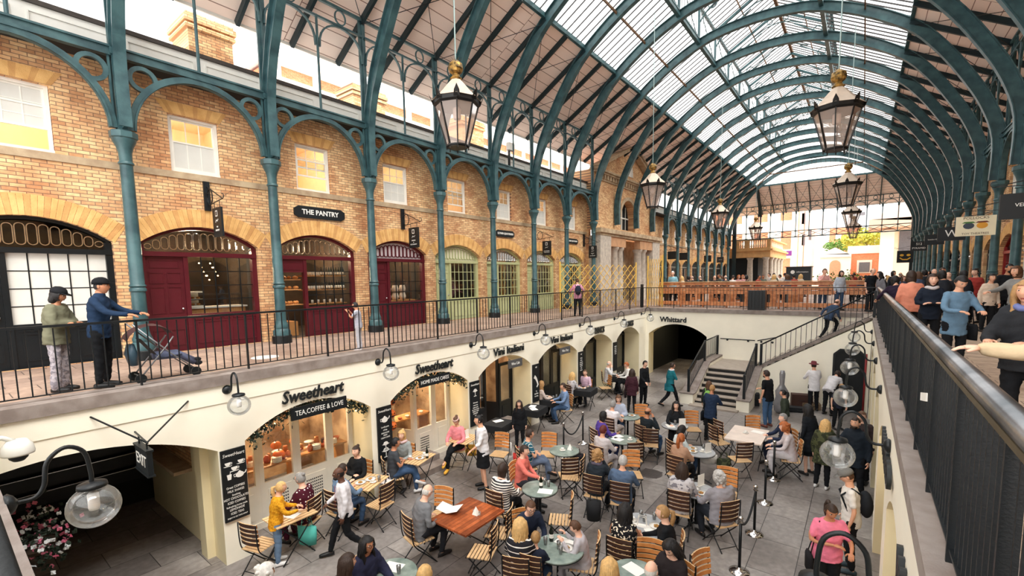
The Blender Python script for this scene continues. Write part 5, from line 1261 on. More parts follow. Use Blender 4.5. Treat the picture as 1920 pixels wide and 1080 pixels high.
def headgrid(n=26,m=18,infl=0.0,hair=False):
    V=[];
    for i in range(m+1):
        t=-PI/2+PI*i/m
        for j in range(n):
            a=2*PI*j/n; x=math.cos(t)*math.cos(a); y=math.cos(t)*math.sin(a); z=math.sin(t)
            px,py,pz=x*.076,y*.097,z*.118
            if pz<-.01: k=min(1,(-.01-pz)/.1); px*=1-.26*k; py=py*(1-.22*k) if y<0 else py*(1-.08*k)
            if y>0 and not hair:
                py+=.024*math.exp(-(px/.013)**2-((pz+.018)/.02)**2)+.010*math.exp(-(px/.010)**2-((pz-.012)/.025)**2)
                py-=.011*(math.exp(-((px-.031)/.015)**2-((pz-.016)/.013)**2)+math.exp(-((px+.031)/.015)**2-((pz-.016)/.013)**2))
                py+=.005*math.exp(-(px/.04)**2-((pz-.036)/.01)**2)+.007*math.exp(-(px/.02)**2-((pz+.058)/.009)**2)-.004*math.exp(-(px/.025)**2-((pz+.073)/.008)**2)+.010*math.exp(-(px/.02)**2-((pz+.095)/.016)**2)
            if infl: v=Vector((px,py,pz)); L_=v.length; v*=(L_+infl)/L_; px,py,pz=v
            V.append((px,py,pz))
    return V,n,m
def head_into(b,Mx,sk,brow=None):
    V,n,m=headgrid(); base=[Mx@Vector(v) for v in V]
    fs=[];ls=[]
    for i in range(m):
        for j in range(n):
            f=(i*n+j,i*n+(j+1)%n,(i+1)*n+(j+1)%n,(i+1)*n+j); c=[sum(V[q][k] for q in f)/4 for k in range(3)]
            (ls if (c[1]>.05 and abs(c[0])<.024 and -.069<c[2]<-.052) else fs).append(f)
    k0=len(b.v); b.mat(sk).add(base,fs); b.mat(mLip); b.f+=[tuple(k0+q for q in f) for f in ls]; b.m+=[b.cur]*len(ls)
    b.mat(sk)
    for s in(-1,1): b.ell(Mx@Vector((s*.077,-.004,-.002)),.012,.02,.03,8,6,Mx.to_3x3())
    for s in(-1,1):
        b.mat(mEyeW).ell(Mx@Vector((s*.031,.077,.014)),.013,.009,.008,8,6,Mx.to_3x3()); b.mat(mIris).ell(Mx@Vector((s*.031,.084,.014)),.006,.004,.006,8,6,Mx.to_3x3())
        b.mat(brow or mBrow).ell(Mx@Vector((s*.031,.089,.034)),.018,.004,.004,8,4,Mx.to_3x3())
def hair_mesh(style,Mx,b):
    """style: short buzz bald bob long pony bun curly fringe"""
    infl={'buzz':.005,'short':.014,'bald':.006,'bob':.02,'long':.018,'pony':.012,'bun':.012,'curly':.03}.get(style,.014)
    V,n,m=headgrid(26,18,infl,True); q=random.Random(3)
    if style in('curly','short','long','bob'): V=[tuple(Vector(v)*(1+q.uniform(-.015,.025))) for v in V]
    fs=[]
    for i in range(m):
        for j in range(n):
            f=(i*n+j,i*n+(j+1)%n,(i+1)*n+(j+1)%n,(i+1)*n+j); x,y,z=[sum(V[k][t] for k in f)/4 for t in range(3)]
            low={'buzz':-.035,'short':-.05,'bald':-.04,'bob':-.1,'long':-.1,'pony':-.05,'bun':-.05,'curly':-.09}.get(style,-.05)
            ok=(y<.035 and z>low+ (0.05 if (y>-.03 and style in('short','buzz','bald')) else 0)) or (z>.078-.15*y)
            if style=='bald': ok=ok and z<.045 and y<.02
            if style in('bob','long','curly') and abs(x)>.055 and y<.06: ok=ok or z>-.1
            if ok: fs.append(f)
    b.add([Mx@Vector(v) for v in V],fs)
    if style=='long':
        loft(b,[(0,-.045,.07,.05,.045),(0,-.05,0,.078,.055),(0,-.06,-.1,.075,.05),(0,-.08,-.2,.07,.035),(0,-.1,-.28,.05,.02)],14,Mx)
        for i in range(17):
            a=R(-112+224*i/16); sx,cy_=math.sin(a),math.cos(a); L=q.uniform(.26,.38)-.06*abs(sx); ph=q.uniform(0,6)
            P_=[(.03*sx,-.035*cy_,.105),(.076*sx,-.085*cy_-.0,.05),(.09*sx,-.1*cy_-.004,-.03)]+[(.092*sx+.012*math.sin(ph+t*7)+.01*sx*t,-.085*cy_-.022-.05*t*cy_+.008*math.cos(ph+t*6),-.1-L*.75*t) for t in (0,.35,.7,1)]
            b.tube([Mx@Vector(p) for p in P_],[.022,.03,.03,.028,.026,.02,.006],7)

    if style=='bob': loft(b,[(0,-.03,.06,.07,.06),(0,-.03,-.04,.093,.075),(0,-.035,-.11,.092,.068),(0,-.035,-.14,.075,.05)],14,Mx)
    if style=='pony':
        P_=[Mx@Vector(p) for p in ((0,-.1,.05),(0,-.15,.04),(0,-.16,-.05),(0,-.14,-.17),(0,-.12,-.24))]; b.tube(P_,[.02,.035,.04,.03,.008],9)
    if style=='bun': b.ell(Mx@Vector((0,-.075,.1)),.038,.038,.034,10,7)
    if style=='curly':
        for i in range(26):
            a=q.uniform(0,2*PI); z=q.uniform(-.12,.1); 
            if math.sin(a)>.35 and z<.07: continue
            b.ell(Mx@Vector((.09*math.cos(a),.1*math.sin(a)-.01,z)),.03,.03,.03,7,5)
def hand(b,W,d,up,side,curl=.5,s=1.0):
    d=Vector(d).normalized(); up=Vector(up); up=(up-d*up.dot(d)).normalized(); x=d.cross(up)*side
    Mx=Matrix((( x.x,d.x,up.x),(x.y,d.y,up.y),(x.z,d.z,up.z)))
    b.ell(W+d*.045*s,.04*s,.055*s,.018*s,10,7,Mx)
    for i,L in enumerate((.066,.076,.072,.056)):
        o=W+d*.08*s+x*(.028-.0185*i)*-1*s; p=o; pts=[p]; a=0
        for k in range(3):
            a+=curl*(.55 if k else .35); dd=d*math.cos(a)-up*math.sin(a); p=p+dd*L*s*(.42,.33,.25)[k]; pts.append(p)
        b.tube(pts,[.0095*s,.009*s,.008*s,.006*s],7)
    o=W+d*.02*s-x*.03*s; t1=o+(d*.6-x*.8-up*.2).normalized()*.035*s; t2=t1+(d*.9-x*.35-up*.4).normalized()*.03*s; b.tube([o,t1,t2],[.013*s,.011*s,.008*s],7)
ARM={'down':((.05,-.02,-.28),(.06,.06,-.53)),'table':((.06,.14,-.24),(-.03,.37,-.25)),'lap':((.07,.07,-.26),(-.04,.28,-.34)),'phone':((.05,.08,-.27),(-.08,.27,-.12)),
 'face':((.1,.16,-.2),(-.08,.15,.07)),'cross':((.07,.1,-.25),(-.2,.22,-.24)),'hip':((.2,-.03,-.2),(.07,.05,-.36)),'fwd':((.04,.1,-.26),(.03,.3,-.4)),'bk':((.06,-.14,-.24),(.06,-.17,-.49)),
 'rail':((.12,.16,-.22),(.12,.4,-.3)),'reach':((.03,.2,-.17),(0,.46,-.2)),'up':((.06,.14,-.2),(-.03,.28,.02)),'lean':((.1,.2,-.16),(.12,.44,-.24)),'rest':((.08,.26,-.2),(.13,.5,-.19)),'carry':((.08,.02,-.28),(-.05,.25,-.26))}
LEG={'stand':(((.1,.01,.5),(.11,-.02,.09)),((.1,.01,.5),(.12,-.03,.09))),'walk':(((.09,.18,.54),(.08,.3,.1)),((.1,-.02,.49),(.09,-.36,.17))),
 'sit':(((.12,.42,.52),(.12,.38,.09)),((.12,.42,.52),(.13,.34,.09))),'sitx':(((.07,.44,.55),(.1,.5,.12)),((.04,.42,.62),(-.14,.55,.34))),'sitb':(((.12,.42,.52),(.12,.22,.09)),((.12,.42,.52),(.12,.26,.09))),
 'climb':(((.1,.26,.72),(.1,.2,.38)),((.1,.0,.5),(.1,-.22,.15)))}
HAIRC={'blk':(24,22,24),'dbr':(52,36,28),'brn':(92,62,42),'gng':(176,98,50),'bln':(222,180,118),'dbl':(176,136,88),'gry':(150,148,146),'wht':(226,224,220),'red':(96,34,30),'sil':(190,188,186)}
def cloth(c,name=None,bump=.25):
    if isinstance(c,str): return MC[c]
    return M('cloth %d %d %d'%c,c,.85,0,.15,9,bump,25,spec=.2)
def person_mesh(o):
    """o: dict of look; returns list of (name, mesh/MB, material...) built round the origin, facing +Y"""
    g=o.get
    sit=g('leg','stand').startswith('sit'); leg=LEG[g('leg','stand')]; dz=-.38 if sit else (-.02 if g('leg')!='stand' else 0)
    lean=R(g('lean',4)); hy=R(g('hy',0)); hp=R(g('hp',0)); wd=g('w',1.0); fem=g('fem',False)
    pel=Vector((0,0,.93+dz)); Rl=Matrix.Rotation(-lean,4,'X'); Rl=Matrix.Rotation(R(g('twist',0)),4,'Z')@Rl
    T=Matrix.Translation(pel)@Rl@Matrix.Translation(-Vector((0,0,.93)))
    Hc=T@Vector((0,.035,1.63)); Hm=Matrix.Translation(Hc)@Matrix.Rotation(R(g('twist',0))+hy,4,'Z')@Matrix.Rotation(hp+lean*.3,4,'X')
    sw=(.165 if fem else .185)*wd; S={};E={};W={}
    for s in(1,-1):
        a=ARM[g('ar' if s==1 else 'al','down')]; S[s]=T@Vector((s*sw,0,1.42)); E[s]=S[s]+(Rl.to_3x3()@Vector((s*a[0][0],a[0][1],a[0][2]))); W[s]=S[s]+(Rl.to_3x3()@Vector((s*a[1][0],a[1][1],a[1][2])))
    K={};A={};Hp={}
    for i,s in enumerate((1,-1)): K[s]=Vector((s*leg[i][0][0],leg[i][0][1],leg[i][0][2])); A[s]=Vector((s*leg[i][1][0],leg[i][1][1],leg[i][1][2])); Hp[s]=Vector((s*.095,0,.93+dz))
    def torso(b,e,z0=.84,flare=0,neck=True):
        rg=[(.84,.165,.115),(.95,.168,.122),(1.08,.142 if fem else .152,.108),(1.22,.158,.118 if not fem else .128),(1.34,.178,.112),(1.42,.15,.09),(1.47,.085,.07)]
        if neck: rg+=[(1.5,.056,.056),(1.56,.05,.052)]
        rings=[]
        if z0<.84: rings+=[(0,0,z0,(.18+flare)*wd+e,(.13+flare)*wd+e)]
        for z,rx,ry in rg:
            if z>=z0-.001: rings.append((0,-.005,z,(rx*wd+e) if z<1.45 else rx+e*.6,(ry*wd+e) if z<1.45 else ry+e*.6))
        loft(b,rings,16,T)
    out=[]
    # --- body: one continuous skin surface
    b=MB(); torso(b,-.012)
    for s in(1,-1):
        limb(b,[S[s]-Vector((s*.03,0,.01)),E[s],W[s]],[.045,.036,.025]); limb(b,[Hp[s],K[s],A[s]+Vector((0,0,.0))],[.078*wd,.052,.034])
        limb(b,[A[s]-Vector((0,.03,.04)),A[s]+Vector((0,.13,-.06))],[.034,.028])
    nk=T@Vector((0,.0,1.44)); limb(b,[nk,Hc+Vector((0,-.015,-.06))],[.058,.05])
    me=remesh(b,.02*g('q',1)); sk=skinm(g('skin','l'))
    b=MB(); b.mat(sk).add([v.co for v in me.vertices],[tuple(p.vertices) for p in me.polygons]); bpy.data.meshes.remove(me)
    hc=M('hair '+g('hair','dbr'),HAIRC[g('hair','dbr')],.55,0,.25,30,.3,90)
    for s in(1,-1):
        d=(W[s]-E[s]).normalized(); up=Vector((0,0,1)) if abs(d.z)<.8 else Vector((s*1.0,0,0)); hand(b,W[s],d,up,s,g('curl',.7))
    head_into(b,Hm,sk,hc); out.append(('body',b,None,None))
    # --- top
    sl=g('sleeve','long'); b=MB(); z0=g('hem',.82); torso(b,.018+g('puff',0),z0,g('flare',0),neck=False)
    if g('collar'): loft(b,[(0,0,1.43,.1,.085),(0,.005,1.52,.078,.078),(0,.005,1.53,.06,.06)],12,T)
    for s in(1,-1):
        P0=S[s]-Vector((s*.03,0,.005)); pf=g('puff',0)
        if sl=='long': limb(b,[P0,E[s],E[s]+(W[s]-E[s])*.97],[.064+pf,.052+pf,.038+pf*.6])
        elif sl=='short': limb(b,[P0,P0+(E[s]-P0)*.7],[.064,.055])
        elif sl=='roll': limb(b,[P0,E[s],E[s]+(W[s]-E[s])*.3],[.064,.052,.05])
        else: b.ell(P0,.055,.06,.055,8,6)
    me=remesh(b,.021*g('q',1),sm=3,fold=.0055); out.append(('top',me,cloth(g('top',(60,60,64))),None))
    # --- trousers / skirt
    b=MB(); kind=g('bot','trousers'); bc=cloth(g('botc',(34,38,46)))
    loft(b,[(0,0,.84,.172*wd,.122*wd),(0,0,.93,.176*wd,.13*wd),(0,0,1.02,.155*wd,.118*wd)],14,T if not sit else Matrix.Translation((0,0,dz)))
    if kind in('trousers','wide'):
        r2=.075 if kind=='wide' else .052
        for s in(1,-1): limb(b,[Hp[s],K[s],A[s]+(K[s]-A[s])*.05],[.098*wd,.074*wd+.0,r2])
    elif kind=='shorts':
        for s in(1,-1): limb(b,[Hp[s],Hp[s]+(K[s]-Hp[s])*.9],[.1*wd,.082])
    else:
        if sit: 
            for s in(1,-1): limb(b,[Hp[s],K[s]],[.1*wd,.08])
            b.ell((Hp[1]+K[1]+Hp[-1]+K[-1])/4,.16,.25,.07,12,8)
        else: loft(b,[(0,0,.52,.2,.17),(0,0,.7,.19,.15),(0,0,.9,.18,.14),(0,0,1.0,.15,.12)],14,Matrix.Translation((0,0,dz)))
    me=remesh(b,.022*g('q',1),sm=3,fold=.006); out.append(('skirt' if kind=='skirt' else 'shorts' if kind=='shorts' else 'trousers',me,bc,None))
    # --- shoes
    for s in(1,-1):
        b=MB(); a=A[s]; yy=-.07; zf=-.08
        tip=R(0) if a.z<.13 else R(-25)
        rings=[]
        b2=[]
        for t,w_,h_ in ((0,.02,.03),(.03,.036,.05),(.1,.04,.048),(.17,.045,.038),(.23,.042,.028),(.27,.02,.015)):
            for j in range(10):
                an=2*PI*j/10; b2.append(Vector((a.x+w_*math.cos(an),a.y-.07+t,a.z-.085+.04+ (h_*math.sin(an) if math.sin(an)>0 else .038*math.sin(an)))))
        Mr=Matrix.Translation(a)@Matrix.Rotation(tip,4,'X')@Matrix.Translation(-a); b2=[Mr@v for v in b2]
        fs=[(i*10+j,i*10+(j+1)%10,(i+1)*10+(j+1)%10,(i+1)*10+j) for i in range(5) for j in range(10)]+[tuple(range(9,-1,-1)),tuple(range(50,60))]
        b.add(b2,fs); out.append(('shoe',b,M('shoe %d %d %d'%g('shoe',(26,26,28)),g('shoe',(26,26,28)),.5),None))
    # --- hair and hat
    st=g('hs','short'); b=MB(); hair_mesh(st,Hm,b); out.append(('hair',b,hc,None))
    hat=g('hat')
    if hat:
        b=MB(); hm=cloth(g('hatc',(30,32,36)))
        if hat=='cap': loft(b,[(0,-.008,.035,.093,.115),(0,-.008,.07,.094,.115),(0,-.008,.105,.084,.1),(0,-.005,.135,.055,.068),(0,0,.148,.02,.025)],18,Hm); b.prism([(-.08,.06),(-.065,.15),(0,.185),(.065,.15),(.08,.06)],lambda u,v,d:Hm@Vector((u,v,.052+d-.12*(v-.07))),0,.008)
        elif hat=='beanie': b.ell(Hm@Vector((0,-.012,.05)),.094,.112,.1,16,10,Hm.to_3x3())
        elif hat=='band': loft(b,[(0,-.005,.04,.086,.105),(0,-.008,.085,.08,.098)],16,Hm)
        else: loft(b,[(0,0,.06,.15,.17),(0,0,.066,.15,.17),(0,0,.068,.086,.105),(0,0,.14,.08,.095),(0,0,.16,.06,.08)],20,Hm)
        out.append(('hat' if hat!='band' else 'headband',b,hm,None))
    if g('glasses'):
        b=MB()
        for s in(-1,1): b.tube([Hm@Vector((s*.033+.022*math.cos(t),.104,.012+.018*math.sin(t))) for t in [2*PI*k/12 for k in range(12)]],.003,5,closed=True); b.tube([Hm@Vector((s*.055,.103,.016)),Hm@Vector((s*.08,.02,.012))],.0025,5)
        b.tube([Hm@Vector((-.011,.105,.014)),Hm@Vector((.011,.105,.014))],.0025,5); out.append(('glasses',b,mBlk if g('glasses')!=2 else mBlk,None))
    if g('beard'):
        b=MB(); b.ell(Hm@Vector((0,.045,-.075)),.055,.055,.042,12,8,Hm.to_3x3()); out.append(('beard',b,hc,None))
    if g('scarf'):
        b=MB(); b.tube([T@Vector((.085*math.cos(t),.01+.08*math.sin(t),1.475+.012*math.sin(3*t))) for t in [2*PI*k/14 for k in range(14)]],.035,8,closed=True); out.append(('scarf',b,cloth(g('scarf')),None))
    if g('tie'):
        b=MB(); b.prism([(-.02,1.42),(.02,1.42),(.035,1.05),(0,1.0),(-.035,1.05)],lambda u,v,d:T@Vector((u,.147+d-(v-1.2)*.1,v)),0,.006); out.append(('tie',b,cloth(g('tie')),None))
    if g('pack'):
        b=MB(); b.ell(T@Vector((0,-.2,1.2)),.15,.1,.22,14,10,T.to_3x3()); 
        for s in(1,-1): b.tube([T@Vector((s*.1,-.14,1.38)),T@Vector((s*.11,-.02,1.47)),T@Vector((s*.12,.13,1.35)),T@Vector((s*.13,.05,1.1))],.017,6)
        out.append(('backpack',b,cloth(g('pack')),'top'))
    if g('bag'):
        c,sd=g('bag'); b=MB(); loft(b,[(sd*.24,.02,.62,.05,.13),(sd*.25,.02,.85,.045,.12),(sd*.25,.02,.9,.02,.1)],12,Matrix.Translation((0,0,dz)))
        b.tube([T@Vector((sd*.24,.06,.9)),T@Vector((sd*.15,.05,1.46)),T@Vector((sd*.1,-.08,1.42)),T@Vector((sd*.24,-.04,.9))],.009,5); out.append(('shoulder_bag',b,cloth(c),'top'))
    headtop=Hm@Vector((0,0,.125)); return out,headtop,W
PCOUNT=[0]
def place(o,loc,yawdeg,s,label,cat='person',group=None):
    out,ht,W=person_mesh(o); r=thing('person',label,cat,loc,R(37.6+yawdeg),group); r.scale=(s,)*3
    for nm,m,mt,_ in out:
        if isinstance(m,MB): 
            ob=m.build(nm,mt,r,smooth=True,fix=(nm not in('body',)))
        else:
            m.materials.clear(); m.materials.append(mt); m.name=nm; ob=bpy.data.objects.new(nm,m); COL.objects.link(ob); ob.parent=r
    return r,ht,W
def rotxy(v,deg):
    a=R(37.6+deg); return Vector((v[0]*math.cos(a)-v[1]*math.sin(a),v[0]*math.sin(a)+v[1]*math.cos(a),0))
def stand(label,foot,head,face,**o):
    """a standing figure: measured foot point on floor z, measured head top"""
    zf=o.pop('z',FL); loc=hit(foot[0],foot[1],2,zf)
    if head is None: s=o.pop('s',1.05)
    else: hh=hit(head[0],head[1],1,loc.y); s=max(.6,min(1.13,(hh.z-zf)/1.75)); s=o.pop('s',s)
    PL=o.pop('at',None)
    if PL: loc=Vector(PL)
    return place(o,loc,face,s,label)
def seat(label,head,face,chair=None,**o):
    s=o.pop('s',1.06); zf=o.pop('z',FL); o.setdefault('leg','sit'); o.setdefault('al','table'); o.setdefault('ar','table')
    l=R(o.get('lean',4)); hz=.55+.72*math.cos(l)+.12; off=rotxy((0,.72*math.sin(l)+.03),face)*s
    p=hit(head[0],head[1],2,zf+hz*s); loc=Vector((p.x-off.x,p.y-off.y,zf+(s-1.0)*-.0))
    r=place(o,loc,face,s,label)
    if chair is not None: put_chair(Vector((loc.x,loc.y,zf))+rotxy((0,.0),face),face,label,chair)
    return r
# ---------------------------------------------------------------- chairs
mSlat=M('orange wood slat',(220,148,84),.45,0,.22,7,.1,40,c2=(190,118,62)); mSlatShade=M('slat back in painted shade',(74,48,38),.5,0,.2,7); mSlatP=M('pale wood slat',(226,188,140),.5,0,.15,7,.1,40); mFr=M('black chair frame',(24,28,32),.4,.2,.2,9)  # dark brown slat backs: shade put into the colour, same wood as fronts
def chair_root(lab):
    r=thing('folding_chair',lab,'chair',(0,0,0),0,'slatted folding chairs in the court')
    b=MB(); bw=.2
    for i in range(5):
        z=.56+i*.082; y=-.215-.03*(i/4); n=6
        for k in range(n):
            x0=-bw+2*bw*k/n; x1=-bw+2*bw*(k+1)/n; c=lambda x:.035*(x/bw)**2
            up=.012*(1-((x0+x1)/2/bw)**2) if i==4 else 0
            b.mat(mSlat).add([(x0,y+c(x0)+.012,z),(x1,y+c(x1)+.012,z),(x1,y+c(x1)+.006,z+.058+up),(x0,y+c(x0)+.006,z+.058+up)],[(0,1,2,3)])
            b.mat(mSlatShade).add([(x0,y+c(x0)-.006,z),(x1,y+c(x1)-.006,z),(x1,y+c(x1)-.012,z+.058+up),(x0,y+c(x0)-.012,z+.058+up)],[(0,3,2,1)])
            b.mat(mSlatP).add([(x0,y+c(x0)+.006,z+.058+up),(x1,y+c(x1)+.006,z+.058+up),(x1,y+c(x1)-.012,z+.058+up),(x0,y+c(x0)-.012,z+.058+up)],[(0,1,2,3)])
    b.build('backrest',None,r,fix=False)
    b=MB()
    for i in range(7): b.mat(mSlatP).box(-.2,.2,-.2+i*.06,-.155+i*.06,.445,.463)
    b.build('seat',None,r)
    for s in(-1,1):
        b=MB(); b.tube(catmull([(s*.2,-.235,.95),(s*.2,-.22,.6),(s*.2,-.16,.42),(s*.2,.05,.2),(s*.2,.24,.0)],4),.011,6); b.build('long_leg',mFr,r,smooth=True)
        b=MB(); b.tube(catmull([(s*.175,.2,.45),(s*.175,.0,.25),(s*.175,-.25,.0)],4),.011,6); b.build('short_leg',mFr,r,smooth=True)
    b=MB(); b.tube([(-.2,.2,.05),(.2,.2,.05)],.008,5); b.tube([(-.175,-.2,.06),(.175,-.2,.06)],.008,5); b.tube([(-.2,.22,.44),(.2,.22,.44)],.009,5); b.build('crossbars',mFr,r)
    return r
CH=[None]
def put_chair(loc,face,label,extra='',s=1.05):
    if CH[0] is None:
        c=CH[0]=chair_root(label); c.location=loc; c.rotation_euler=(0,0,R(37.6+face)); c.scale=(s,)*3
    else: c=dup(CH[0],loc,R(37.6+face),label,None,s)
    c['label']='slatted folding chair under the '+' '.join(label.split()[:11]) if extra=='' else extra; return c
def chair_at(px,face,label,z=.93,s=1.05):
    """an empty chair from the measured middle of its backrest top"""
    p=hit(px[0],px[1],2,FL+z*s); o_=rotxy((0,-.235),face)*s; return put_chair(Vector((p.x-o_.x,p.y-o_.y,FL)),face,label,label,s)
# ================================================================ cloth patterns
patmat('polka','dot',(70,20,36),(240,236,232),16,duty=.22); patmat('bstripe','stripe',(232,228,222),(44,44,50),22,duty=.5); patmat('wstripe','stripe',(36,36,42),(236,232,226),13,duty=.18)
patmat('plaid','check',(44,92,110),(220,222,214),11,duty=.14); patmat('leopard','blotch',(24,24,28),(230,220,200),26,duty=.58); patmat('camo','blotch',(74,78,52),(44,48,34),9,duty=.5)
patmat('furgrey','blotch',(190,188,192),(120,118,126),14,duty=.55); patmat('knity','blotch',(226,164,40),(200,132,24),30,duty=.55); patmat('stripeT','stripe',(70,70,74),(226,224,222),30,duty=.5); patmat('floral','blotch',(30,30,34),(190,70,90),18,duty=.66)
patmat('greytrou','blotch',(170,164,170),(130,126,134),20,duty=.5)
JEAN=(60,84,116); BLK=(24,26,30); NAVY=(30,40,62); WHT=(232,230,226); GRY=(150,150,152); LJ=(110,136,166)
# ---------------------------------------------------------------- court: by the left wall
stand('woman in a yellow cardigan and jeans with blond ponytail, standing at the first cafe window',(523,1057),(493,893),-60,top='knity',botc=LJ,hair='bln',hs='pony',fem=True,ar='table',al='table',shoe=(230,230,230),lean=8,hem=.8)
seat('woman in a burgundy polka dot blouse and glasses, seated at the slatted table',(562,884),75,'',top='polka',botc=(80,26,50),hair='gry',hs='bun',fem=True,glasses=1,skin='p',ar='lap',al='table',w=1.12)
stand('bald waiter in a white shirt and red tie, walking past the cafe',(652,1040),(643,873),112,top=(234,232,238),tie=(140,30,50),botc=BLK,skin='d',hs='bald',hair='blk',beard=1,leg='walk',ar='fwd',al='down')
seat('woman in a black sweater with tied hair, facing the camera at a cafe table',(667,834),165,'',top=BLK,botc=BLK,hair='dbr',hs='bun',fem=True,skin='p',ar='cross',al='table')
seat('person in a light blue shirt seated behind the bald waiter',(641,868),-30,'',top=LJ,botc=JEAN,hair='dbr',hs='short')
seat('man in a dark grey tee shirt with crossed arms, seated by the cafe steps',(741,819),-65,'',top=(66,70,76),botc=JEAN,hair='blk',hs='short',skin='m',sleeve='short',ar='cross',al='table',leg='sitx',shoe=(220,220,220))
seat('woman with a blond bob and grey cardigan, facing the camera by the cafe steps',(753,805),170,'',top=(150,156,156),botc=GRY,hair='bln',hs='bob',fem=True,skin='p',scarf=(220,190,190))
seat('woman in a pink top and olive cardigan with a headband, at a slatted table',(855,779),165,'',top=(226,140,150),botc=BLK,hair='brn',hs='bun',fem=True,hat='band',hatc=(226,190,184),leg='sitx',shoe=(226,170,60),hp=-25)
stand('waitress in a white shirt and dark tie with black skirt, walking',(907,914),(906,778),105,top=(236,236,240),tie=(30,50,90),bot='skirt',botc=BLK,hair='blk',hs='bun',fem=True,leg='stand',ar='down',al='fwd',sleeve='roll')
stand('woman in a black jacket holding a shopping bag, standing by the wine cafe',(975,842),(969,747),175,top=BLK,botc=BLK,hair='dbr',hs='long',fem=True,skin='p',hem=.7)
seat('old man in a grey cardigan and glasses, reading a menu at the brown table',(801,906),-50,'',top=(120,122,126),botc=(44,46,52),hair='wht',hs='bald',glasses=1,skin='p',lean=14,hp=-20,ar='carry',al='carry')
seat('woman in a navy padded jacket with sunglasses at the bottom edge',(687,1003),-120,'',top=(40,42,66),puff=.02,botc=BLK,hair='blk',hs='long',fem=True,glasses=2,skin='m')
seat('woman with dark straight hair seen from behind at the bottom edge',(650,1036),-60,'',top=BLK,botc=BLK,hair='dbr',hs='long',fem=True)
seat('white haired person at the bottom left edge',(496,1056),-40,'',top=(90,90,96),hair='wht',hs='curly')
seat('blond person at the bottom edge beside the brown table',(795,1059),-20,'',top=(90,80,76),hair='bln',hs='bob',fem=True)
# round table with coral man
seat('woman in a fine striped top with a dark bob, back to the camera',(942,867),-35,'',top='bstripe',botc=BLK,hair='dbr',hs='bob',fem=True,skin='p',w=1.15)
seat('man in a coral pink sweater at the round table with a bottle',(983,833),-115,'',top=(230,124,112),botc=(50,50,56),hair='dbr',hs='short',skin='p',al='lap',ar='reach')
seat('man in a blue plaid shirt with crossed arms',(993,803),-75,'',top='plaid',botc=(96,110,134),hair='dbr',hs='short',sleeve='short',ar='cross',al='cross',leg='sitx')
# front family
seat('woman with long wavy blond hair in a white striped top, back to the camera',(975,969),-15,'',top='wstripe',botc=JEAN,hair='bln',hs='long',fem=True)
seat('man in a navy zip top and glasses, leaning over the front round table',(995,936),-165,'',top=(38,46,66),botc=JEAN,hair='brn',hs='short',glasses=1,skin='p',lean=20,hp=-15)
seat('boy in a dark navy hoodie, back to the camera at the front round table',(1004,995),-25,'',top=(32,38,54),botc=JEAN,hair='dbl',hs='short',s=.88,skin='p')
seat('boy in a light grey hoodie eating with both hands',(1079,974),75,'',top=(190,186,192),botc=(170,168,176),hair='brn',hs='short',s=.9,hp=-30,skin='p',ar='up',al='up',lean=10)
seat('woman in a sleeveless leopard print top with long black hair, back to the camera',(1172,941),-30,'',top='leopard',sleeve='none',botc=BLK,hair='blk',hs='long',fem=True,skin='m',w=1.1)
seat('woman in black with a dark ponytail lit blond, left profile at the marble table',(1243,945),70,'',top=BLK,botc=BLK,hair='dbl',hs='pony',fem=True,skin='p')
seat('young woman in a dark leather jacket with long black hair, looking down',(1258,1008),130,'',top=(42,36,38),puff=.012,botc=BLK,hair='blk',hs='long',fem=True,skin='p',hp=-30)
seat('blond long haired person at the bottom edge next to a paper bag',(1143,1044),-10,'',top=(90,84,80),hair='bln',hs='long',fem=True)
seat('balding grey haired man at the bottom edge',(1221,1050),-40,'',top=(70,72,78),hair='wht',hs='bald',skin='p')
# wall tables further back
seat('blond woman in a pale blouse at the black cloth table by the wine arch',(1015,713),-70,'',top=(200,184,176),botc=BLK,hair='dbl',hs='long',fem=True,skin='p')
seat('man in a blue shirt, back turned, at the black cloth table',(1056,717),100,'',top=(120,146,184),botc=JEAN,hair='dbr',hs='short')
seat('blond woman in a grey patterned top beside the pier',(1073,697),-50,'',top='furgrey',botc=BLK,hair='bln',hs='long',fem=True,shoe=(226,226,226))
seat('man in a lilac shirt resting his arm, facing the camera',(1097,692),150,'',top=(206,176,196),botc=(44,48,56),hair='brn',hs='buzz',skin='p',sleeve='roll',ar='lap')
seat('white haired man in a pale grey sweater, hand at his face',(1142,676),-100,'',top=(206,206,208),botc=BLK,hair='wht',hs='bald',skin='p',ar='face')
seat('ginger haired person in white with dark straps',(1175,678),90,'',top=WHT,botc=BLK,hair='gng',hs='short',skin='p',hp=-20)
stand('woman in a dark burgundy coat with long hair, standing back to the camera',(1184,774),(1172,690),-20,top=(64,34,44),botc=BLK,hair='dbr',hs='long',fem=True,hem=.72,bag=((40,30,36),-1))
stand('man in a black suit gesturing with one hand, standing mid court',(1206,760),(1201,674),-150,top=BLK,botc=BLK,hair='blk',hs='short',ar='fwd',skin='p',hem=.74)
stand('woman in a teal coat and pale scarf walking to the right',(1256,763),(1264,680),-80,top=(30,110,122),hem=.66,flare=.02,botc=BLK,hair='dbr',hs='bun',fem=True,scarf=(214,216,220),leg='walk',bag=((40,120,140),-1),ar='cross')
seat('woman with sunglasses on her head in a pale grey top, arms crossed',(1160,739),165,'',top=(176,186,206),botc=JEAN,hair='brn',hs='bob',fem=True,skin='p',ar='cross',al='cross',hp=-15,sleeve='roll')
seat('grey haired man in a white shirt, back turned, left round table',(1149,750),-40,'',top=(224,222,228),botc=(190,180,176),hair='gry',hs='short',sleeve='short')
seat('woman in a purple jacket with a black bob, right profile',(1131,770),-70,'',top=(84,64,150),botc=(50,60,100),hair='blk',hs='bob',fem=True,skin='m',ar='table',al='lap')
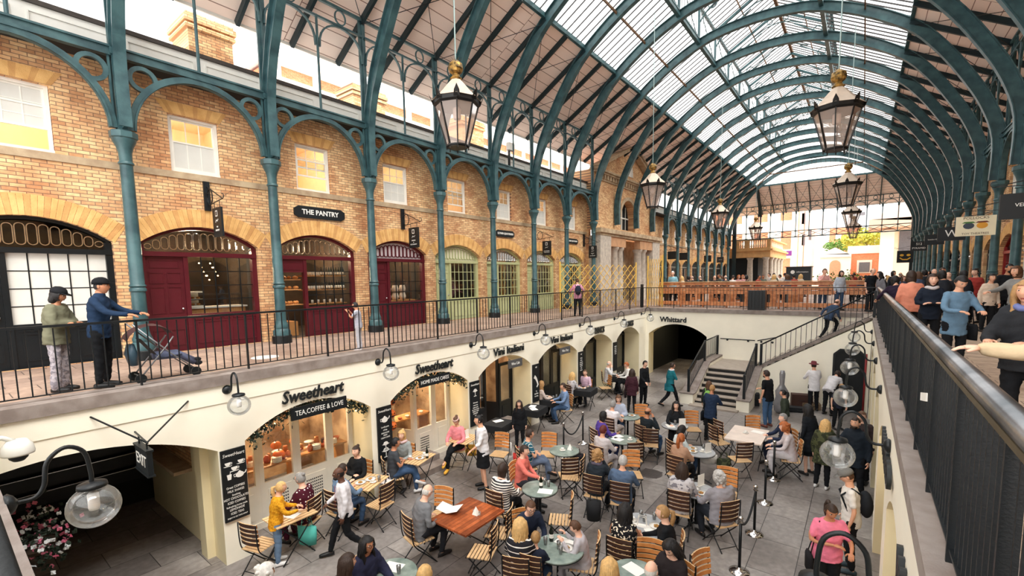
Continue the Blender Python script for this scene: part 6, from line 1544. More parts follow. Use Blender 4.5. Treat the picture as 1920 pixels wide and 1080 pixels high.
seat('person with dark red hair in a grey jacket, back turned, beside the purple jacket',(1131,796),-45,'',top=(196,190,192),botc=(190,186,190),hair='red',hs='short')
seat('bald man in black scratching his head, right of the middle round table',(1215,763),-60,'',top=(28,36,42),botc=JEAN,hair='dbr',hs='bald',skin='m',ar='face')
seat('woman in a black leather jacket with long dark hair, facing the camera',(1268,751),160,'',top=(30,32,36),botc=BLK,hair='blk',hs='long',fem=True,skin='p')
seat('woman with tousled brown hair and a grey scarf, on the phone, back turned',(1120,841),-30,'',top=(36,44,52),botc=BLK,hair='dbl',hs='curly',fem=True,scarf=(90,84,100),ar='face')
seat('man with grey curly hair in a denim jacket, back turned',(1168,852),-25,'',top=(84,104,132),botc=(36,40,48),hair='sil',hs='short',w=1.15)
# right hand tables
seat('girl with dark hair in a pale blouse at the salad table',(1278,796),-75,'',top=(206,220,224),botc=JEAN,hair='blk',hs='bob',fem=True,hp=-30,s=1.0)
seat('woman with a ginger ponytail in a beige sweater, back turned',(1277,811),-45,'',top=(176,140,116),botc=BLK,hair='gng',hs='pony',fem=True,skin='p')
seat('woman in a pale grey denim jacket with long dark hair, back turned',(1279,866),-30,'',top='furgrey',puff=.02,botc=BLK,hair='dbr',hs='long',fem=True)
seat('broad man in a grey tee shirt with dark sleeves and curly grey hair, back turned',(1349,881),15,'',top=(150,148,156),botc=(40,44,52),hair='sil',hs='curly',w=1.3,ar='lap')
stand('man in a dark blue jacket holding his coat, standing before the stair',(1331,826),(1335,721),-45,top=(34,50,76),botc=BLK,hair='dbl',hs='buzz',skin='m',ar='table',al='table',hem=.72,bag=((26,30,36),-1))
stand('woman with a green backpack behind the man in dark blue, before the stair',(1327,797),(1328,714),-30,top=(44,50,46),botc=BLK,hair='brn',hs='long',fem=True,pack=(130,180,90))
stand('bearded man in a black tee shirt and blue jeans, standing by the stair',(1438,800),(1438,690),25,top=(20,22,26),botc=(70,100,136),hair='dbr',hs='short',beard=1,sleeve='short',ar='cross',shoe=(110,60,50))
stand('woman in a dark green jacket with black hair, left of the cases',(1470,822),(1473,730),55,top=(58,66,56),botc=BLK,hair='blk',hs='pony',fem=True)
seat('man in a navy jumper and sunglasses at the pale wooden table',(1469,774),85,'',top=(40,50,74),botc=(40,50,70),hair='gry',hs='short',skin='p')
seat('person with ginger hair in a light grey coat at the pale wooden table',(1471,790),65,'',top=(206,196,200),botc=(200,196,200),hair='gng',hs='curly',skin='p',lean=10)
stand('man in a red hat and white shirt, back turned, by the music cases',(1524,770),(1532,679),-10,top=(232,230,234),botc=BLK,hair='dbr',hs='buzz',hat='fedora',hatc=(120,60,66),ar='table',al='table',hem=.74)
stand('person in a light grey shirt bending forward to the left of the door',(1552,778),(1566,706),-60,top=(214,212,216),botc=BLK,hair='dbr',hs='short',lean=48,ar='reach',al='reach',s=1.08)
stand('man in a navy tee shirt over white sleeves, facing the camera by the door',(1569,805),(1577,716),175,top=(36,40,58),sleeve='short',botc=BLK,hair='dbl',hs='buzz',skin='p',lean=10)
stand('woman in a light blue top standing in the dark doorway',(1580,752),(1577,680),-20,top=(130,176,190),botc=BLK,hair='bln',hs='short',fem=True)
stand('woman in a long black jacket and short dress with bare legs, back turned',(1515,889),(1522,758),20,top=(26,30,36),hem=.62,flare=.05,bot='skirt',botc=BLK,hair='blk',hs='long',fem=True,skin='p')
stand('girl with very long blond hair in a green camouflage jacket',(1540,915),(1552,787),-50,top='camo',hem=.66,flare=.02,puff=.01,botc=BLK,hair='bln',hs='long',fem=True,shoe=(230,230,230),skin='p',ar='face')
stand('bearded man in a black jacket with a grey hood, beside the right wall',(1600,935),(1604,778),120,top=(30,38,48),collar=1,botc=BLK,hair='dbr',hs='buzz',beard=1,hem=.72,ar='table')
stand('person behind the bearded man, close to the right wall',(1612,905),(1617,768),120,top=(60,50,50),botc=BLK,hair='brn',hs='short',skin='p')
stand('man in a white tee shirt and grey cap with a black backpack',(1590,1070),(1556,897),60,top=WHT,sleeve='short',botc=BLK,hair='brn',hs='buzz',hat='cap',hatc=(120,120,118),pack=(30,34,40),hp=-30,shoe=(40,60,70),s=1.06)
stand('woman in a bright pink tee shirt with a cross body bag, looking down',(1545,1135),(1551,936),165,top=(238,130,160),sleeve='short',botc=BLK,hair='dbr',hs='pony',fem=True,hp=-25,w=1.2,ar='cross',al='table',skin='m',bag=((30,30,34),1))
# ---------------------------------------------------------------- left walkway
stand('woman in a khaki padded jacket and black hat, at the left railing',(128,727),(125,537),-75,z=0,top=(112,112,92),puff=.02,bot='wide',botc='greytrou',hair='blk',hs='bob',fem=True,hat='cap',hatc=BLK,skin='m',hp=-20,ar='cross',al='cross',at=(-9.95,1.25,0))
stand('man in a navy jacket and black cap pushing a pushchair',(190,730),(180,524),-75,z=0,top=(28,48,74),botc=(20,22,26),hair='blk',hs='buzz',hat='cap',hatc=(18,20,24),skin='m',ar='reach',al='reach',collar=1,at=(-9.72,1.72,0),s=1.02)
stand('small child in a pale dungaree suit holding the left railing',(672,655),(672,568),95,z=0,top=(190,192,206),botc=(196,196,204),hair='blk',hs='short',skin='m',ar='up',al='up',sleeve='short',bot='wide',shoe=(230,220,220),s=.67,at=(-9.55,6.35,0))
stand('woman with a dark backpack over a pink top, standing by the yellow barrier',(1083,593),(1083,521),0,z=0,top=(230,160,186),botc=BLK,hair='brn',hs='bun',fem=True,pack=(36,40,56),ar='rail',al='rail')
# ---------------------------------------------------------------- far railing and stair
stand('man in a pale pink shirt taking a photo at the far railing',(1541,580),(1541,503),175,z=0,top=(240,186,180),botc=JEAN,hair='brn',hs='short',skin='p',ar='up',al='table',bag=(BLK,-1))
stand('woman in a light grey hoodie with dark hair at the far railing',(1572,582),(1571,507),175,z=0,top=(196,206,220),botc=JEAN,hair='blk',hs='bob',fem=True,skin='p')
c=hit(1583,538,1,22.3); place(dict(top=(56,72,96),botc=BLK,hair='brn',hs='bald',skin='p',leg='climb',lean=26,ar='fwd',al='bk'),(c.x-.45,22.3,-1.02),-85,1.0,'balding man in a blue jacket climbing the upper stair')
# ---------------------------------------------------------------- right walkway
def rw(label,px,py,Yd,face,**o):
    """figure on the upper floor from its measured head top at distance Yd"""
    h=hit(px,py,1,Yd); s=max(.6,min(1.12,(h.z)/1.75)); s=o.pop('s',s); return place(o,(h.x,Yd,0),face,s,label)
rw('woman in a dark purple jacket leaning on the right railing, back turned',1685,514,15,-20,top=(44,32,52),botc=BLK,hair='blk',hs='bob',fem=True,ar='lean',al='lean',lean=14)
rw('woman in a salmon pink jacket with a bag strap, back turned',1712,506,13.3,-25,top=(228,146,120),botc=BLK,hair='dbr',hs='bob',fem=True,w=1.15)
rw('woman in a navy cardigan and grey polo neck with folded arms',1748,512,11.9,150,top=(28,36,50),botc=BLK,hair='dbr',hs='bob',fem=True,skin='p',ar='cross',al='cross',scarf=(206,200,202))
rw('person in a blue denim jacket with black backpack straps looking at a phone',1797,514,10.2,165,top=(104,136,162),botc=BLK,hair='blk',hs='short',hp=-35,ar='table',al='table',bag=(BLK,-1),hem=.7)
rw('woman in a red coat with a dark bun, in profile',1833,502,20.5,100,top=(156,56,50),hem=.62,flare=.03,botc=BLK,hair='blk',hs='bun',fem=True,skin='p',ar='table')
rw('child in a black jacket with red collar, right walkway',1853,534,18.5,165,top=(30,32,38),scarf=(226,90,70),botc=BLK,hair='blk',hs='short',s=.76)
rw('man in a black lettered tee shirt with a short beard',1890,493,18,160,top=(24,26,30),botc=BLK,hair='blk',hs='buzz',beard=1,skin='m')
rw('woman with brown hair in a grey top reaching to a red bag',1914,497,15,90,top=(140,140,138),botc=BLK,hair='brn',hs='bob',fem=True,ar='reach')
rw('woman in a cream jumper smiling behind the child in black',1857,512,17.5,165,top=(226,206,186),botc=BLK,hair='blk',hs='bun',fem=True)
rw('person in a black padded leather jacket at the right edge of the photo',1938,520,6.2,110,top=(40,42,46),puff=.02,botc=BLK,hair='dbl',hs='long',fem=True,ar='table',al='table',scarf=(110,120,170))
rw('bald man in a black tee shirt standing behind the corner of the railing',1634,502,24.6,-170,top=(28,32,38),sleeve='short',botc=BLK,hair='dbr',hs='bald',skin='p')
rw('woman with long black hair in a grey check shirt at the railing corner',1654,508,22.5,80,top=(120,120,128),botc=BLK,hair='blk',hs='long',fem=True,skin='p')
rw('man in a blue short sleeved shirt standing at the terrace table',1262,504,26.2,150,top=(140,190,206),sleeve='short',botc=BLK,hair='wht',hs='short',skin='p')
# ---------------------------------------------------------------- crowd further off
SHARE=[]
looks=[dict(top=(226,222,220),hair='dbr',hs='short',skin='p'),dict(top=(44,48,56),hair='blk',hs='bob',fem=True),dict(top=(160,60,56),hair='blk',hs='short',skin='m'),dict(top=(70,84,110),hair='brn',hs='long',fem=True,skin='p'),
 dict(top=(34,36,40),hair='gry',hs='bald',skin='p'),dict(top=(206,190,170),hair='bln',hs='long',fem=True,skin='p'),dict(top=(96,104,96),hair='dbr',hs='buzz',skin='m'),dict(top=(200,150,150),hair='gng',hs='curly',fem=True,skin='p')]
LN=['in white','in charcoal','in dark red','in slate blue','in black, balding','in beige, blond','in grey green','in pink, ginger haired']
for i,l in enumerate(looks):
    l=dict(l); l['q']=1.7; l['botc']=BLK
    for lg in ('stand','sit'):
        l2=dict(l); l2['leg']=lg
        if lg=='sit': l2['ar']=l2['al']='table'
        SHARE.append((i,lg,l2))
proto={}
def far(i,lg,x,y,z,face,s,label):
    key=(i,lg)
    if key not in proto:
        o=[q for q in SHARE if q[0]==i and q[1]==lg][0][2]; r,_,_=place(dict(o),(x,y,z),face,s,label); proto[key]=r
    else: r=dup(proto[key],(x,y,z),R(37.6+face),label,None,s)
    r['label']=label; r['category']='person'; return r
q=random.Random(11)
# seated along the terrace tables: measured head positions
th=[(1281,518,5),(1290,512,1),(1300,517,4),(1315,512,4),(1327,510,6),(1339,513,4),(1346,515,1),(1355,519,3),(1362,512,4),(1373,516,0),(1384,518,7),(1393,512,7),(1402,519,1),(1421,518,2),(1431,519,6),(1450,515,5),(1465,518,0),(1490,517,2),(1500,515,5),(1457,509,0),(1478,519,3),(1430,507,0),(1437,508,6)]
th.sort()
for n,(px,py,i) in enumerate(th):
    Yd=28.2+(n%4)*1.9; h=hit(px,py,1,Yd); 
    if py<511: r=far(i,'stand',h.x,Yd+3,0,q.choice((0,90,180,-90)),1.0,'person %s standing beyond the barrier, %s head from left'%(LN[i],ORD[n] if n<24 else ''))
    else:
        far(i,'sit',h.x,Yd,.28,q.choice((150,180,-150,60,-60,0)),1.0,'person %s seated beyond the barrier, %s head from left'%(LN[i],ORD[n]))
        b=MB(); b.box(-.22,.22,-.22,.22,0,.73); o=b.build('high_bench',mOak); o.location=(h.x,Yd-.05,0); tag(o,'wooden seat block under the %s seated person behind the barrier'%ORD[n],'seat',)
cr=[(1648,518,27,2),(1657,520,30,1),(1668,519,33,5),(1676,516,29,0),(1686,511,24,4),(1672,508,20,1),(1694,518,19,3),(1706,511,22,6),(1716,514,17,1),(1727,509,15,3),(1738,506,19,1),(1750,504,16,4),(1763,501,14,6),(1772,507,12,1),(1727,512,33,5),(1703,517,38,0),(1690,517,42,3),(1664,518,45,6),(1640,517,40,2),(1625,516,36,1),(1612,517,33,3),(1600,515,30,2),(1650,517,50,0),(1633,518,55,5),(1745,508,28,1),(1783,510,13,4),(1812,507,12.5,1),(1604,512,27.5,2)]
cr.sort()
for n,(px,py,Yd,i) in enumerate(cr):
    if Yd<30: Yd=Yd*1.35+2
    h=hit(px,py,1,Yd); far(i,'stand',h.x,Yd,0,q.choice((0,20,160,180,-160,90,-90)),max(.85,min(1.08,h.z/1.75)),'passer by %s, %s from the left in the crowd beyond the stair'%(LN[i],ORD[n]))

place(dict(top=(206,184,150),puff=.012,botc=BLK,hair='gry',hs='short',skin='p',ar='rest',al='down',curl=.6),(1.13,3.68,0),52.4,1.0,'person in a beige coat, only the arm in view, hand resting on the steel handrail')
# ================================================================ tables and what stands on them
mMar=M('green veined marble top',(150,164,156),.3,0,.35,5,c2=(104,122,116),coat=.3); mMarG=M('grey marble top',(176,180,184),.3,0,.3,5,coat=.3); mMeh=brickmat('mahogany plank top','YX0',(186,100,56),(122,60,34),(70,34,20),bw=2.2,bh=.085,mort=.003,bump=.1,var2=(120,80,60),rough=.3,nscale=5); mPalT=M('whitewashed table top',(232,216,204),.5,0,.12,4); mBlkC=M('black table cloth',(26,28,32),.8,0,.15,5)
mGls=glassmat('drinking glass',(.92,.93,.93),.25,.02,.12); mAmb=M('amber drink',(226,150,40),.2); mPap=M('white paper',(244,242,236),.7,0,.03); mBot=M('dark bottle glass',(26,34,26),.1,0,.1); mPlate=mChina
TOP={}
def table(px,label,kind='round',mat=None,r=.38,w=.85,d=1.0,rot=0,h=.79,grp=None):
    p=hit(px[0],px[1],2,FL+h); t=thing('cafe_table',label,'table',(p.x,p.y,FL),R(rot),grp)
    if kind=='round':
        b=MB(); b.lathe([(r-.01,h-.035),(r,h-.025),(r,h-.008),(r-.008,h)],n=36); b.build('top',mat or mMar,t); 
        b=MB(); b.lathe([(r*.99,h-.045),(r*1.0,h-.04),(r*.99,h-.03)],n=36); b.build('rim',mFr,t)
        b=MB(); b.lathe([(.045,.06),(.035,.1),(.03,.7),(.1,h-.05)],n=12); b.build('pedestal',mFr,t)
        for k in range(3):
            a=2*PI*k/3; b=MB(); b.tube([(0,0,.1),(.15*math.cos(a),.15*math.sin(a),.08),(.32*math.cos(a),.32*math.sin(a),.0+.012)],.016,6); b.build('foot',mFr,t)
    else:
        b=MB()
        if kind=='slat':
            n=7
            for i in range(n): b.box(-w/2+w*i/n,-w/2+w*(i+.78)/n,-d/2,d/2,h-.02,h)
        else: b.box(-w/2,w/2,-d/2,d/2,h-.035,h)
        b.build('top',mat or mSlatP,t)
        if kind=='cloth': b=MB(); b.box(-w/2-.01,w/2+.01,-d/2-.01,d/2+.01,h-.22,h-.02); b.build('cloth_drop',mat,t)
        for s in(-1,1):
            b=MB(); b.tube([(s*w*.42,-d*.4,0.01),(s*w*.42,d*.4,h-.04)],.012,6); b.build('leg',mFr,t); b=MB(); b.tube([(s*w*.38,d*.4,0.01),(s*w*.38,-d*.4,h-.04)],.012,6); b.build('leg',mFr,t)
    return Vector((p.x,p.y,FL+h))
ITN=[0]
def item(kind,tp,dx,dy,label,s=1.0,rz=None):
    ITN[0]+=1; n={'cup':'coffee_cup','glass':'drinking_glass','beer':'beer_glass','bottle':'bottle','menu':'menu_card','plate':'plate','napkin':'napkin_holder','stand':'standing_menu','pot':'teapot'}[kind]
    t=thing(n,label,n.split('_')[-1],(tp.x+dx,tp.y+dy,tp.z+.001),R(ITN[0]*37%360 if rz is None else rz))
    if kind=='cup':
        b=MB(); b.lathe([(.03,0),(.075,.012),(.078,.016),(.03,.006)],n=16); b.build('saucer',mChina,t,smooth=True); b=MB(); b.lathe([(.022,.01),(.036,.05),(.04,.07),(.034,.068),(.0,.055)],n=14); b.tube([(.036,0,.06),(.06,0,.05),(.036,0,.03)],.006,5); b.build('cup',mChina,t,smooth=True)
    elif kind in('glass','beer'):
        b=MB(); b.lathe([(.028,0),(.036,.13),(.034,.13),(.026,.006)],n=14); b.build('tumbler',mGls,t,smooth=True); b=MB(); b.lathe([(.025,.008),(.031,.09)],n=12); b.build('drink',mAmb if kind=='beer' else M('dark cola',(50,24,20),.2),t,smooth=True)
    elif kind=='bottle':
        b=MB(); b.lathe([(.036,0),(.038,.02),(.038,.17),(.014,.23),(.014,.3)],n=14); b.build('glass_body',mBot,t,smooth=True); b=MB(); b.lathe([(.0385,.06),(.0385,.13)],n=14); b.build('paper_label',mPap,t)
    elif kind=='menu':
        b=MB(); b.box(-.11,.11,-.15,.15,0,.004); b.build('card',mPap,t)
    elif kind=='plate':
        b=MB(); b.lathe([(.06,0),(.12,.018),(.125,.02),(.06,.006)],n=20); b.build('dish',mChina,t,smooth=True); b=MB()
        for i in range(5): b.ell((.03*math.cos(i*1.3),.03*math.sin(i*1.3),.02),.025,.02,.015,7,5)
        b.build('food',M('mixed salad food',(150,140,70),.7,0,.5,60,c2=(190,110,60)),t)
    elif kind=='napkin':
        b=MB(); b.add([(-.06,-.05,0),(.06,-.05,0),(.06,.05,0),(-.06,.05,0),(0,0,.16)],[(0,1,4),(1,2,4),(2,3,4),(3,0,4),(3,2,1,0)]); b.build('paper_napkins',mPap,t); 
        for s in(-1,1): b=MB(); b.lathe([(.022,0),(.02,.06),(.012,.07)],(s*.07,.02,0),10); b.build('salt_shaker',mGls,t,smooth=True)
    elif kind=='stand':
        b=MB(); b.box(-.1,.1,-.003,.003,.0,.24); b.build('card',mPap,t); b=MB(); b.box(-.1,.1,-.03,.03,0,.006); b.build('card_base',mPap,t)
    return t
a=table((1012,915),'round green marble table with a dark bottle beside the coral sweater man')
item('bottle',a,.02,.02,'dark bottle with a white label on the coral man\'s table'); item('glass',a,.12,.16,'clear glass right of the dark bottle'); item('menu',a,.18,-.06,'white card lying on the table with the bottle'); item('glass',a,.0,.2,'clear glass behind the dark bottle')
a=table((1058,844),'round green marble table with a white napkin cluster, by the rope posts'); item('napkin',a,.1,.12,'white napkin bundle on the table by the rope posts'); item('cup',a,-.02,-.05,'white cup on the table by the rope posts')
a=table((1167,823),'round marble table between the purple jacket and the empty chairs'); item('menu',a,-.1,-.1,'white paper on the purple jacket table'); item('cup',a,.2,.05,'white cup at the right of the purple jacket table'); item('menu',a,-.2,.1,'second white paper at the left of the purple jacket table')
a=table((1177,780),'round marble table of the woman with sunglasses on her head'); item('plate',a,.1,.1,'plate by the open case on the farther marble table'); item('cup',a,-.1,.0,'cup near the crossed arms on the farther marble table')
a=table((1047,1027),'round green glass topped table of the family at the bottom',r=.42)
item('bottle',a,-.2,.1,'small dark bottle on the family table',.8); item('beer',a,.02,-.02,'amber drink on the family table'); item('glass',a,.12,-.12,'cola glass on the family table, right'); item('glass',a,-.22,-.05,'cola glass on the family table, left'); item('plate',a,.12,.06,'plate with food wrappers on the family table'); item('menu',a,.0,.2,'open booklet on the family table')
a=table((1204,985),'grey marble table crowded with glasses, beside the leopard top',mat=mMarG,r=.45)
for i,(dx,dy,k,l) in enumerate(((-.12,.25,'glass','tall empty glass at the far left of the grey marble table'),(.1,.32,'glass','tall cola glass at the far edge of the grey marble table'),(-.2,.05,'cup','round dish at the left of the grey marble table'),(-.02,.15,'glass','small dark drink in the middle of the grey marble table'),(.22,.1,'plate','white plate at the right of the grey marble table'),(.25,-.08,'menu','white napkin at the right edge of the grey marble table'))): item(k,a,dx,dy,l)
a=table((1311,846),'round dark table with salad plates and a standing menu',mat=mMarG); item('plate',a,-.18,.08,'salad plate nearest the girl'); item('plate',a,-.12,-.12,'salad plate nearest the beige sweater'); item('stand',a,.2,.05,'white standing menu on the salad table'); item('glass',a,.05,.2,'glass on the salad table'); item('cup',a,.08,.0,'cup on the salad table')
a=table((1306,918),'round table with white dishes in front of the man in a grey tee shirt',mat=mMarG); item('plate',a,-.05,.0,'white plate at the left of the grey tee shirt table'); item('plate',a,.12,-.12,'white plate at the front of the grey tee shirt table'); item('stand',a,.02,.25,'tall white menu on the grey tee shirt table'); item('glass',a,-.14,.18,'small bottle glass on the grey tee shirt table')
a=table((1265,797),'round dark table with an orange drink in front of the leather jacket',mat=mMarG); item('beer',a,.0,.05,'orange drink on the leather jacket woman\'s table'); item('stand',a,.22,.0,'open white menu on the leather jacket woman\'s table',rz=40); item('menu',a,-.08,-.15,'white paper on the leather jacket woman\'s table')
a=table((1190,1076),'round table at the bottom edge with a printed menu'); item('menu',a,-.05,.1,'printed menu on the bottom edge table'); 
a=table((735,1074),'round dark green table at the bottom edge, left',mat=mMar); item('menu',a,-.1,.1,'paper held over the bottom left round table'); item('glass',a,.1,.05,'glass on the bottom left round table')
a=table((877,965),'square glossy mahogany table of the old man reading','rect',mMeh,w=.92,d=1.08); item('napkin',a,.12,.1,'napkin and cruet set on the mahogany table'); 
rd=thing('open_booklet','large open white menu held by the old man over the mahogany table','menu',(a.x-.38,a.y-.1,a.z+.02),R(20))
for s in(-1,1): b=MB(); b.add([(0,-.15,0.0),(s*.22,-.15,.07),(s*.22,.15,.07),(0,.15,0),(0,-.15,0.004),(s*.22,-.15,.074),(s*.22,.15,.074),(0,.15,.004)],[(0,1,2,3),(7,6,5,4),(0,4,5,1),(2,6,7,3),(1,5,6,2)]); b.build('page',mPap,rd)
a=table((1401,814),'large pale wooden table near the stair','rect',mPalT,w=.9,d=1.35); item('cup',a,-.05,.05,'small wooden cruet on the pale table'); item('menu',a,.2,.35,'folded napkin at the far corner of the pale table')
TS=[((545,966),'slatted table with a printed mat between the two women at the first window',0),((690,903),'slatted table with cups and plates by the black sweater woman',20),((783,858),'slatted table with cake plates by the cafe steps',15),((872,822),'slatted table in front of the woman with a headband',10)]
for i,(px,l,rt) in enumerate(TS):
    a=table(px,l,'slat',w=.62,d=.78,rot=rt)
    if i==0: item('menu',a,0,0,'dark place mat with drawn cutlery on the first slatted table')
    elif i==1:
        item('plate',a,-.05,.1,'dinner plate on the second slatted table, farther'); item('plate',a,-.08,-.14,'dinner plate on the second slatted table, nearer'); item('cup',a,.12,.05,'teacup on the second slatted table'); item('beer',a,.2,.15,'tall orange glass on the second slatted table')
    elif i==2: item('cup',a,.02,.2,'teapot cup at the far side of the third slatted table'); item('plate',a,.08,.0,'cake plate on the third slatted table'); item('cup',a,-.1,-.15,'cup at the near left of the third slatted table'); item('bottle',a,.22,.12,'slim bottle on the third slatted table')
    else: item('stand',a,.0,.05,'pink standing menu on the fourth slatted table'); item('menu',a,-.15,-.1,'napkins on the fourth slatted table')
for px,l in (((935,792),'black clothed table with a white menu behind the waitress'),((1000,764),'black clothed table with two white menus behind the black jacketed woman'),((1036,747),'black clothed table between the blonde and the man in a blue shirt'),((1098,729),'black clothed table of the man in a lilac shirt'),((1157,703),'small table of the white haired man near the corner')):
    a=table(px,l,'cloth',mBlkC,w=.7,d=.8,rot=8)
    if 'menu' in l: item('menu',a,-.1,.1,'white menu lying on the '+l[:38].strip()); 
    if 'two' in l: item('menu',a,.12,-.15,'second white menu on the two menu black table')
    if 'lilac' in l or 'blue' in l or 'small' in l:
        k=l.split()[-2]; item('plate',a,-.1,.0,'plate on the black table near the %s %s'%(k,l.split()[-1])); item('glass',a,.1,.12,'glass on the black table near the %s %s'%(k,l.split()[-1])); item('glass',a,.1,-.1,'second glass on the black table near the %s %s'%(k,l.split()[-1]))
# ---------------------------------------------------------------- empty chairs
for px,f,l in (((833,914),160,'orange slatted chair behind the mahogany table'),((958,953),75,'slatted chair with pale seat at the right of the mahogany table'),((929,987),75,'slatted chair nearest the camera at the mahogany table'),
 ((1030,812),165,'orange slatted chair facing the camera by the napkin table'),((1069,861),5,'dark slatted chair with a red jacket on its seat'),((1094,858),70,'slatted chair with pale seat beside the red jacket chair'),
 ((1202,759),170,'orange slatted chair facing the camera in front of the standing couple'),((1220,806),-20,'orange slatted chair tilted left of the ginger ponytail woman'),((1192,832),5,'dark slatted chair back to the camera at the purple jacket table'),((1183,845),175,'orange slatted chair facing the camera behind the grey curly man'),
 ((1296,771),172,'orange slatted chair facing the camera beside the leather jacket woman'),((1336,799),-75,'nearer of two slatted chairs at the left of the pale wooden table'),((1345,789),-75,'farther of two slatted chairs at the left of the pale wooden table'),((1411,780),175,'orange slatted chair beyond the pale wooden table'),((1398,832),3,'slatted chair back to the camera in front of the pale wooden table'),
 ((1364,877),150,'orange slatted chair right of the curly grey head'),((1220,1012),160,'orange slatted chair with a white paper bag before it'),((1311,1034),-150,'orange slatted chair at the bottom, right of the leather jacket girl'),((1074,930),80,'slatted chair with pale seat right of the coral man\'s table'),
 ((727,907),60,'slatted chair with a white frilled cushion by the waiter'),((462,985),-20,'slatted chair behind the yellow cardigan woman'),((942,812),160,'slatted chair behind the waitress at the black table'),((1145,705),100,'slatted chair between the lilac shirt and the white haired man')):
    chair_at(px,f,l)
# ---------------------------------------------------------------- rope posts
def stanchion(px,label):
    p=hit(px[0],px[1],2,FL); r=thing('rope_post',label,'rope post',(p.x,p.y,FL)); b=MB(); b.lathe([(.17,0),(.17,.012),(.1,.035),(.035,.06),(.025,.09)],n=28); b.build('base',mSteel,r,smooth=True)
    b=MB(); b.lathe([(.025,.07),(.025,.93)],n=14); b.build('pole',mFr,r,smooth=True); b=MB(); b.lathe([(.03,.9),(.05,.92),(.03,.94),(.04,.96),(.042,1.0),(.03,1.02)],n=16); b.build('cap',mSteel,r,smooth=True); return Vector((p.x,p.y,FL+.9))
def rope(a,b_,label,sag=.4):
    P_=[a.lerp(b_,i/14)-Vector((0,0,sag*4*(i/14)*(1-i/14))) for i in range(15)]; b=MB(); b.tube(P_,.02,8); o=b.build('barrier_rope',M('dark velvet rope',(26,30,34),.8),smooth=True); tag(o,label,'rope')
a=stanchion((1093,831),'silver based rope post standing free in mid court'); c=stanchion((1057,856),'rope post half hidden by the napkin table'); rope(a,c,'dark rope hanging between the two mid court posts')
a=stanchion((1386,1072),'rope post nearest the camera at the bottom right'); c=stanchion((1414,1001),'second rope post from the camera'); rope(a,c,'dark rope between the two nearest right hand posts',.25)
c2=stanchion((1434,943),'third rope post from the camera, taller in view'); c3=stanchion((1450,899),'fourth rope post from the camera, by the pale table')
# ---------------------------------------------------------------- bags, cases and other things on the ground
def tote(px,label,m,z=FL,w=.36,h=.36,d=.14,hang=0,rz=30):
    p=hit(px[0],px[1],2,z); r=thing('tote_bag',label,'bag',(p.x,p.y,z+hang),R(rz)); b=MB(); loft(b,[(0,0,0,w*.45,d*.5),(0,0,h*.5,w*.5,d*.55),(0,0,h,w*.5,d*.35)],12); b.build('pouch',m,r,smooth=True)
    for s in(-1,1): b=MB(); b.tube([(-w*.25,s*d*.2,h-.02),(-w*.18,s*d*.2,h+.16),(w*.18,s*d*.2,h+.16),(w*.25,s*d*.2,h-.02)],.007,5); b.build('handle',m,r)
tote((578,1030),'turquoise bag held low by the polka dot woman',M('turquoise fabric',(90,196,184),.7),hang=.12,w=.4)
tote((951,868),'white patterned shopping bag held by the black jacketed woman',M('white bag fabric',(226,224,220),.7,0,.2,30),hang=.25,w=.32,rz=10)
tote((1203,1065),'white paper carrier bag with rope handles on the bottom chair',mPap,hang=.45,w=.34,rz=10)
tote((975,905),'red gift bag on the coral man\'s lap',M('red bag',(206,50,44),.5),hang=.5,w=.34,h=.28)
tote((968,925),'mustard yellow bag on the striped woman\'s lap',M('mustard leather',(214,150,40),.5),hang=.4,w=.3,h=.22)
tote((1356,905),'floral camouflage rucksack hanging on the chair by the pale table',MC['camo'],hang=.2,w=.34,h=.42)
tote((1328,895),'white fluffy coat bundled on a chair by the salad table',M('white fleece',(236,234,230),.9,0,.1,20,.5,30),hang=.4,w=.42,h=.2,d=.3)
tote((1113,1000),'black rucksack on a chair left of the leopard top',mBlkC,hang=.3,w=.3,h=.4,d=.2)
tote((884,866),'yellow and black bag under the fourth slatted table',M('yellow bag',(220,170,50),.5,0,.5,20),hang=.2,w=.36,h=.3)
tote((1081,890),'red and navy jacket lying on the dark slatted chair',MC['floral'],hang=.46,w=.4,h=.1,d=.34)
tote((728,935),'white frilled cushion on the slatted chair by the waiter',M('white frilled cotton',(240,234,232),.85),hang=.44,w=.44,h=.07,d=.42)
mCase=M('silver grey case',(150,150,154),.25,.3,.2,5); 
gc_=hit(1462,778,2,FL); g=thing('cello_case','tall silver cello case standing against the flank wall of the stair','music case',(gc_.x,gc_.y+.3,FL),R(20))
b=MB(); loft(b,[(0,0,0,.14,.09),(0,0,.1,.24,.13),(0,0,.4,.27,.14),(0,0,.62,.2,.12),(0,0,.85,.22,.12),(0,0,1.0,.13,.1),(0,0,1.1,.08,.08),(0,0,1.5,.1,.08),(0,0,1.62,.07,.06)],16); b.build('shell',mCase,g,smooth=True)
b=MB(); b.tube([(-.27,0,.3),(-.33,0,.42),(-.27,0,.52)],.015,6); b.build('handle',mBlack,g)
for px,l,w_,h_,m_ in (((1508,752),'open brown instrument case leaning by the man in a red hat',.7,.55,M('brown case lining',(70,44,36),.7)),((1497,772),'flat dark instrument case on the ground by the stair wall',.8,.18,mBlkC),((1524,758),'folded brown cases stacked near the door',.6,.25,M('tan case',(120,100,76),.6)),((1414,760),'dark rucksack on a small trolley by the stair',.34,.5,mBlkC)):
    p=hit(px[0],px[1],2,FL); r=thing('instrument_case',l,'case',(p.x,min(p.y,20.6),FL),R(15)); b=MB(); b.box(-w_/2,w_/2,-.16,.16,.02,h_); b.build('body',m_,r); b=MB(); b.tube([(-.08,-.17,h_*.6),(0,-.22,h_*.6),(.08,-.17,h_*.6)],.01,5); b.build('handle',mBlack,r)
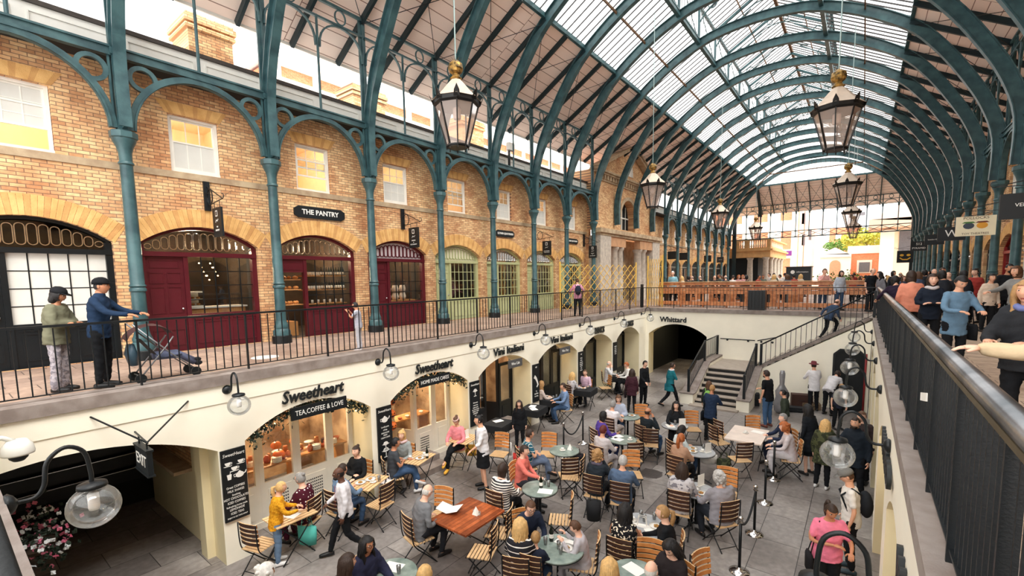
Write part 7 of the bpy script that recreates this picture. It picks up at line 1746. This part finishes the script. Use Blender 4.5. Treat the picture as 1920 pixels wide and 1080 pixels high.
# doorway in the far right corner with red pipe
dr=thing('dark_doorway','black framed arched doorway under the upper stair flight','doorway',(-.28,21.17,FL)); b=MB(); b.prism([(-.5,0),(-.5,2.15),(-.3,2.35),(.3,2.35),(.5,2.15),(.5,0)],lambda u,v,d:(u,d,v),-.02,.0); b.build('opening',mDark,dr); b=MB(); b.ribbon([(-.47,0),(-.47,2.12),(-.28,2.31),(.28,2.31),(.47,2.12),(.47,0)],lambda u,v,d:(u,d,v),.07,-.05,.0); b.build('frame',mBlack,dr)
b=MB(); b.tube([(.2,20.9,FL),(.22,20.9,-1.3)],.035,10); o=b.build('red_pipe',M('dark red pipe',(130,30,34),.4),smooth=True); tag(o,'dark red vertical pipe in front of the black doorway','pipe')
# manholes
p=hit(1220,888,2,FL); b=MB(); b.lathe([(.3,.001),(.3,.006),(.27,.006)],n=24); 
for i in range(9): b.box(-.24,.24,-.22+i*.055,-.2+i*.055,.002,.012)
o=b.build('drain_cover',M('worn iron cover',(96,90,88),.4,.3)); o.location=(p.x,p.y,FL); tag(o,'round iron drain cover in the floor behind the grey curly man','drain cover')
p=hit(497,670,2,0); b=MB(); b.lathe([(.28,.0),(.28,.006),(0,.008)],n=24); o=b.build('white_cover',M('pale cover plate',(226,222,216),.5)); o.location=(p.x,p.y,.001); tag(o,'pale round cover plate in the left walkway paving','cover')
# pushchair on the left walkway
pc=thing('pushchair','dark folding pushchair with a sleeping child\'s legs showing, pushed by the man in a cap','pushchair',(-9.75,2.45,0),R(0))
b=MB()
for s in(-1,1): b.tube([(s*.2,-.35,1.0),(s*.2,.15,.45),(s*.2,.5,.12)],.013,6); b.tube([(s*.2,-.3,.1),(s*.2,.1,.6),(s*.2,.2,.75)],.013,6)
b.tube([(-.2,.5,.14),(.2,.5,.14)],.01,5); b.tube([(-.2,-.3,.12),(.2,-.3,.12)],.01,5); b.build('frame',M('silver tube frame',(150,152,156),.3,.6),pc,smooth=True)
for x in(-.2,.2):
    for y in(-.3,.5): b=MB(); b.tube([(x-.02,y,.08),(x+.02,y,.08)],.08,14); b.build('wheel',mBlack,pc)
b=MB(); b.add([(-.18,-.25,.75),(.18,-.25,.75),(.18,0,.38),(-.18,0,.38),(.18,.32,.42),(-.18,.32,.42)],[(0,1,2,3),(3,2,4,5)]); b.build('fabric_seat',mBlkC,pc)
b=MB(); V=[]; n=8
for i in range(n+1):
    a=PI*.15+PI*.75*i/n
    for x in(-.2,0,.2): V.append((x,-.1+.36*math.cos(a)*1.0,.62+.34*math.sin(a)+.03*(x==0)))
b.add(V,[(i*3+j,i*3+j+1,i*3+j+4,i*3+j+3) for i in range(n) for j in range(2)]); b.build('canopy',M('maroon brown canopy',(84,56,56),.8),pc)
b=MB(); loft(b,[(0,-.34,.3,.13,.06),(0,-.36,.5,.15,.09),(0,-.36,.66,.11,.05)],12); b.build('hanging_bag',M('slate blue bag',(60,84,100),.4),pc,smooth=True)
b=MB(); b.tube([(-.08,-.05,.42),(-.09,.3,.42),(-.09,.56,.26)],[.07,.06,.045],10); b.build('child_leg',M('grey blue trousers',(96,104,132),.8),pc,smooth=True); b=MB(); b.tube([(.08,-.05,.42),(.09,.3,.4),(.08,.52,.22)],[.07,.06,.045],10); b.build('child_leg',MC['grey blue trousers'],pc,smooth=True)
for x,y,z in((-.09,.62,.25),(.08,.58,.21)): b=MB(); b.ell((x,y,z),.035,.07,.045,10,7); b.build('child_shoe',mBlkC,pc,smooth=True)
# flowers and basket at the lower left
fc=hit(62,1008,1,.75); fb=thing('flower_basket','basket of pink and white flowers at the lower left corner','flowers',(fc.x,.75,fc.z))
for nm,m_,n_ in (('pink_flowers',M('pink petals',(214,120,150),.6),70),('white_flowers',M('pale petals',(226,232,236),.6),60),('leaves',mLeaf,160)):
    b=MB(); q=random.Random(n_)
    for i in range(n_):
        c=Vector((q.gauss(0,.42),q.gauss(.1,.16),q.gauss(0,.17))); s_=.04
        for k in range(3): d=Vector((q.uniform(-1,1),q.uniform(-1,1),q.uniform(-1,1))).normalized()*s_; e=Vector((q.uniform(-1,1),q.uniform(-1,1),q.uniform(-1,1))).normalized()*s_; b.add([c-d,c+e,c+d,c-e],[(0,1,2,3)])
    b.build(nm,m_,fb)
b=MB(); b.lathe([(.1,-.45),(.5,-.1),(.52,-.05)],n=16,sy=.5); b.build('basket',M('dark wicker',(60,48,38),.9),fb); b=MB(); b.bar((0,-.1,-.2),(0,-.5,.1),.03,.03); b.build('bracket',mBlack,fb)
# ---------------------------------------------------------------- goods in the upper shops
mGlsB=M('dark oil bottles',(40,44,36),.15); mJar=M('pale jars',(244,236,222),.4,0,.3,20); mBread=M('crusty bread',(206,140,76),.8,0,.3,14,.4,40)
c=cl[2]
for k,z in enumerate((.98,1.42,1.86)):
    b=MB(); b.box(-13.95,-13.6,c-.3,c+1.15,z-.03,z); o=b.build('shop_shelf',mWd); tag(o,'wooden shelf in the burgundy bread shop window, %s from the bottom'%ORD[k],'shelf')
    b=MB(); b.box(-13.97,-13.94,c-.33,c-.28,0,2) if k==0 else None
    for i in range(10):
        b=MB(); y=c+.35+i*.085; 
        if i>=0 and k>0: b.lathe([(.03,0),(.03,.17),(.012,.22),(.012,.27)],n=9); b.mats=[mGlsB]; b.m=[0]*len(b.f); b.mat(mJar).lathe([(.0305,.03),(.0305,.12)],n=9); o=b.build('oil_bottle',None,smooth=True); o.location=(-13.7,y,z); tag(o,'dark bottle on the %s shelf of the bread shop, %s from the left'%(('lower','middle','top')[k],ORD[i]),'bottle','bottles in the bread shop window')
    for i in range(7):
        b=MB(); y=c-.25+i*.085 if k else c-.2+i*.2; b.lathe([(.034,0),(.036,.1),(.03,.12)],n=9); o=b.build('food_jar',mJar,smooth=True); o.location=(-13.7,y,z); tag(o,'pale jar on the %s shelf of the bread shop, %s from the left'%(('lower','middle','top')[k],ORD[i]),'jar','jars in the bread shop window')
for k,z in enumerate((1.0,1.45,1.75)):
    b=MB(); b.box(-13.95,-13.55,c-1.1,c-.42,z-.03,z); o=b.build('bread_shelf',mWd); tag(o,'wooden bread shelf in the open doorway, %s from the bottom'%ORD[k],'shelf')
    for i in range(4 if k else 7):
        b=MB(); b.ell((0,0,.05),.055,.09 if k else .05,.05,12,8); o=b.build('bread_loaf',mBread,smooth=True); o.location=(-13.72+.05*(i%2),c-1.03+i*(.17 if k else .09),z); o.rotation_euler=(0,0,i*.7); tag(o,'round loaf on the %s bread shelf in the open doorway, %s from the left'%(('lowest','middle','top')[k],ORD[i]),'bread','loaves in the open doorway')
b=MB(); b.box(-14.6,-13.9,c-1.15,c-.4,0,.45); o=b.build('bread_crate',mWd); tag(o,'wooden bread crate at the foot of the open doorway','crate')
c=cl[1]
ct=thing('shop_counter','wooden counter inside the burgundy shop left of the pantry','counter',(-14.3,c,0)); b=MB(); b.box(-.3,.3,-.4,1.2,0,1.0); b.build('front',mWd,ct); b=MB(); b.box(-.33,.33,-.45,1.25,1.0,1.04); b.build('top',mWhite,ct)
dc=thing('display_cabinet','white glass pastry cabinet on the shop counter','cabinet',(-14.25,c-.1,1.04)); b=MB(); b.box(-.22,.22,-.25,.3,0,.04); b.box(-.22,.22,-.25,.3,.38,.42); b.box(-.22,-.2,-.25,.3,0,.42); b.box(-.2,.2,-.25,.3,.2,.215); b.build('case',mWhite,dc); b=MB(); b.box(.215,.22,-.25,.3,.04,.38); b.build('front_glass',gWin,dc)
for i in range(8):
    b=MB(); b.ell((0,0,.03),.04,.05,.03,9,6); o=b.build('pastry',mBread,smooth=True); o.location=(-14.2,c-.28+(i%4)*.13,1.085+(.17 if i>3 else 0)); tag(o,'small pastry in the glass cabinet, %s row, %s from the left'%('upper' if i>3 else 'lower',ORD[i%4]),'pastry','pastries in the cabinet')
mBulb=M('glowing bulb',(255,206,140),.4,emit=6)
for i in range(14):
    b=MB(); b.ell((0,0,0),.018,.018,.018,8,6); o=b.build('fairy_light',mBulb); o.location=(-13.9-.02*(i%3),c+.1+.055*(i%7)+(.1 if i>6 else 0),2.2-.11*(i%5)); tag(o,'tiny warm bulb hanging inside the burgundy counter shop, %s of the string'%ORD[i],'light','fairy lights in the counter shop')
c=cl[3]
for i in range(6):
    b=MB(); loft(b,[(0,0,0,.13,.1),(0,0,.12,.15,.12),(0,0,.26,.11,.08)],12); o=b.build('flour_sack',M('pale sack',(232,214,196),.9,0,.15,12),smooth=True); o.location=(-13.8,c-.1+(i%3)*.34,.95+(.28 if i>2 else 0)); tag(o,'pale sack in the bakery window, %s row, %s from the left'%('upper' if i>2 else 'lower',ORD[i%3]),'sack','sacks in the bakery window')
b=MB(); b.box(-14.1,-13.6,c-.3,c+1.1,.88,.94); b.box(-14.1,-14.05,c-.3,c+1.1,0,.9); o=b.build('sack_shelf',mWd); tag(o,'wooden shelf carrying the sacks in the bakery window','shelf')
# stickers on the nearest railing
b=MB(); b.bar((.455,4.95,.63),(.455,5.35,.55),.012,.07); o=b.build('rail_plate',mGreyW); tag(o,'small white plate clipped to the balusters of the right railing','plate')
# two puppet-like figures on the cream sign (plain shapes)
HB=35*(hit(1829,423,0,2.75)-EYEP).dot(FW)/FPX
hs=[o for o in bpy.data.objects if o.get('label','').startswith('cream hanging toy')][0]
for j,(u,m1,m2) in enumerate(((-.28,M('grey paint',(60,70,84),.5),M('green paint',(70,120,50),.5)),(.26,M('ochre paint',(226,160,50),.5),M('brown paint',(110,50,30),.5)))):
    for sgn in(-1,1):
        b=MB(); xc=2.75-WR+.02+(-u if sgn>0 else u)*HB/1.05
        b.mat(m1); b.prism([(.13*math.cos(2*PI*i/12),.17*math.sin(2*PI*i/12)) for i in range(12)],lambda p_,q_,d:(xc+p_,sgn*.027+d,-.6-HB*.5+q_*HB),-.002,.002); b.mat(m2); b.prism([(-.16,.14),(.16,.14),(.1,.22),(-.1,.22)],lambda p_,q_,d:(xc+p_,sgn*.027+d,-.6-HB*.5+q_*HB),-.003,.003)
        b.build('painted_figure',None,hs)
